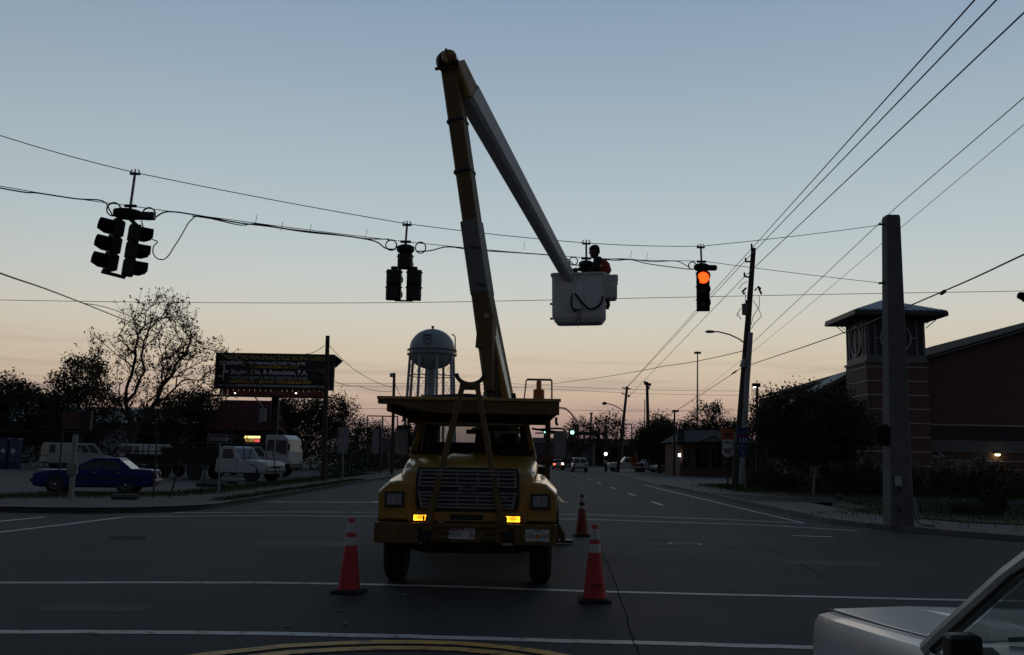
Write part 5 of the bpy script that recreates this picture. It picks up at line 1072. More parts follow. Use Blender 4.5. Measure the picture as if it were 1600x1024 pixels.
# cab-over truck
t = thing('box_truck', 'white cab-over truck nosing out beneath the billboard', 'truck', (-15.9, 63.0, .1), R(-14))
cb = MB().loft([[(x, -1.0, .85) if k == 0 else (x, 1.0, .85) if k == 1 else (x, 1.0 * w, z) if k == 2 else (x, -1.0 * w, z) for k in range(4)] for x, z, w in ((-.1, 2.75, .93), (1.15, 2.75, .93), (1.5, 2.5, .92), (1.66, 1.7, .98), (1.68, .95, 1.0))]).build('cab', MATS['pickup_white'], t, bevel=.07, seg=3)
for s in (-1, 1):
    MB().poly([(.05, s * 1.002, 1.72), (.55, s * 1.002, 1.72), (.55, s * .955, 2.42), (.05, s * .955, 2.42)]).build('side_window', DGLASS, cb); MB().poly([(.68, s * 1.003, 1.62), (1.5, s * 1.003, 1.45), (1.42, s * .955, 2.4), (.68, s * .955, 2.4)]).build('side_window', DGLASS, cb)
    MB().box((1.72, s * 1.12, 1.95), (.1, .2, .42)).build('side_mirror', BLK, t, bevel=.03); MB().tube([(1.5, s * .98, 2.3), (1.72, s * 1.12, 2.1)], .02, 5).build('mirror_arm', BLK, t)
    for x in (.55, -3.4): MB().lathe([(.2, -.13), (.43, -.13), (.45, 0), (.43, .13), (.2, .13)], 20, c=(x, s * .88, .45), axis='Y').build('wheel', RUB, t, smooth=True)
    MB().box((1.66, s * .7, 1.0), (.08, .36, .16)).build('headlight', MATS['car_lamp'], t, bevel=.02)
MB().poly([(1.69, -.9, 1.66), (1.69, .9, 1.66), (1.53, .84, 2.44), (1.53, -.84, 2.44)]).build('windscreen', DGLASS, cb)
MB().span(1.55, 1.75, -1.0, 1.0, .55, .82).build('bumper', BLK, t, bevel=.04); MB().span(-4.8, 1.5, -.4, .4, .6, .84).build('chassis', DSTEEL, t)
MB().span(-4.8, -.3, -1.05, 1.05, .85, 1.0).build('bed_floor', DSTEEL, t)
# street traffic far ahead and cars parked to the right
SUV = [(2.2, .45, .8, .82), (2.15, .36, .95, .88), (1.2, .34, 1.02, .9), (-2.1, .36, 1.05, .9), (-2.22, .45, 1.02, .88)]
RT = emit('brake_lit', (1, .12, .05), 4); WT = emit('bright_lamp', (1, .75, .6), 6)
SILV = mat('silver_paint', (.36, .37, .38), .35, .4, var=.08); MAROON = mat('maroon_paint', (.05, .012, .014), .3, coat=.4)
fx = lambda px, d: at(px, 720, d).x
car('suv', 'white sport-utility wagon driving away, nearest of the far cars', (fx(905, 115), 115, 0), R(89), SUV, WHITEP, (1.15, .55, -1.95, -2.15, 1.0, 1.68), (1.35, -1.3), W=1.85, wr=.36, pillars=((.15, .4), (.43, .66), (.7, .95)), group='cars far ahead', cat='SUV', handles=False)
car('suv', 'dark red wagon far ahead with a bright lamp, left of the white one', (fx(888, 124), 126, 0), R(89), SUV, MAROON, (1.15, .55, -1.95, -2.15, 1.0, 1.68), (1.35, -1.3), W=1.85, wr=.36, pillars=((.15, .4), (.43, .66), (.7, .95)), tail=WT, group='cars far ahead', cat='SUV', handles=False)
car('sedan', 'far sedan with red tail lights beside the truck mirror', (fx(875, 130), 134, 0), R(89), SED, SILV, (.95, .12, -1.02, -1.62, .93, 1.40), (1.45, -1.35), W=1.76, pillars=((.12, .47), (.51, .82)), tail=RT, group='cars far ahead', handles=False)
t = car('pickup_truck', 'white pickup with a red side stripe parked behind the leaning street pole', (fx(984, 118), 121, .01), R(182), PUB[:-2] + [(-2.6, .45, 1.15, 1.0), (-2.7, .5, 1.1, .98)], WHITEP, (.85, .3, -.62, -.75, 1.18, 1.85), (1.62, -1.8), W=2.0, wr=.4, pillars=((.2, .8),), group='cars parked far right', cat='truck', handles=False)
MB().box((-1.2, 1.012, .85), (1.6, .02, .3)).build('red_stripe', mat('letter_red', (.25, .03, .03), .5), t)
car('suv', 'dark blue wagon parked right of the white striped pickup', (fx(1014, 124), 124, .01), R(200), SUV, mat('navy_paint', (.012, .016, .05), .3, coat=.3), (1.15, .55, -1.95, -2.15, 1.0, 1.68), (1.35, -1.3), W=1.85, wr=.36, pillars=((.15, .4), (.43, .66), (.7, .95)), group='cars parked far right', cat='SUV', handles=False)
car('sedan', 'silver sedan with a bright lamp parked before the dark tree', (fx(1037, 122), 121, .01), R(222), SED, SILV, (.95, .12, -1.02, -1.62, .93, 1.40), (1.45, -1.35), W=1.76, pillars=((.12, .47), (.51, .82)), headm=emit('headlamp_dim', (1, .95, .85), 2.5), group='cars parked far right', handles=False)
car('sedan', 'pale sedan roof half hidden left of the lamp post', (fx(1062, 126), 127, .01), R(185), SED, WHITEP, (.95, .12, -1.02, -1.62, .93, 1.40), (1.45, -1.35), W=1.76, pillars=((.12, .47), (.51, .82)), group='cars parked far right', handles=False)
car('sedan', 'grey sedan far along the left pavement beyond the globe lamp', (fx(618, 115), 112, .1), R(88), SED, SILV, (.95, .12, -1.02, -1.62, .93, 1.40), (1.45, -1.35), W=1.76, pillars=((.12, .47), (.51, .82)), handles=False)
# orange road-work signs by the parked cars
for px, py, d, lb in ((990, 725, 112, 'orange diamond road-work sign in front of the white striped pickup'), (1019, 728, 118, 'smaller orange road-work sign behind the dark utility pole')):
    c = at(px, py - 6, d); t = thing('road_work_sign', lb, 'sign', (c.x, d, 0), group='orange signs'); s = .72 if px < 1000 else .55
    MB().prism([(0, c.z - s), (s, c.z), (0, c.z + s), (-s, c.z)], 'Y', -.02, .02).build('sign_panel', SO, t)
    for k in (-.22, 0, .22): MB().box((k * s, -.03, c.z), (.06, .01, .7 * s)).build('sign_mark', SBK, t)
    for sx in (-1, 1): MB().tube([(0, 0, c.z - .3), (sx * .45, 0, 0)], .03, 6).build('leg', STEEL, t)
# blue vending machines
for px, lb in ((6.5, 'left blue vending machine at the far left of the lot'), (22, 'right blue vending machine at the far left of the lot')):
    p = at(px, 735, 71.5); t = thing('vending_machine', lb, 'vending machine', (p.x, p.y, .1), group='vending machines')
    MB().box((0, 0, 1.15), (.62, .8, 2.3)).build('cabinet', mat('vend_blue', (.015, .04, .11), .35), t, bevel=.04)
    MB().box((0, -.41, 1.4), (.5, .02, 1.5)).build('front_panel', mat('vend_panel', (.05, .10, .17), .3, var=.6, scale=3), t, bevel=.01); MB().lathe([(0, -.43), (.16, -.428), (.17, -.42)], 16, c=(0, 0, 1.35), axis='Y').build('badge', stw, t); MB().box((0, -.41, .4), (.4, .03, .25)).build('slot', BLK, t)
# ---------------------------------------------------------------- white vehicle beside the camera
WHITEP = mat('near_car_white', (.50, .52, .54), .3, var=.1, scale=2.5, coat=.3)
t = thing('parked_car', 'white car with black mirror at the lower right corner, only hood and windscreen in view', 'car', (2.51, 3.5, 0))
FW = .93    # half width; local +Y is forward
cr = [(1.60, .50, .80, .84), (1.58, .36, .90, .89), (1.50, .30, .935, .915), (1.2, .30, .95, FW), (.7, .30, .985, FW), (.2, .30, 1.02, FW), (-.3, .30, 1.03, FW), (-2.4, .30, 1.02, FW), (-2.9, .34, .98, .9), (-3.0, .45, .92, .86)]
rings = []
for y, zb, zt, hw in cr:
    rings.append([(-hw * .93, y, zb), (-hw, y, zb + .12), (-hw * 1.0, y, zt - .16), (-hw * .992, y, zt - .05), (-hw * .965, y, zt - .006), (-hw * .90, y, zt + .008), (-hw * .55, y, zt + .03), (hw * .55, y, zt + .03), (hw * .90, y, zt + .008), (hw * .965, y, zt - .006), (hw * .992, y, zt - .05), (hw, y, zt - .16), (hw, y, zb + .12), (hw * .93, y, zb)])
B = MB().loft([r for r in rings[:7]]).build('front_body', WHITEP, t, smooth=True)
# door and rear body sides as real panels so that the cabin is open inside
for s in (-1, 1):
    d = MB().loft([[(s * FW * .95, .14, .32), (s * FW, .14, .5), (s * FW * 1.002, .14, .87), (s * FW * .985, .14, 1.02), (s * FW * .93, .14, 1.02), (s * FW * .88, .14, .32)], [(s * FW * .95, -1.15, .32), (s * FW, -1.15, .5), (s * FW * 1.002, -1.15, .88), (s * FW * .985, -1.15, 1.03), (s * FW * .93, -1.15, 1.03), (s * FW * .88, -1.15, .32)]]).build('door', WHITEP, t, bevel=.008)
    MB().box((s * FW * 1.004, -.5, .70), (.02, 1.2, .06)).build('side_trim', BLK, d); MB().box((s * FW * 1.005, -1.0, .93), (.02, .13, .03)).build('door_handle', CHROME, d)
    MB().tube([(s * .905, .17, 1.02), (s * .895, .06, 1.095), (s * .86, -.36, 1.36), (s * .85, -.52, 1.445), (s * .83, -.7, 1.50), (s * .81, -1.1, 1.52)], .03, 8).build('windscreen_pillar', WHITEP, t, smooth=True)
    MB().tube([(s * .91, .10, 1.03), (s * .90, .0, 1.095), (s * .87, -.42, 1.36), (s * .86, -.57, 1.43), (s * .84, -.75, 1.475), (s * .82, -1.1, 1.49)], .02, 6).build('window_seal', BLK, d)
    MB().tube([(s * .92, .05, 1.035), (s * .91, -.04, 1.095), (s * .88, -.46, 1.36), (s * .87, -.6, 1.42), (s * .85, -.78, 1.455), (s * .83, -1.1, 1.47)], .009, 6).build('chrome_trim', CHROME, d)
    MB().poly([(s * .912, .02, 1.04), (s * .868, -.5, 1.37), (s * .83, -1.12, 1.47), (s * .905, -1.12, 1.04)]).build('door_glass', glass('door_glass', (.5, .55, .54)), d)
    MB().beam((s * .9, -1.15, 1.02), (s * .81, -1.2, 1.52), .06, .08).build('door_pillar', WHITEP, t)
    MB().span(s * .86, s * FW, -2.95, -1.16, .32, 1.03).build('rear_side', WHITEP, t, bevel=.02)
    MB().beam((s * .88, -2.55, 1.02), (s * .79, -2.1, 1.52), .1, .14).build('rear_pillar', WHITEP, t)
    for y in (.98, -2.1):
        ar = MB().lathe([(.41, -.03), (.41, .05)], 28, c=(s * (FW - .02), y, .36), axis='X').build('wheel_arch', BLK, t); MB().lathe([(.40, -.012), (.425, -.012), (.425, .012), (.40, .012)], 28, c=(s * (FW + .035), y, .36), axis='X', a0=R(0), a1=R(180)).build('arch_trim', CHROME, ar)
        w = wheel(t, s * (FW - .06), y, .33, .2, .2, out=s, rimmat=STEEL)
MB().loft([[(-.83, -.6, 1.49), (.83, -.6, 1.49), (.82, -.6, 1.52), (-.82, -.6, 1.52)], [(-.82, -1.3, 1.52), (.82, -1.3, 1.52), (.77, -1.3, 1.58), (-.77, -1.3, 1.58)], [(-.79, -2.1, 1.51), (.79, -2.1, 1.51), (.75, -2.1, 1.55), (-.75, -2.1, 1.55)]]).build('roof', WHITEP, t, bevel=.02)
MB().poly([(-.88, .12, 1.05), (.88, .12, 1.05), (.835, -.5, 1.46), (-.835, -.5, 1.46)]).build('windscreen', glass('windscreen_glass', (.75, .8, .79)), t)
MB().span(-.86, .86, -2.95, -2.3, .9, 1.02).build('boot_lid', WHITEP, t, bevel=.03); MB().span(-.86, .86, -2.99, -2.95, .4, 1.0).build('tail_panel', WHITEP, t, bevel=.02); MB().poly([(-.84, -2.35, 1.03), (.84, -2.35, 1.03), (.76, -2.12, 1.52), (-.76, -2.12, 1.52)]).build('rear_window', CGLASS, t)
MB().span(-.86, .86, -2.9, .1, .3, .36).build('floor', BLK, t)
MB().box((0, -.08, .97), (1.68, .46, .14)).build('dashboard', mat('dash_grey', (.05, .052, .052), .7), t, bevel=.04)
for x in (-.42, .42): MB().box((x, -.95, .6), (.52, .5, .16)).box((x, -1.22, .88), (.5, .14, .6)).build('seat', mat('seat_grey', (.07, .072, .072), .85), t, bevel=.05)
cp = [(-.42 + .19 * math.cos(2 * PI * k / 20), -.48 + .08 * math.sin(2 * PI * k / 20), 1.0 + .17 * math.sin(2 * PI * k / 20)) for k in range(20)]
MB().tube(cp + cp[:1], .014, 6).build('steering_wheel', BLK, t); MB().tube([(-.42, -.48, 1.0), (-.42, -.2, .92)], .03, 6).build('steering_column', BLK, t)
MB().box((0, -.55, 1.34), (.22, .03, .06)).build('rear_view_mirror', BLK, t, bevel=.01)
# hood panel, ridge, seam, cowl
hp_ = MB().loft([[(x, y, z + dz) for x, y, z in ((-.80, 1.52, .955), (-.4, 1.54, .972), (.4, 1.54, .972), (.80, 1.52, .955), (.80, .8, .995), (.79, .22, 1.035), (.4, .2, 1.058), (-.4, .2, 1.058), (-.79, .22, 1.035), (-.80, .8, .995))] for dz in (-.02, .002)]).build('hood', WHITEP, t, bevel=.006)
MB().loft([[(-.44, 1.34, .965), (-.40, 1.36, .985), (-.2, 1.36, .985), (-.16, 1.34, .965)], [(-.46, .9, .99), (-.40, .9, 1.026), (-.2, .9, 1.028), (-.14, .9, .99)], [(-.46, .25, 1.03), (-.4, .25, 1.06), (-.2, .25, 1.062), (-.14, .25, 1.03)]]).build('hood_ridge', WHITEP, hp_, bevel=.012, smooth=True)
for s in (-1, 1): MB().tube([(s * .815, 1.54, .95), (s * .82, .8, .995), (s * .81, .2, 1.038)], .004, 5).build('hood_gap', BLK, hp_)
MB().tube([(-.935, .17, .45), (-.937, .17, .8), (-.93, .165, .97), (-.90, .16, 1.035), (-.82, .17, 1.045)], .005, 5).build('door_gap', BLK, t)
for x in (-.6, .1): MB().tube([(x, .16, 1.06), (x + .1, .12, 1.075), (x + .5, .03, 1.10)], .01, 5).build('wiper', BLK, t)
MB().box((-.86, .2, 1.06), (.05, .025, .02)).build('washer_nozzle', CHROME, t, bevel=.004)
# lamps, bumper, mirror
for s in (-1, 1):
    MB().box((s * .832, 1.545, .80), (.08, .1, .19)).build('marker_lamp', mat('marker_amber', (.35, .12, .02), .25), t, bevel=.015); MB().box((s * .6, 1.60, .76), (.36, .05, .16)).build('headlight', MATS['car_lamp'], t, bevel=.015)
MB().box((0, 1.62, .74), (.8, .04, .18)).build('grille', BLK, t, bevel=.01); MB().loft([[(-.95, 1.38, z), (-.97, 1.56, z), (-.9, 1.70, z), (.9, 1.70, z), (.97, 1.56, z), (.95, 1.38, z)] for z in (.48, .62)]).build('front_bumper', CHROME, t, bevel=.03)
MB().box((-.08, 1.45, 1.02), (.028, .012, .085)).build('hood_ornament', glass('ornament', (.8, .82, .85)), t, bevel=.005)
mi = MB().loft([[(-.985 + x * w, -.28 + y, 1.112 + z * h) for x, z in ((-.055, -.045), (.055, -.045), (.055, .045), (-.055, .045))] for y, w, h in ((-.04, 1, 1), (.02, 1.02, 1.02), (.06, .7, .75))]).build('side_mirror', BLK, t, bevel=.014)
MB().box((-.985, -.322, 1.112), (.095, .004, .074)).build('mirror_glass', mat('mirror', (.02, .022, .024), .05, spec=.8), mi, bevel=.01)
MB().beam((-.90, -.22, 1.06), (-.97, -.26, 1.09), .05, .03).build('mirror_mount', BLK, mi)
# ================================================================ BUILDINGS, WATER TOWER, BILLBOARD
# --- water tower
wd = 245.0; wc = at(672.5, 640, wd)
t = thing('water_tower', 'pale domed water tower on slender legs rising behind the truck', 'water tower', (wc.x, wd, 0))
WT_ = mat('tank_paint', (.33, .37, .41), .5, var=.1, scale=.3)
def wz(py): return at(674, py, wd).z
r = 35.5 / F * wd; zc = wz(553)
prof = [(0, wz(514.2))]
for a in range(10, 91, 10): prof.append((r * math.sin(R(a)), wz(546) + (wz(514.3) - wz(546)) * math.cos(R(a))))
prof += [(r * 1.002, wz(550)), (r, zc)]
for a in range(10, 91, 10): prof.append((max(.9, r * math.cos(R(a)) ** .9), zc - (zc - wz(577)) * math.sin(R(a))))
TK = MB().lathe(prof, 48).build('tank', WT_, t, smooth=True)
MB().lathe([(r * 1.0, -.15), (r * 1.10, -.15), (r * 1.10, .12), (r * 1.0, .12)], 48, c=(0, 0, zc - .3)).build('balcony', mat('balcony_grey', (.16, .18, .2), .6), TK)
MB().lathe([(r * 1.095, 0), (r * 1.10, .08)], 48, c=(0, 0, zc + .9)).build('balcony_rail', STEEL, TK)
for k in range(32): a = 2 * PI * k / 32; MB().tube([(r * 1.095 * math.cos(a), r * 1.095 * math.sin(a), zc - .2), (r * 1.095 * math.cos(a), r * 1.095 * math.sin(a), zc + .95)], .04, 4).build('rail_post', STEEL, TK)
MB().lathe([(.2, -.3), (.3, .3), (.45, .6), (.3, .75), (0, .8)], 12, c=(0, 0, wz(514))).build('vent_cap', DSTEEL, TK)
MB().tube([(r * .86, -r * .3, wz(525)), (r * .93, -r * .3, wz(523.5)), (r * 1.02, -r * .3, wz(527)), (r * 1.05, -r * .3, zc)], .16, 6).build('ladder_cage', DSTEEL, TK)
MB().tube([(0, 0, 0), (0, 0, wz(576))], [1.05, 1.05], 20).build('riser_column', WT_, t, smooth=True)
NL = 8; a0 = R(18)
for k in range(NL):
    a = a0 + 2 * PI * k / NL; MB().tube([(r * 1.18 * math.cos(a), r * 1.18 * math.sin(a), 0), (r * .98 * math.cos(a), r * .98 * math.sin(a), zc - .3)], .36, 10).build('leg', WT_, t, smooth=True)
for zz, f in ((wz(588), 1.03), (wz(628), 1.08)):
    for k in range(NL):
        a = a0 + 2 * PI * k / NL; b = a + 2 * PI / NL; MB().tube([(r * f * math.cos(a), r * f * math.sin(a), zz), (r * f * math.cos(b), r * f * math.sin(b), zz)], .14, 5).build('strut', WT_, t)
for z0, z1, f0, f1 in ((wz(628), wz(588), 1.08, 1.03), (wz(588), zc - 1, 1.03, .99), (2, wz(628), 1.17, 1.08)):
    for k in range(NL):
        a = a0 + 2 * PI * k / NL; b = a + 2 * PI / NL
        for p, q in ((a, b), (b, a)): MB().tube([(r * f0 * math.cos(p), r * f0 * math.sin(p), z0), (r * f1 * math.cos(q), r * f1 * math.sin(q), z1)], .05, 4).build('brace_rod', STEEL, t)
eb = mat('emblem_dark', (.05, .07, .1), .6)
ze = wz(534.5); 
def tankpt(u, v, e=.1):   # u metres right, v metres up from the emblem centre, on the tank's skin
    x = -.8 + u; y = -math.sqrt(max(.1, (r * 1.0 + e) ** 2 - x * x)) * (.992 if v > 1 else 1); return (x, y, ze + v)
sh = [(-1, 1.15), (1, 1.15), (1, -.7), (0, -1.35), (-1, -.7)]
pts = [tankpt(x, z) for x, z in sh] ; MB().tube([Vector(p) for p in pts + pts[:1]], .13, 5).build('emblem_outline', eb, TK)
MB().poly([tankpt(-1.1, 1.3), tankpt(1.1, 1.3), tankpt(1.1, .85), tankpt(-1.1, .85)]).build('emblem_band', eb, TK)
text('emblem_letters', 'CUI', 1.1, eb, TK, (-.8, tankpt(0, 0, .15)[1], ze + .1), sx=.85, bold=.03)
# --- billboard
bd = 80.0; t = thing('billboard', 'dark law-firm billboard with gold and white lettering on a single column', 'billboard', (at(430, 600, bd).x, bd, 0))
bx0 = at(430, 600, bd).x
def b(px, py, e=0): p = at(px, py, bd); return Vector((p.x - bx0, e, p.z))
zt, zb_ = b(430, 555).z, b(430, 607).z; xl, xr = b(339, 580).x, b(520.5, 580).x
cx, cz, bw_, bh = (xl + xr) / 2, (zt + zb_) / 2, xr - xl, zt - zb_
ADBG = mat('ad_dark', (.012, .013, .022), .5, var=.3, scale=.5)
FACE = MB().box((cx, 0, cz), (bw_, .25, bh)).build('ad_panel', ADBG, t)
FR = mat('frame_dark', (.02, .02, .022), .6)
for z in (zt + .06, zb_ - .06): MB().box((cx, -.02, z), (bw_ + .25, .35, .12)).build('panel_frame', FR, FACE)
for x in (xl - .06, xr + .06): MB().box((x, -.02, cz), (.12, .35, bh)).build('panel_frame', FR, FACE)
GOLD = mat('ad_gold', (.50, .38, .08), .5, var=.1); ADW = mat('ad_white', (.85, .85, .86), .5, var=.08); ADO = mat('ad_orange', (.7, .42, .05), .5, var=.1)
def ad(body, px0, px1, py, size, mt, bold=0.01):
    o = text('ad_text', body, size, mt, FACE, (0, -.135, b(430, py).z), bold=bold); w = o.dimensions.x
    bpy.context.view_layer.update(); w = max(v.co.x for v in o.data.vertices) - min(v.co.x for v in o.data.vertices); mid = (max(v.co.x for v in o.data.vertices) + min(v.co.x for v in o.data.vertices)) / 2
    W_ = (px1 - px0) / F * bd; o.scale = (W_ / w, 1, 1); o.location.x = (b(px0, 580).x + b(px1, 580).x) / 2 - mid * W_ / w
ad('MEDICAL MALPRACTICE RUINS LIVES', 348, 508, 559.8, .50, GOLD, .012)
ad('COMPARE', 343, 382, 569.3, .50, ADW, .014)
ad('\u2022 Med. Malpractice Kills 98,000 / Year (IOM)', 384, 477, 568.2, .34, ADW); ad('\u2022 Auto Accidents Kill 42,000 / Year (DOT)', 384, 467, 574, .34, ADO)
ad('Staples, Ellis, & Associates, P.A.', 361, 481, 582.3, .58, ADW); ad('HANDLING INJURY & DEATH CASES FOR 30 YEARS', 361, 482, 591.4, .36, mat('ad_grey', (.45, .45, .46), .5))
ad('PENSACOLA, FL \u2022 432-4143 \u2022 STAPLESELLIS.COM', 355, 487, 597.4, .36, ADO, .014)
ad('BEFORE CHOOSING A LAWYER, ASK FOR WRITTEN INFORMATION ABOUT THE LAWYERS LEGAL QUALIFICATIONS & EXPERIENCE', 341, 516, 603.6, .22, ADW, .004)
# scales figure at the left, gavel at the right
p = b(350, 583); MB().tube([p + Vector((0, -.15, .75)), p + Vector((.05, -.15, .3)), p + Vector((-.03, -.15, -.2)), p + Vector((0, -.15, -.8))], [.04, .09, .07, .03], 6).build('ad_scales_figure', ADW, FACE)
for dx, dz in ((-.35, -.28), (.3, .13)): MB().lathe([(0, -.16), (.2, -.155), (.2, -.13)], 14, c=(0, 0, 0), axis='Y').build('ad_scale_pan', ADW, FACE, loc=(p.x + dx, 0, p.z + dz)).scale = (1, 1, .5)
GV = mat('ad_gavel', (.13, .05, .03), .4, var=.4, scale=2); q = b(503, 585)
MB().tube([q + Vector((-.45, -.15, .25)), q + Vector((.35, -.15, .1))], .27, 10).tube([q + Vector((-1.4, -.14, .32)), q + Vector((-.3, -.14, .22))], .07, 6).build('ad_gavel', GV, FACE, smooth=True)
MB().lathe([(0, -.02), (.62, -.02), (.66, .05), (.6, .1), (0, .1)], 20, c=q + Vector((0, -.1, -.6))).build('ad_gavel_block', GV, FACE, smooth=True)
# red slatted skirt, lettering, catwalk, lamps, column
SK = mat('skirt_red', (.26, .065, .05), .7, var=.3, scale=2)
x0, x1 = b(343, 612).x, b(512, 612).x; z0, z1 = b(430, 618.5).z, b(430, 608.2).z; n = 40
for i in range(n): xx = x0 + (x1 - x0) * (i + .5) / n; MB().box((xx, .02 + .03 * (i % 2), (z0 + z1) / 2), ((x1 - x0) / n * .93, .04, z1 - z0)).build('skirt_slat', SK, t)
text('sponsor_name', 'LAMAR', .30, mat('ad_dim', (.2, .2, .2), .5), t, b(425, 614, -.08), sx=1.3)
MB().box((b(425, 620).x, -.5, z0 - .12), (x1 - x0 + 1.3, 1.0, .1)).build('catwalk', FR, t)
for px in (373, 467):
    c = b(px, 616, -1.1); MB().tube([c + Vector((0, 1, -.35)), c + Vector((0, .1, -.35)), c], .03, 5).build('lamp_arm', FR, t); MB().box(c, (.13, .1, .1)).build('lamp', emit('billboard_lamp', (1, .97, .9), 2.5), t)
MB().tube([(b(427, 640).x, .6, 0), (b(427, 640).x, .6, z0 + .5)], .34, 16).build('column', FR, t, smooth=True)
MB().box((b(427, 640).x, .6, z0 + .2), (bw_ * .8, .3, .35)).build('torsion_beam', FR, t)
# second face of the V, seen edge-on at the right
pa, pb, pc = b(522, 554), b(522, 574), b(534, 563); MB().prism([(pa.x, pa.z), (pb.x, pb.z), (pc.x, pc.z)], 'Y', .3, .75).build('rear_panel', ADBG, t)
# --- brick hall with a tower at the right
BRK = m_brick('dark_brick', (.17, .065, .048), (.12, .05, .04), (.16, .14, .12))
STN = mat('band_stone', (.42, .40, .38), .8, var=.15); MET = mat('metal_roof', (.20, .24, .28), .4, .4, var=.1); TRIMD = mat('trim_dark', (.04, .045, .05), .5); TRIMG = mat('trim_grey', (.16, .17, .18), .6)
hall = thing('brick_building', 'dark brick hall with a square corner tower and wide hip roof at the right', 'building', (22.3, 58, 0))
TWX = 3.85; TD = 3.6; zb1 = 7.95
TWR = MB().span(0, TWX, 0, TD, 0, zb1).build('tower', BRK, hall)
for i in range(9):
    z = zb1 - .28 - i * .875
    MB().box((TWX / 2, -.012, z), (TWX + .03, .03, .07)).build('stone_band', STN, TWR); MB().box((-.012, TD / 2, z), (.03, TD, .07)).build('stone_band', STN, TWR)
MB().span(-.08, TWX + .08, -.08, TD + .08, zb1, zb1 + .14).build('tower_cornice', TRIMG, TWR)
lz0, lz1 = zb1 + .14, 10.75
MB().span(.12, TWX - .12, .12, TD - .12, lz0, lz1).build('belfry', TRIMD, TWR)
for x in (.16, .62, TWX - .62, TWX - .16): MB().span(x - .08, x + .08, .03, .11, lz0 + .35, lz1).build('belfry_post', TRIMG, TWR)
for y in (.2, .6, TD - .6, TD - .2): MB().span(.03, .11, y - .08, y + .08, lz0 + .35, lz1).build('belfry_post', TRIMG, TWR)
MB().span(.05, TWX - .05, .05, .115, lz0, lz0 + .35).build('belfry_sill', TRIMG, TWR); MB().span(.05, .115, .115, TD - .05, lz0, lz0 + .35).build('belfry_sill', TRIMG, TWR)
CR = mat('ring_pale', (.34, .35, .35), .6); cc = (lz0 + lz1) / 2 + .1; rr_ = .95
rp_ = [(TWX / 2 + rr_ * math.cos(2 * PI * k / 40), .06, cc + rr_ * math.sin(2 * PI * k / 40)) for k in range(40)]; MB().tube(rp_ + rp_[:1], .07, 6).build('ring', CR, TWR, smooth=True)
rp_ = [(.06, TD / 2 + rr_ * math.cos(2 * PI * k / 40), cc + rr_ * math.sin(2 * PI * k / 40)) for k in range(40)]; MB().tube(rp_ + rp_[:1], .07, 6).build('ring', CR, TWR, smooth=True)
for s in (-1, 1): MB().box((TWX / 2 + s * (rr_ + .17), .06, cc), (.3, .08, .08)).build('ring_arm', CR, TWR)
MB().box((.06, TD / 2, cc), (.08, .08, 2 * rr_ + .3)).build('ring_bar', CR, TWR)
for i in range(9): MB().box((.10, TD / 2, cc - .8 + i * .2), (.03, 1.7, .06)).build('louvre', TRIMG, TWR); MB().box((TWX / 2, .10, cc - .8 + i * .2), (1.7, .03, .06)).build('louvre', TRIMD, TWR)
o = .92; ez = 10.95
ro = MB().loft([[(-o, -o, ez), (TWX + o, -o, ez), (TWX + o, TD + o, ez), (-o, TD + o, ez)], [(-o - .05, -o - .05, ez + .22), (TWX + o + .05, -o - .05, ez + .22), (TWX + o + .05, TD + o + .05, ez + .22), (-o - .05, TD + o + .05, ez + .22)], [(TWX / 2 - .2, TD / 2 - .2, ez + 1.25), (TWX / 2 + .2, TD / 2 - .2, ez + 1.25), (TWX / 2 + .2, TD / 2 + .2, ez + 1.25), (TWX / 2 - .2, TD / 2 + .2, ez + 1.25)]]).build('hip_roof', MET, TWR)
for i in range(13):
    x = -o + .25 + i * (TWX + 2 * o - .5) / 12; tt = 1 - abs(x - TWX / 2) / (TWX / 2 + o); yy = -o + (TD / 2 + o) * tt; MB().beam((x, -o - .03, ez + .24), (x, yy, ez + .24 + 1.03 * tt), .06, .05).build('roof_seam', MET, ro)
MB().loft([[(-o - .08, -o - .08, ez - .12), (TWX + o + .08, -o - .08, ez - .12), (TWX + o + .08, TD + o + .08, ez - .12), (-o - .08, TD + o + .08, ez - .12)], [(-o - .08, -o - .08, ez + .14), (TWX + o + .08, -o - .08, ez + .14), (TWX + o + .08, TD + o + .08, ez + .14), (-o - .08, TD + o + .08, ez + .14)]]).build('fascia', TRIMD, ro, bevel=.03)
for x, y in ((-.5, .2), (TWX + .5, .2), (-.5, TD - .3)): s = -1 if x < 0 else 1; MB().tube([(x + s * .35, y, ez - .1), (x - s * .42, y, ez - .75)], .03, 5).tube([(x + s * .1, y, ez - .1), (x - s * .42, y, ez - .5)], .02, 5).build('eave_bracket', TRIMG, TWR)
# main gable wall right of the tower
GW = MB().prism([(TWX + .002, 0), (TWX + .002, 8.1), (22.7, 13.8), (41, 8.2), (41, 0)], 'Y', 2.0, 40).build('gable_wall', BRK, hall)
MB().beam((TWX + .05, 1.7, 8.25), (22.7, 1.7, 13.95), .5, .1, ref=(0, 1, 0)).build('roof_edge', TRIMG, GW); MB().loft([[(TWX - .3, 1.5, 8.16), (22.7, 1.5, 14.0), (22.7, 40.5, 14.0), (TWX - .3, 40.5, 8.16)], [(TWX - .3, 1.5, 8.3), (22.7, 1.5, 14.15), (22.7, 40.5, 14.15), (TWX - .3, 40.5, 8.3)]]).build('roof_slope', mat('dark_shingle', (.02, .02, .022), .97, var=.3, spec=.1), GW)
hz_ = lambda py: at(1500, py, 60).z
MB().span(TWX + .01, 40, 1.94, 1.998, hz_(665.5), hz_(663.5)).build('stone_band', STN, GW); MB().span(TWX + .01, 40, 1.90, 1.998, hz_(707), hz_(690)).build('light_fascia', mat('fascia_grey', (.16, .165, .165), .7), GW)
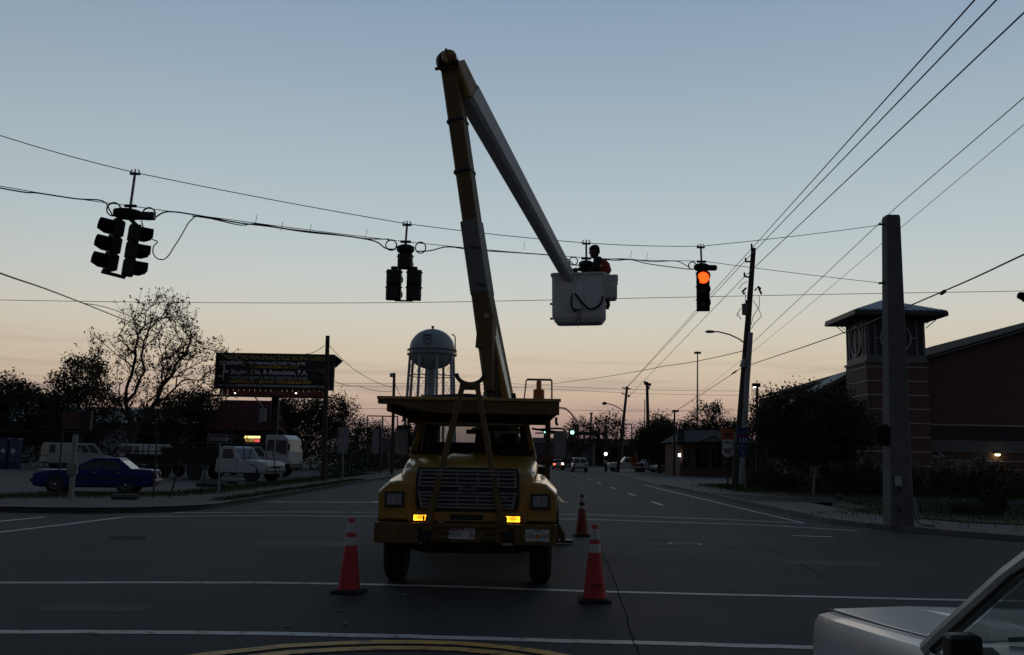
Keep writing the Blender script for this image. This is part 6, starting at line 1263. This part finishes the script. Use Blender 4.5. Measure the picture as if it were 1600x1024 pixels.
MB().span(TWX + .01, 40, 1.95, 1.997, hz_(688), hz_(667)).build('window_strip', mat('strip_glass', (.012, .016, .022), .25), GW); MB().span(TWX + .01, 40, 1.93, 1.999, hz_(689.9), hz_(688.1)).build('strip_sill', TRIMG, GW)
for py in (720, 733): MB().span(TWX + .01, 40, 1.96, 1.998, hz_(py + .9), hz_(py - .5)).build('stone_band', STN, GW)
c = at(1561, 710.5, 59.6); sc_ = MB().box((c.x - 22.3, 1.9, c.z + .1), (.36, .3, .12)).build('wall_lamp', TRIMD, hall, bevel=.03); MB().lathe([(0, -.12), (.13, -.1), (.17, 0)], 14, c=(c.x - 22.3, 1.78, c.z + .03)).build('lamp_bowl', emit('sconce_warm', (1, .82, .45), 5), sc_, smooth=True)
MB().box((TWX + .45, 1.2, hz_(701)), (1.1, 1.0, .14)).build('canopy', TRIMG, hall)
WG = MB().prism([(-3.3, 0), (-3.3, 5.2), (1.2, 7.7), (1.2, 0)], 'Y', 6, 9).build('side_wing', BRK, hall); MB().beam((-3.7, 5.8, 5.1), (1.2, 5.8, 7.82), .5, .25, ref=(0, 1, 0)).build('roof_edge', TRIMG, WG)
MB().loft([[(-3.9, 5.6, 5.0), (1.2, 5.6, 7.85), (1.2, 9.4, 7.85), (-3.9, 9.4, 5.0)], [(-3.9, 5.6, 5.12), (1.2, 5.6, 7.97), (1.2, 9.4, 7.97), (-3.9, 9.4, 5.12)]]).build('roof_slope', TRIMG, WG)
# --- gabled house, centre right
hd = 96.0
h0 = at(1060, 740, hd); h = thing('gabled_house', 'low dark house with a pale metal gable roof right of the road', 'house', (h0.x, hd, 0))
def hp(px, py): p = at(px, py, hd); return (p.x - h0.x, p.z)
xa, _ = hp(1062, 700); xb, ze_ = hp(1180, 693)
MB().span(xa, xb, 0, 9, 0, ze_).build('wall', BRK, h)
ax, az_ = hp(1112, 682); lx, lz = hp(1086, 695); rx, rz_ = hp(1122, 694)
MB().prism([(lx, ze_), (ax - .6, az_ - .1), (ax, az_ + .02), (rx, ze_)], 'Y', -.4, 2).build('gable', mat('gable_metal', (.34, .38, .43), .35, .3, var=.15), h)
for i in range(5): q_ = (lx + .5) + i * (rx - lx - .8) / 5; MB().span(q_, q_ + .04, -.44, -.40, ze_ + .02, ze_ + .12 + (az_ - ze_) * .6 * (1 - abs(q_ - ax) / (ax - lx + .01))).build('gable_seam', TRIMG, h)
MB().beam((lx - .4, -.5, ze_ - .1), (ax, -.5, az_ + .12), .3, .16, ref=(0, 1, 0)).build('verge_board', TRIMG, h); MB().beam((rx + .4, -.5, ze_ - .1), (ax, -.5, az_ + .12), .3, .16, ref=(0, 1, 0)).build('verge_board', TRIMD, h)
MB().loft([[(xa - .5, -.8, ze_), (xb + .5, -.8, ze_), (xb + .5, 10, ze_), (xa - .5, 10, ze_)], [(xa + 1.2, 3.5, ze_ + 1.35), (xb - 1.5, 3.5, ze_ + 1.35), (xb - 1.5, 6, ze_ + 1.35), (xa + 1.2, 6, ze_ + 1.35)]]).build('roof', mat('roof_grey', (.07, .075, .078), .85, var=.25, spec=.2), h)
cxh, czh = hp(1064, 684); MB().box((cxh, .2, czh), (.7, .8, 1.7)).build('roof_fin', MATS['roof_grey'], h, bevel=.05)
for px0, px1, py0, py1 in ((1066, 1078, 702, 730), (1086, 1108, 700, 732), (1111, 1128, 700, 732), (1133, 1142, 712, 734), (1150, 1170, 705, 728)):
    x0, z1 = hp(px0, py0); x1, z0 = hp(px1, py1); w = MB().span(x0, x1, -.05, -.004, z0, z1).build('window', DGLASS, h)
    fm = mat('frame_tan', (.11, .10, .085), .6)
    for x in (x0, (x0 + x1) / 2, x1): MB().span(x - .04, x + .04, -.09, -.051, z0, z1).build('mullion', fm, w)
    for z in (z0, (z0 + z1) / 2, z1): MB().span(x0, x1, -.10, -.091, z - .035, z + .035).build('glazing_bar', fm, w)
lx_, lz_ = hp(1061, 711.5); MB().box((lx_, -.2, lz_), (.22, .15, .3)).build('wall_lamp', emit('house_lamp', (1, .98, .92), 5), h)
# rocks by the house
for i, px in enumerate((1078, 1085, 1098)):
    p = gr(px, 738); m = MB(); rg = []
    for z, s in ((0, 1), (.25, .9), (.42, .5)): rg.append([(p.x + s * rnd.uniform(.35, .6) * math.cos(2 * PI * k / 7), p.y + s * .45 * math.sin(2 * PI * k / 7), z) for k in range(7)])
    m.loft(rg).build('rock', CONC, label=['leftmost pale rock before the gabled house', 'middle pale rock before the gabled house', 'rightmost pale rock before the gabled house'][i], cat='rock', group='rocks by the house')
# --- long low depot far ahead
dd = 195.0; d0_ = at(860, 700, dd); dp = thing('depot_building', 'long low grey building closing the street far ahead', 'building', (d0_.x, dd, 0))
x1 = at(1190, 700, dd).x - d0_.x; zt = at(1000, 688, dd).z
MB().span(-12, x1, 0, 20, 0, zt).build('wall', mat('depot_wall', (.10, .105, .11), .8, var=.25, scale=.1), dp); MB().span(-12, x1, -.3, -.02, zt - 1.0, zt + .15).build('parapet', mat('depot_parapet', (.20, .20, .20), .8, var=.2, scale=.2), dp)
for i in range(9): x = 9 + i * 2.9; MB().span(x - .25, x + .25, -.8, -.31, 0, zt - 1.0).build('column', mat('depot_column', (.22, .22, .22), .7), dp)
for i in range(8): x = 9 + i * 2.9; MB().span(x + .4, x + 2.5, -.1, -.03, .3, zt - 1.4).build('bay_window', DGLASS, dp)
MB().span(-2, 7, -.2, -.05, 1.0, 1.9).build('red_strip_sign', mat('strip_red', (.16, .03, .03), .6), dp)
# --- red-roofed restaurant behind the billboard
rd = 92.0; r0_ = at(335, 700, rd); rs = thing('restaurant', 'dark restaurant with a red mansard roof and lit sign behind the billboard column', 'building', (r0_.x, rd, 0))
def rq(px, py): p = at(px, py, rd); return (p.x - r0_.x, p.z)
xA, zA = rq(330, 672); xB, _ = rq(436, 672); _, zR = rq(380, 625)
MB().span(xA, xB, 0, 10, 0, zA).build('wall', mat('dark_stucco', (.05, .045, .04), .85), rs)
MR = mat('roof_red', (.10, .018, .02), .55, var=.2)
RF = MB().loft([[(xA - .6, -.8, zA), (xB + .6, -.8, zA), (xB + .6, 11, zA), (xA - .6, 11, zA)], [(xA + .8, .8, zR), (xB - .8, .8, zR), (xB - .8, 9, zR), (xA + .8, 9, zR)]]).build('mansard_roof', MR, rs)
for i in range(14):
    x = xA + i * (xB - xA) / 13; f = .93 if 0 < i < 13 else .8; xx = (xA + xB) / 2 + (x - (xA + xB) / 2) * f; MB().beam((x, -.82, zA + .05), (xx, .76, zR), .06, .06).build('roof_seam', MR, RF)
for (a_, c_) in (((403, 622), (418, 641)), ((434, 662), (452, 679))): p0, p1 = rq(*a_), rq(*c_); MB().beam((p0[0], -1.0, p0[1]), (p1[0], -1.0, p1[1]), .1, .1).build('gable_trim', mat('trim_pale', (.33, .33, .33), .6), rs)
x, z = rq(415, 650); MB().box((x, -1.05, z), (.6, .5, 1.3)).build('roof_vent', MATS['trim_pale'], rs, bevel=.03)
x, z = rq(399.5, 686.8); sg = MB().box((x, -1.2, z), (1.6, .2, .66)).build('lit_sign', mat('sign_case', (.05, .04, .03), .5), rs)
MB().box((x, -1.31, z + .2), (1.55, .02, .2)).build('sign_bar', emit('sign_yellow', (1, .8, .25), 2.2), sg); MB().box((x - .25, -1.31, z - .1), (.9, .02, .34)).build('sign_panel', emit('sign_dim_yellow', (.5, .3, .06), .5), sg); MB().box((x + .5, -1.31, z - .14), (.5, .02, .26)).build('sign_badge', emit('sign_red_lit', (.9, .12, .12), .9), sg)
# --- pale shed behind the left trees, brown sign box
sd_ = 118.0; s0 = at(40, 700, sd_); sh_ = thing('shed', 'pale metal shed half hidden behind the left trees', 'building', (s0.x, sd_, 0))
xw = at(350, 700, sd_).x - s0.x; MB().span(-18, xw, 0, 14, 0, 5.0).build('wall', mat('shed_wall', (.20, .21, .22), .7, var=.25, scale=.2), sh_); MB().prism([(-.6, 5.0), (14.6, 5.0), (7, 7.2)], 'X', -18.5, xw + .5).build('roof', mat('shed_roof', (.15, .16, .17), .5), sh_)
for i in range(10): MB().span(-17 + i * 4.4, -16.9 + i * 4.4, -.06, -.005, 0, 5).build('wall_rib', MATS['shed_wall'], sh_)
c = at(120, 657, 62); t = thing('sign_box', 'reddish-brown sign cabinet on a post above the white van', 'sign', (c.x, 62, 0)); MB().box((-.35, 0, c.z), (1.2, .3, 1.2)).build('cabinet', mat('cabinet_brown', (.09, .04, .03), .7), t, bevel=.02); MB().box((.62, .05, c.z), (.7, .35, 1.25)).build('cabinet_side', BLK, t); MB().tube([(0, .1, 0), (0, .1, c.z - .5)], .1, 8).build('post', DSTEEL, t)
# --- sign gantry far left of the tower
gd = 150.0; g0 = at(598, 700, gd); t = thing('sign_gantry', 'thin steel gantry frame in the distance left of the truck', 'gantry', (g0.x, gd, 0))
def gq(px, py): p = at(px, py, gd); return Vector((p.x - g0.x, 0, p.z))
for px in (574, 598, 621): MB().tube([gq(px, 730), gq(px, 650)], .12, 6).build('post', STEEL, t)
MB().tube([gq(574, 650), gq(621, 651)], .1, 6).build('top_bar', STEEL, t)
for a_, c_ in (((576, 672), (597, 654)), ((598, 654), (617, 672))): MB().tube([gq(*a_), gq(*c_)], .05, 5).build('brace', STEEL, t)
t = thing('sign_gantry', 'thin steel gantry frame beyond the depot roof', 'gantry', (at(980, 700, 230).x, 230, 0)); g0 = at(980, 700, 230)
for px in (975, 987): p = at(px, 663, 230); MB().tube([(p.x - g0.x, 0, 0), (p.x - g0.x, 0, p.z)], .15, 6).build('post', STEEL, t)
p = at(975, 663, 230); q = at(987, 663, 230); MB().tube([(p.x - g0.x, 0, p.z), (q.x - g0.x, 0, q.z)], .15, 6).build('top_bar', STEEL, t)
# ================================================================ TREES AND SHRUBS
def leaf_mesh(name, cent, sig, per, size, mt, seed, flat=.8):
    g = np.random.default_rng(seed); C = np.repeat(np.asarray(cent, float), per, axis=0); n = len(C)
    C = C + g.normal(size=(n, 3)) * np.array([sig, sig, sig * flat])
    a = g.normal(size=(n, 3)); a /= np.linalg.norm(a, axis=1)[:, None]; bb = g.normal(size=(n, 3)); bb -= (bb * a).sum(1)[:, None] * a; bb /= np.linalg.norm(bb, axis=1)[:, None]
    s = size * g.uniform(.55, 1.3, size=(n, 1)); V = np.stack([C - a * s, C + bb * s * .45, C + a * s, C - bb * s * .45], 1).reshape(-1, 3); V[:, 2] = np.maximum(V[:, 2], .02)
    me = bpy.data.meshes.new(name); me.vertices.add(len(V)); me.vertices.foreach_set('co', V.ravel()); me.loops.add(4 * n); me.loops.foreach_set('vertex_index', np.arange(4 * n)); me.polygons.add(n); me.polygons.foreach_set('loop_start', np.arange(0, 4 * n, 4)); me.polygons.foreach_set('loop_total', np.full(n, 4)); me.update(); me.validate(); me.materials.append(mt)
    return me
def tree(name, label, px, d, ells, nat, seed, fork, rt=.02, per=14, sig=.35, size=.10, mt=LEAFM, group=None, bare=0., z0=0., twigs=3, tl=.7, dens=False):
    """ells: (dx, dy, z, rx, ry, rz, weight) crown lobes in metres from the trunk base; fork: height where limbs start"""
    base = at(px, 700, d); t = thing(name, label, 'tree', (base.x, d, z0), group=group)
    r = random.Random(seed); A = []
    ws = [e[6] for e in ells]
    while len(A) < nat:
        e = r.choices(ells, ws)[0]; v = Vector((r.gauss(0, 1), r.gauss(0, 1), r.gauss(0, 1))).normalized() * r.uniform(.35, 1) ** .5
        A.append(Vector((e[0] + v.x * e[3], e[1] + v.y * e[4], max(.5, e[2] + v.z * e[5]))))
    N = [Vector((0, 0, 0))]; par = [-1]
    k = 4
    for i in range(1, k + 1): N.append(Vector((r.uniform(-.1, .1) * fork * .12, r.uniform(-.1, .1) * fork * .12, fork * i / k))); par.append(i - 1)
    F0 = Vector((0, 0, fork)); A.sort(key=lambda p: (p - F0).length)
    tips = []
    NP = np.zeros((len(A) * 4 + 10, 3)); PL = np.zeros(len(A) * 4 + 10)
    for i, p in enumerate(N): NP[i] = p; PL[i] = max(0, p.z - fork)
    for p in A:
        n = len(N); dv = NP[2:n] - np.array(p); ds = np.sqrt((dv * dv).sum(1)) + np.maximum(0, NP[2:n, 2] - p.z) * .9 + .55 * PL[2:n] + (PL[2:n] == 0) * (fork - NP[2:n, 2]) * .3
        j = int(ds.argmin()) + 2; a = N[j]; L = (p - a).length; m = max(1, min(3, int(L / .6)))
        pj = j
        for s in range(1, m + 1):
            q = a.lerp(p, s / m)
            if s < m: q += Vector((r.uniform(-1, 1), r.uniform(-1, 1), r.uniform(-.9, .3))) * L * .055
            N.append(q); NP[len(N) - 1] = q; PL[len(N) - 1] = PL[pj] + (q - N[pj]).length; par.append(pj); pj = len(N) - 1
        tips.append(pj)
    cnt = [0] * len(N)
    for i in tips:
        while i >= 0: cnt[i] += 1; i = par[i]
    rad = [rt * max(1, c) ** .47 for c in cnt]
    m = MB()
    for i in range(1, len(N)):
        p = par[i]; m.tube([N[p], N[i]], [min(rad[p], rad[i] * 1.5), rad[i]], 6 if rad[i] > .06 else 4, cap=False)
    cs = []
    for i in tips:       # fine twigs fan out from every branch end
        dr = (N[i] - N[par[i]]).normalized()
        for k_ in range(twigs):
            q = N[i] + (dr * r.uniform(.2, 1) + Vector((r.gauss(0, .5), r.gauss(0, .5), r.gauss(.25, .45)))) * tl
            mid = N[i].lerp(q, .5) + Vector((r.gauss(0, .06), r.gauss(0, .06), -.05)) * tl
            m.tube([N[i], mid, q], [rt * .7, rt * .55, rt * .35], 3, cap=False)
            if r.random() > bare: cs.append(q)
            if r.random() > bare + .35: cs.append(mid)
    m.build('trunk', BARK, t, smooth=True)
    for i in tips:
        if dens and par[i] > 5: cs.append(N[i].lerp(N[par[i]], r.uniform(.2, .8)))
    me = leaf_mesh('crown', [tuple(c) for c in cs], sig, per, size, mt, seed); link('crown', me, t)
    return t
# big sparse tree
tree('tall_tree', 'tall sparse tree with forking bare limbs, centre of the left side', 205, 78, [(1.7, 0, 11.0, 3.7, 3, 4.1, 3), (-2.0, 0, 8.3, 2.7, 2.5, 3.2, 1.4), (5.6, 0, 8.8, 3.8, 3, 2.2, 1.5), (1, 0, 5.6, 3.2, 2.5, 1.8, .6)], 330, 11, 2.9, rt=.02, per=3, sig=.10, size=.12, mt=LEAFB, bare=.2, twigs=5, tl=.75)
LT = 'trees behind the left lot'
tree('scrub_tree', 'dark tree at the far left edge of the picture', 25, 84, [(0, 0, 4.2, 4, 3, 2.6, 2), (-1.5, 0, 6, 2, 2, 1.6, .6)], 170, 21, 1.2, per=18, sig=.36, size=.15, mt=LEAFD, group=LT)
tree('scrub_tree', 'ragged tree with upright twigs between the edge and the tall tree', 112, 88, [(0, 0, 4.6, 4.2, 3, 3.2, 2), (.5, 0, 8.0, 2.6, 2, 2.0, .7)], 200, 22, 1.2, per=14, sig=.34, size=.15, mt=LEAFM, group=LT)
tree('scrub_tree', 'low dark tree under the right limbs of the tall tree', 268, 92, [(0, 0, 3.8, 4.2, 3, 2.8, 2), (1.5, 0, 6.2, 2.5, 2, 1.2, .5)], 180, 23, 1.1, per=14, sig=.34, size=.15, mt=LEAFD, group=LT)
tree('scrub_tree', 'sparse small tree just left of the billboard', 322, 100, [(0, 0, 4.5, 3.0, 2.5, 3.4, 2)], 130, 24, 1.4, per=7, sig=.25, size=.14, mt=LEAFB, group=LT)
tree('leafy_tree', 'leafy tree right of the billboard column', 470, 96, [(.4, 0, 3.6, 4.0, 3, 2.8, 2), (2.4, 0, 5.6, 3.0, 2.5, 1.9, 1), (-1, 0, 5.6, 2.6, 2, 1.4, .8)], 260, 25, 1.0, per=15, sig=.3, size=.13, mt=LEAFD)
tree('scrub_tree', 'small dark tree behind the left pavement signs', 566, 110, [(0, 0, 2.8, 3.2, 2.5, 2.4, 2)], 140, 26, .8, per=13, sig=.32, size=.14, mt=LEAFD, group=LT)
tree('leafy_tree', 'dense dark tree between the leaning pole and the brick tower', 1272, 47, [(0, 0, 3.5, 2.7, 2.4, 1.9, 3), (-1.3, 0, 2.8, 1.6, 1.6, 1.4, 1), (1.4, 0, 3.0, 1.6, 1.6, 1.5, 1)], 330, 31, 1.0, rt=.012, per=17, sig=.19, size=.085, mt=LEAFD, tl=.5, dens=True)
RTG = 'trees behind the gabled house'
tree('scrub_tree', 'ragged tree behind the left end of the gabled house', 1072, 128, [(0, 0, 4.2, 4.6, 3, 2.3, 2)], 140, 32, 1.3, per=9, sig=.36, size=.18, mt=LEAFD, group=RTG)
tree('scrub_tree', 'tallest ragged tree behind the gabled house', 1122, 122, [(0, 0, 4.4, 4.4, 3, 2.2, 2), (-1.2, 0, 7.4, 2.2, 1.8, 1.5, .35)], 180, 33, 1.4, per=8, sig=.34, size=.17, mt=LEAFD, group=RTG)
tree('scrub_tree', 'dark tree right behind the twin pole', 1170, 118, [(0, 0, 3.8, 3.4, 3, 2.6, 2)], 130, 34, 1.2, per=10, sig=.35, size=.17, mt=LEAFD, group=RTG)
tree('bare_tree', 'nearly bare tree behind the lit lamp post', 1192, 84, [(.2, 0, 6.2, 1.7, 1.6, 2.6, 2)], 90, 35, 2.2, rt=.02, per=2, sig=.12, size=.1, mt=LEAFB, bare=.4, twigs=3, tl=.5)
tree('leafy_tree', 'dark round tree beside the straight utility pole', 1030, 112, [(0, 0, 3.4, 2.6, 2.4, 2.4, 2), (.2, 0, 5.2, 1.0, 1.0, 1.2, .35), (-1.8, 0, 3.8, 1.4, 1.4, 1.0, .5)], 170, 36, 1.0, per=16, sig=.42, size=.14, mt=LEAFD)
FTG = 'sparse trees far up the street'
tree('bare_tree', 'sparse far tree left of the distant signal post', 905, 172, [(0, 0, 5.5, 3.0, 2.5, 3.2, 2)], 150, 37, 1.6, rt=.03, per=3, sig=.3, size=.2, mt=LEAFB, group=FTG, tl=1.0)
tree('bare_tree', 'sparse far tree right of the distant signal post', 950, 168, [(0, 0, 6.2, 3.4, 2.5, 3.0, 2)], 150, 38, 1.6, rt=.03, per=3, sig=.3, size=.2, mt=LEAFB, group=FTG, tl=1.0)
tree('scrub_tree', 'low far tree between truck mirror and water tower legs', 640, 150, [(0, 0, 3.0, 3.2, 2.5, 2.4, 2)], 110, 39, 1.0, per=10, sig=.55, size=.2, mt=LEAFD, group=FTG)
# distant belt of trees along the horizon
g = np.random.default_rng(5); cents = []
for x in np.arange(-330, 330, 2.6):
    hgt = 4.5 + 2.0 * math.sin(x * .07) + 1.4 * math.sin(x * .23 + 1) + g.normal() * .9
    for z in np.arange(.6, max(1.5, hgt), 1.2): cents.append((x + g.normal() * .8, 330 + g.normal() * 3, z))
tag(link('far_treeline', leaf_mesh('far_treeline', cents, 1.1, 16, .55, LEAFD, 6)), 'distant belt of dark trees along the horizon', 'trees', kind='stuff')
cents = []
for x in np.arange(-75, -34, .8):
    for z in np.arange(.4, 3.6 + 1.2 * math.sin(x * .5), .8): cents.append((x, 92 + g.normal(), z))
tag(link('undergrowth', leaf_mesh('undergrowth', cents, .5, 26, .2, LEAFD, 7)), 'dark undergrowth behind the vans at the left', 'shrubs', kind='stuff')
cents = []
for x in np.arange(-32, -12.6, .6):
    for z in np.arange(.3, 2.6 + .8 * math.sin(x * .9), .6): cents.append((x, 88 + g.normal() * .6, z))
tag(link('undergrowth', leaf_mesh('undergrowth', cents, .4, 26, .16, LEAFD, 8)), 'dark shrubs behind the stake truck and trailer', 'shrubs', kind='stuff')
cents = []
for y in np.arange(66, 130, .8):
    for z in np.arange(.3, 2.2 + .6 * math.sin(y * .7), .6): cents.append((-12.9 + g.normal() * .3, y, z))
tag(link('hedge', leaf_mesh('hedge', cents, .35, 30, .13, LEAFD, 9)), 'dark hedge along the left pavement beyond the signs', 'hedge', kind='stuff')
# hedge and pampas grass before the brick hall
cents = []
for x in np.arange(15.2, 36, .38):
    hgt = 1.25 + .3 * math.sin(x * 1.1) + .2 * math.sin(x * 2.7)
    for z in np.arange(.2, hgt, .3):
        for y in (45.2, 46.0): cents.append((x + g.normal() * .1, y + g.normal() * .2, z))
tag(link('hedge', leaf_mesh('hedge', cents, .22, 34, .08, LEAFD, 10)), 'low dark hedge in front of the brick building', 'hedge', kind='stuff')
PLM = mat('pampas_plume', (.30, .28, .24), .9, var=.3); PBL = mat('pampas_blade', (.06, .065, .03), .9)
_pp = [(1300, 46.8), (1318, 46.9), (1340, 46.9), (1362, 46.8), (1425, 47), (1470, 46.8), (1490, 47), (1512, 46.9), (1528, 47), (1545, 46.9)]
for i, (px, d) in enumerate(_pp):
    p = at(px, 735, d); t = thing('pampas_grass', ['leftmost pampas clump left of the concrete pole', 'second pampas clump left of the concrete pole', 'third pampas clump left of the concrete pole', 'pampas clump touching the left side of the concrete pole', 'pampas clump nearest right of the concrete pole', 'tall pampas clump in the middle right of the pole',
        'broad pampas clump right of the tall one', 'short pampas clump between two broad ones', 'upright pampas clump second from the right', 'rightmost pampas clump before the brick wall'][i], 'plant', (p.x, d, .1), group='pampas grass along the hedge')
    m = MB(); rr2 = random.Random(i); V = []; Fs = []
    for k in range(60):
        a = rr2.uniform(0, 2 * PI); L = rr2.uniform(.8, 1.4); o_ = rr2.uniform(.1, .6); x1, y1 = math.cos(a) * o_, math.sin(a) * o_; n0 = len(V); V += [(x1 * .1 - .012, y1 * .1, 0), (x1 * .1 + .012, y1 * .1, 0), (x1 * .6, y1 * .6, L), (x1 * 1.2, y1 * 1.2, L * .9)]; Fs += [(n0, n0 + 1, n0 + 2), (n0 + 1, n0 + 3, n0 + 2)]
    m.v = V; m.f = Fs; m.mi = [0] * len(Fs); m.build('blades', PBL, t)
    for k in range(7):
        a = rr2.uniform(0, 2 * PI); o_ = rr2.uniform(0, .4); zt_ = rr2.uniform(1.25, 1.9) * (1.1 if i in (5, 8) else .95); bx_, by_ = math.cos(a) * o_, math.sin(a) * o_
        pm = leaf_mesh('plume', [(bx_, by_, zt_ - .08 * j) for j in range(6)], .06, 34, .08, PLM, i * 10 + k, 1.2); pl_ = link('plume', pm, t); MB().tube([(bx_ * .2, by_ * .2, 0), (bx_, by_, zt_)], .008, 4).build('stalk', PBL, pl_)
# clipped bush on the lawn
p = gr(1553, 803, .15); t = thing('bush', 'round dark bush on the lawn right of the concrete pole', 'bush', (p.x, p.y, .15)); cents = []
for k in range(170):
    v = Vector((g.normal(), g.normal(), g.normal())).normalized() * .95; cents.append((v.x * .36, v.y * .36, max(.05, .36 + v.z * .34)))
link('foliage', leaf_mesh('foliage', cents, .06, 34, .035, LEAFD, 77), t); MB().tube([(0, 0, 0), (.02, 0, .35)], [.05, .03], 6).build('stem', BARK, t)
for k in range(5): a = 2 * PI * k / 5; MB().tube([(0, 0, .1), (.2 * math.cos(a), .2 * math.sin(a), .45)], [.02, .01], 5).build('branch', BARK, t)
p = gr(1515, 803, .15); t = thing('bush', 'low spreading bush left of the round dark bush', 'bush', (p.x, p.y, .15)); link('foliage', leaf_mesh('foliage', [(g.normal() * .45, g.normal() * .3, abs(g.normal()) * .12 + .05) for k in range(120)], .08, 30, .04, LEAFD, 78), t); MB().tube([(-.3, 0, 0), (0, 0, .15), (.3, 0, .1)], .015, 5).build('stem', BARK, t)
p = gr(1258, 784, .13); MB().lathe([(0, 0), (.14, .0), (.17, .1), (.12, .2), (0, .24)], 12, c=(at(1311, 785, 40.5).x, 40.5, .14)).build('rock', CONC, label='small pale boulder at the driveway left of the concrete pole', cat='rock', smooth=True)
for i, (px, d, lb) in enumerate(((1200, 57, 'dark shrub right of the leaning pole'), (1222, 52, 'larger dark shrub left of the dense dark tree'))):
    p = at(px, 760, d); t = thing('bush', lb, 'bush', (p.x, d, .15), group='shrubs by the leaning pole'); link('foliage', leaf_mesh('foliage', [(g.normal() * .55, g.normal() * .4, abs(g.normal()) * .35 + .1) for k in range(180)], .12, 30, .07, LEAFD, 80 + i), t); MB().tube([(0, 0, 0), (.1, 0, .6)], .03, 5).build('stem', BARK, t)
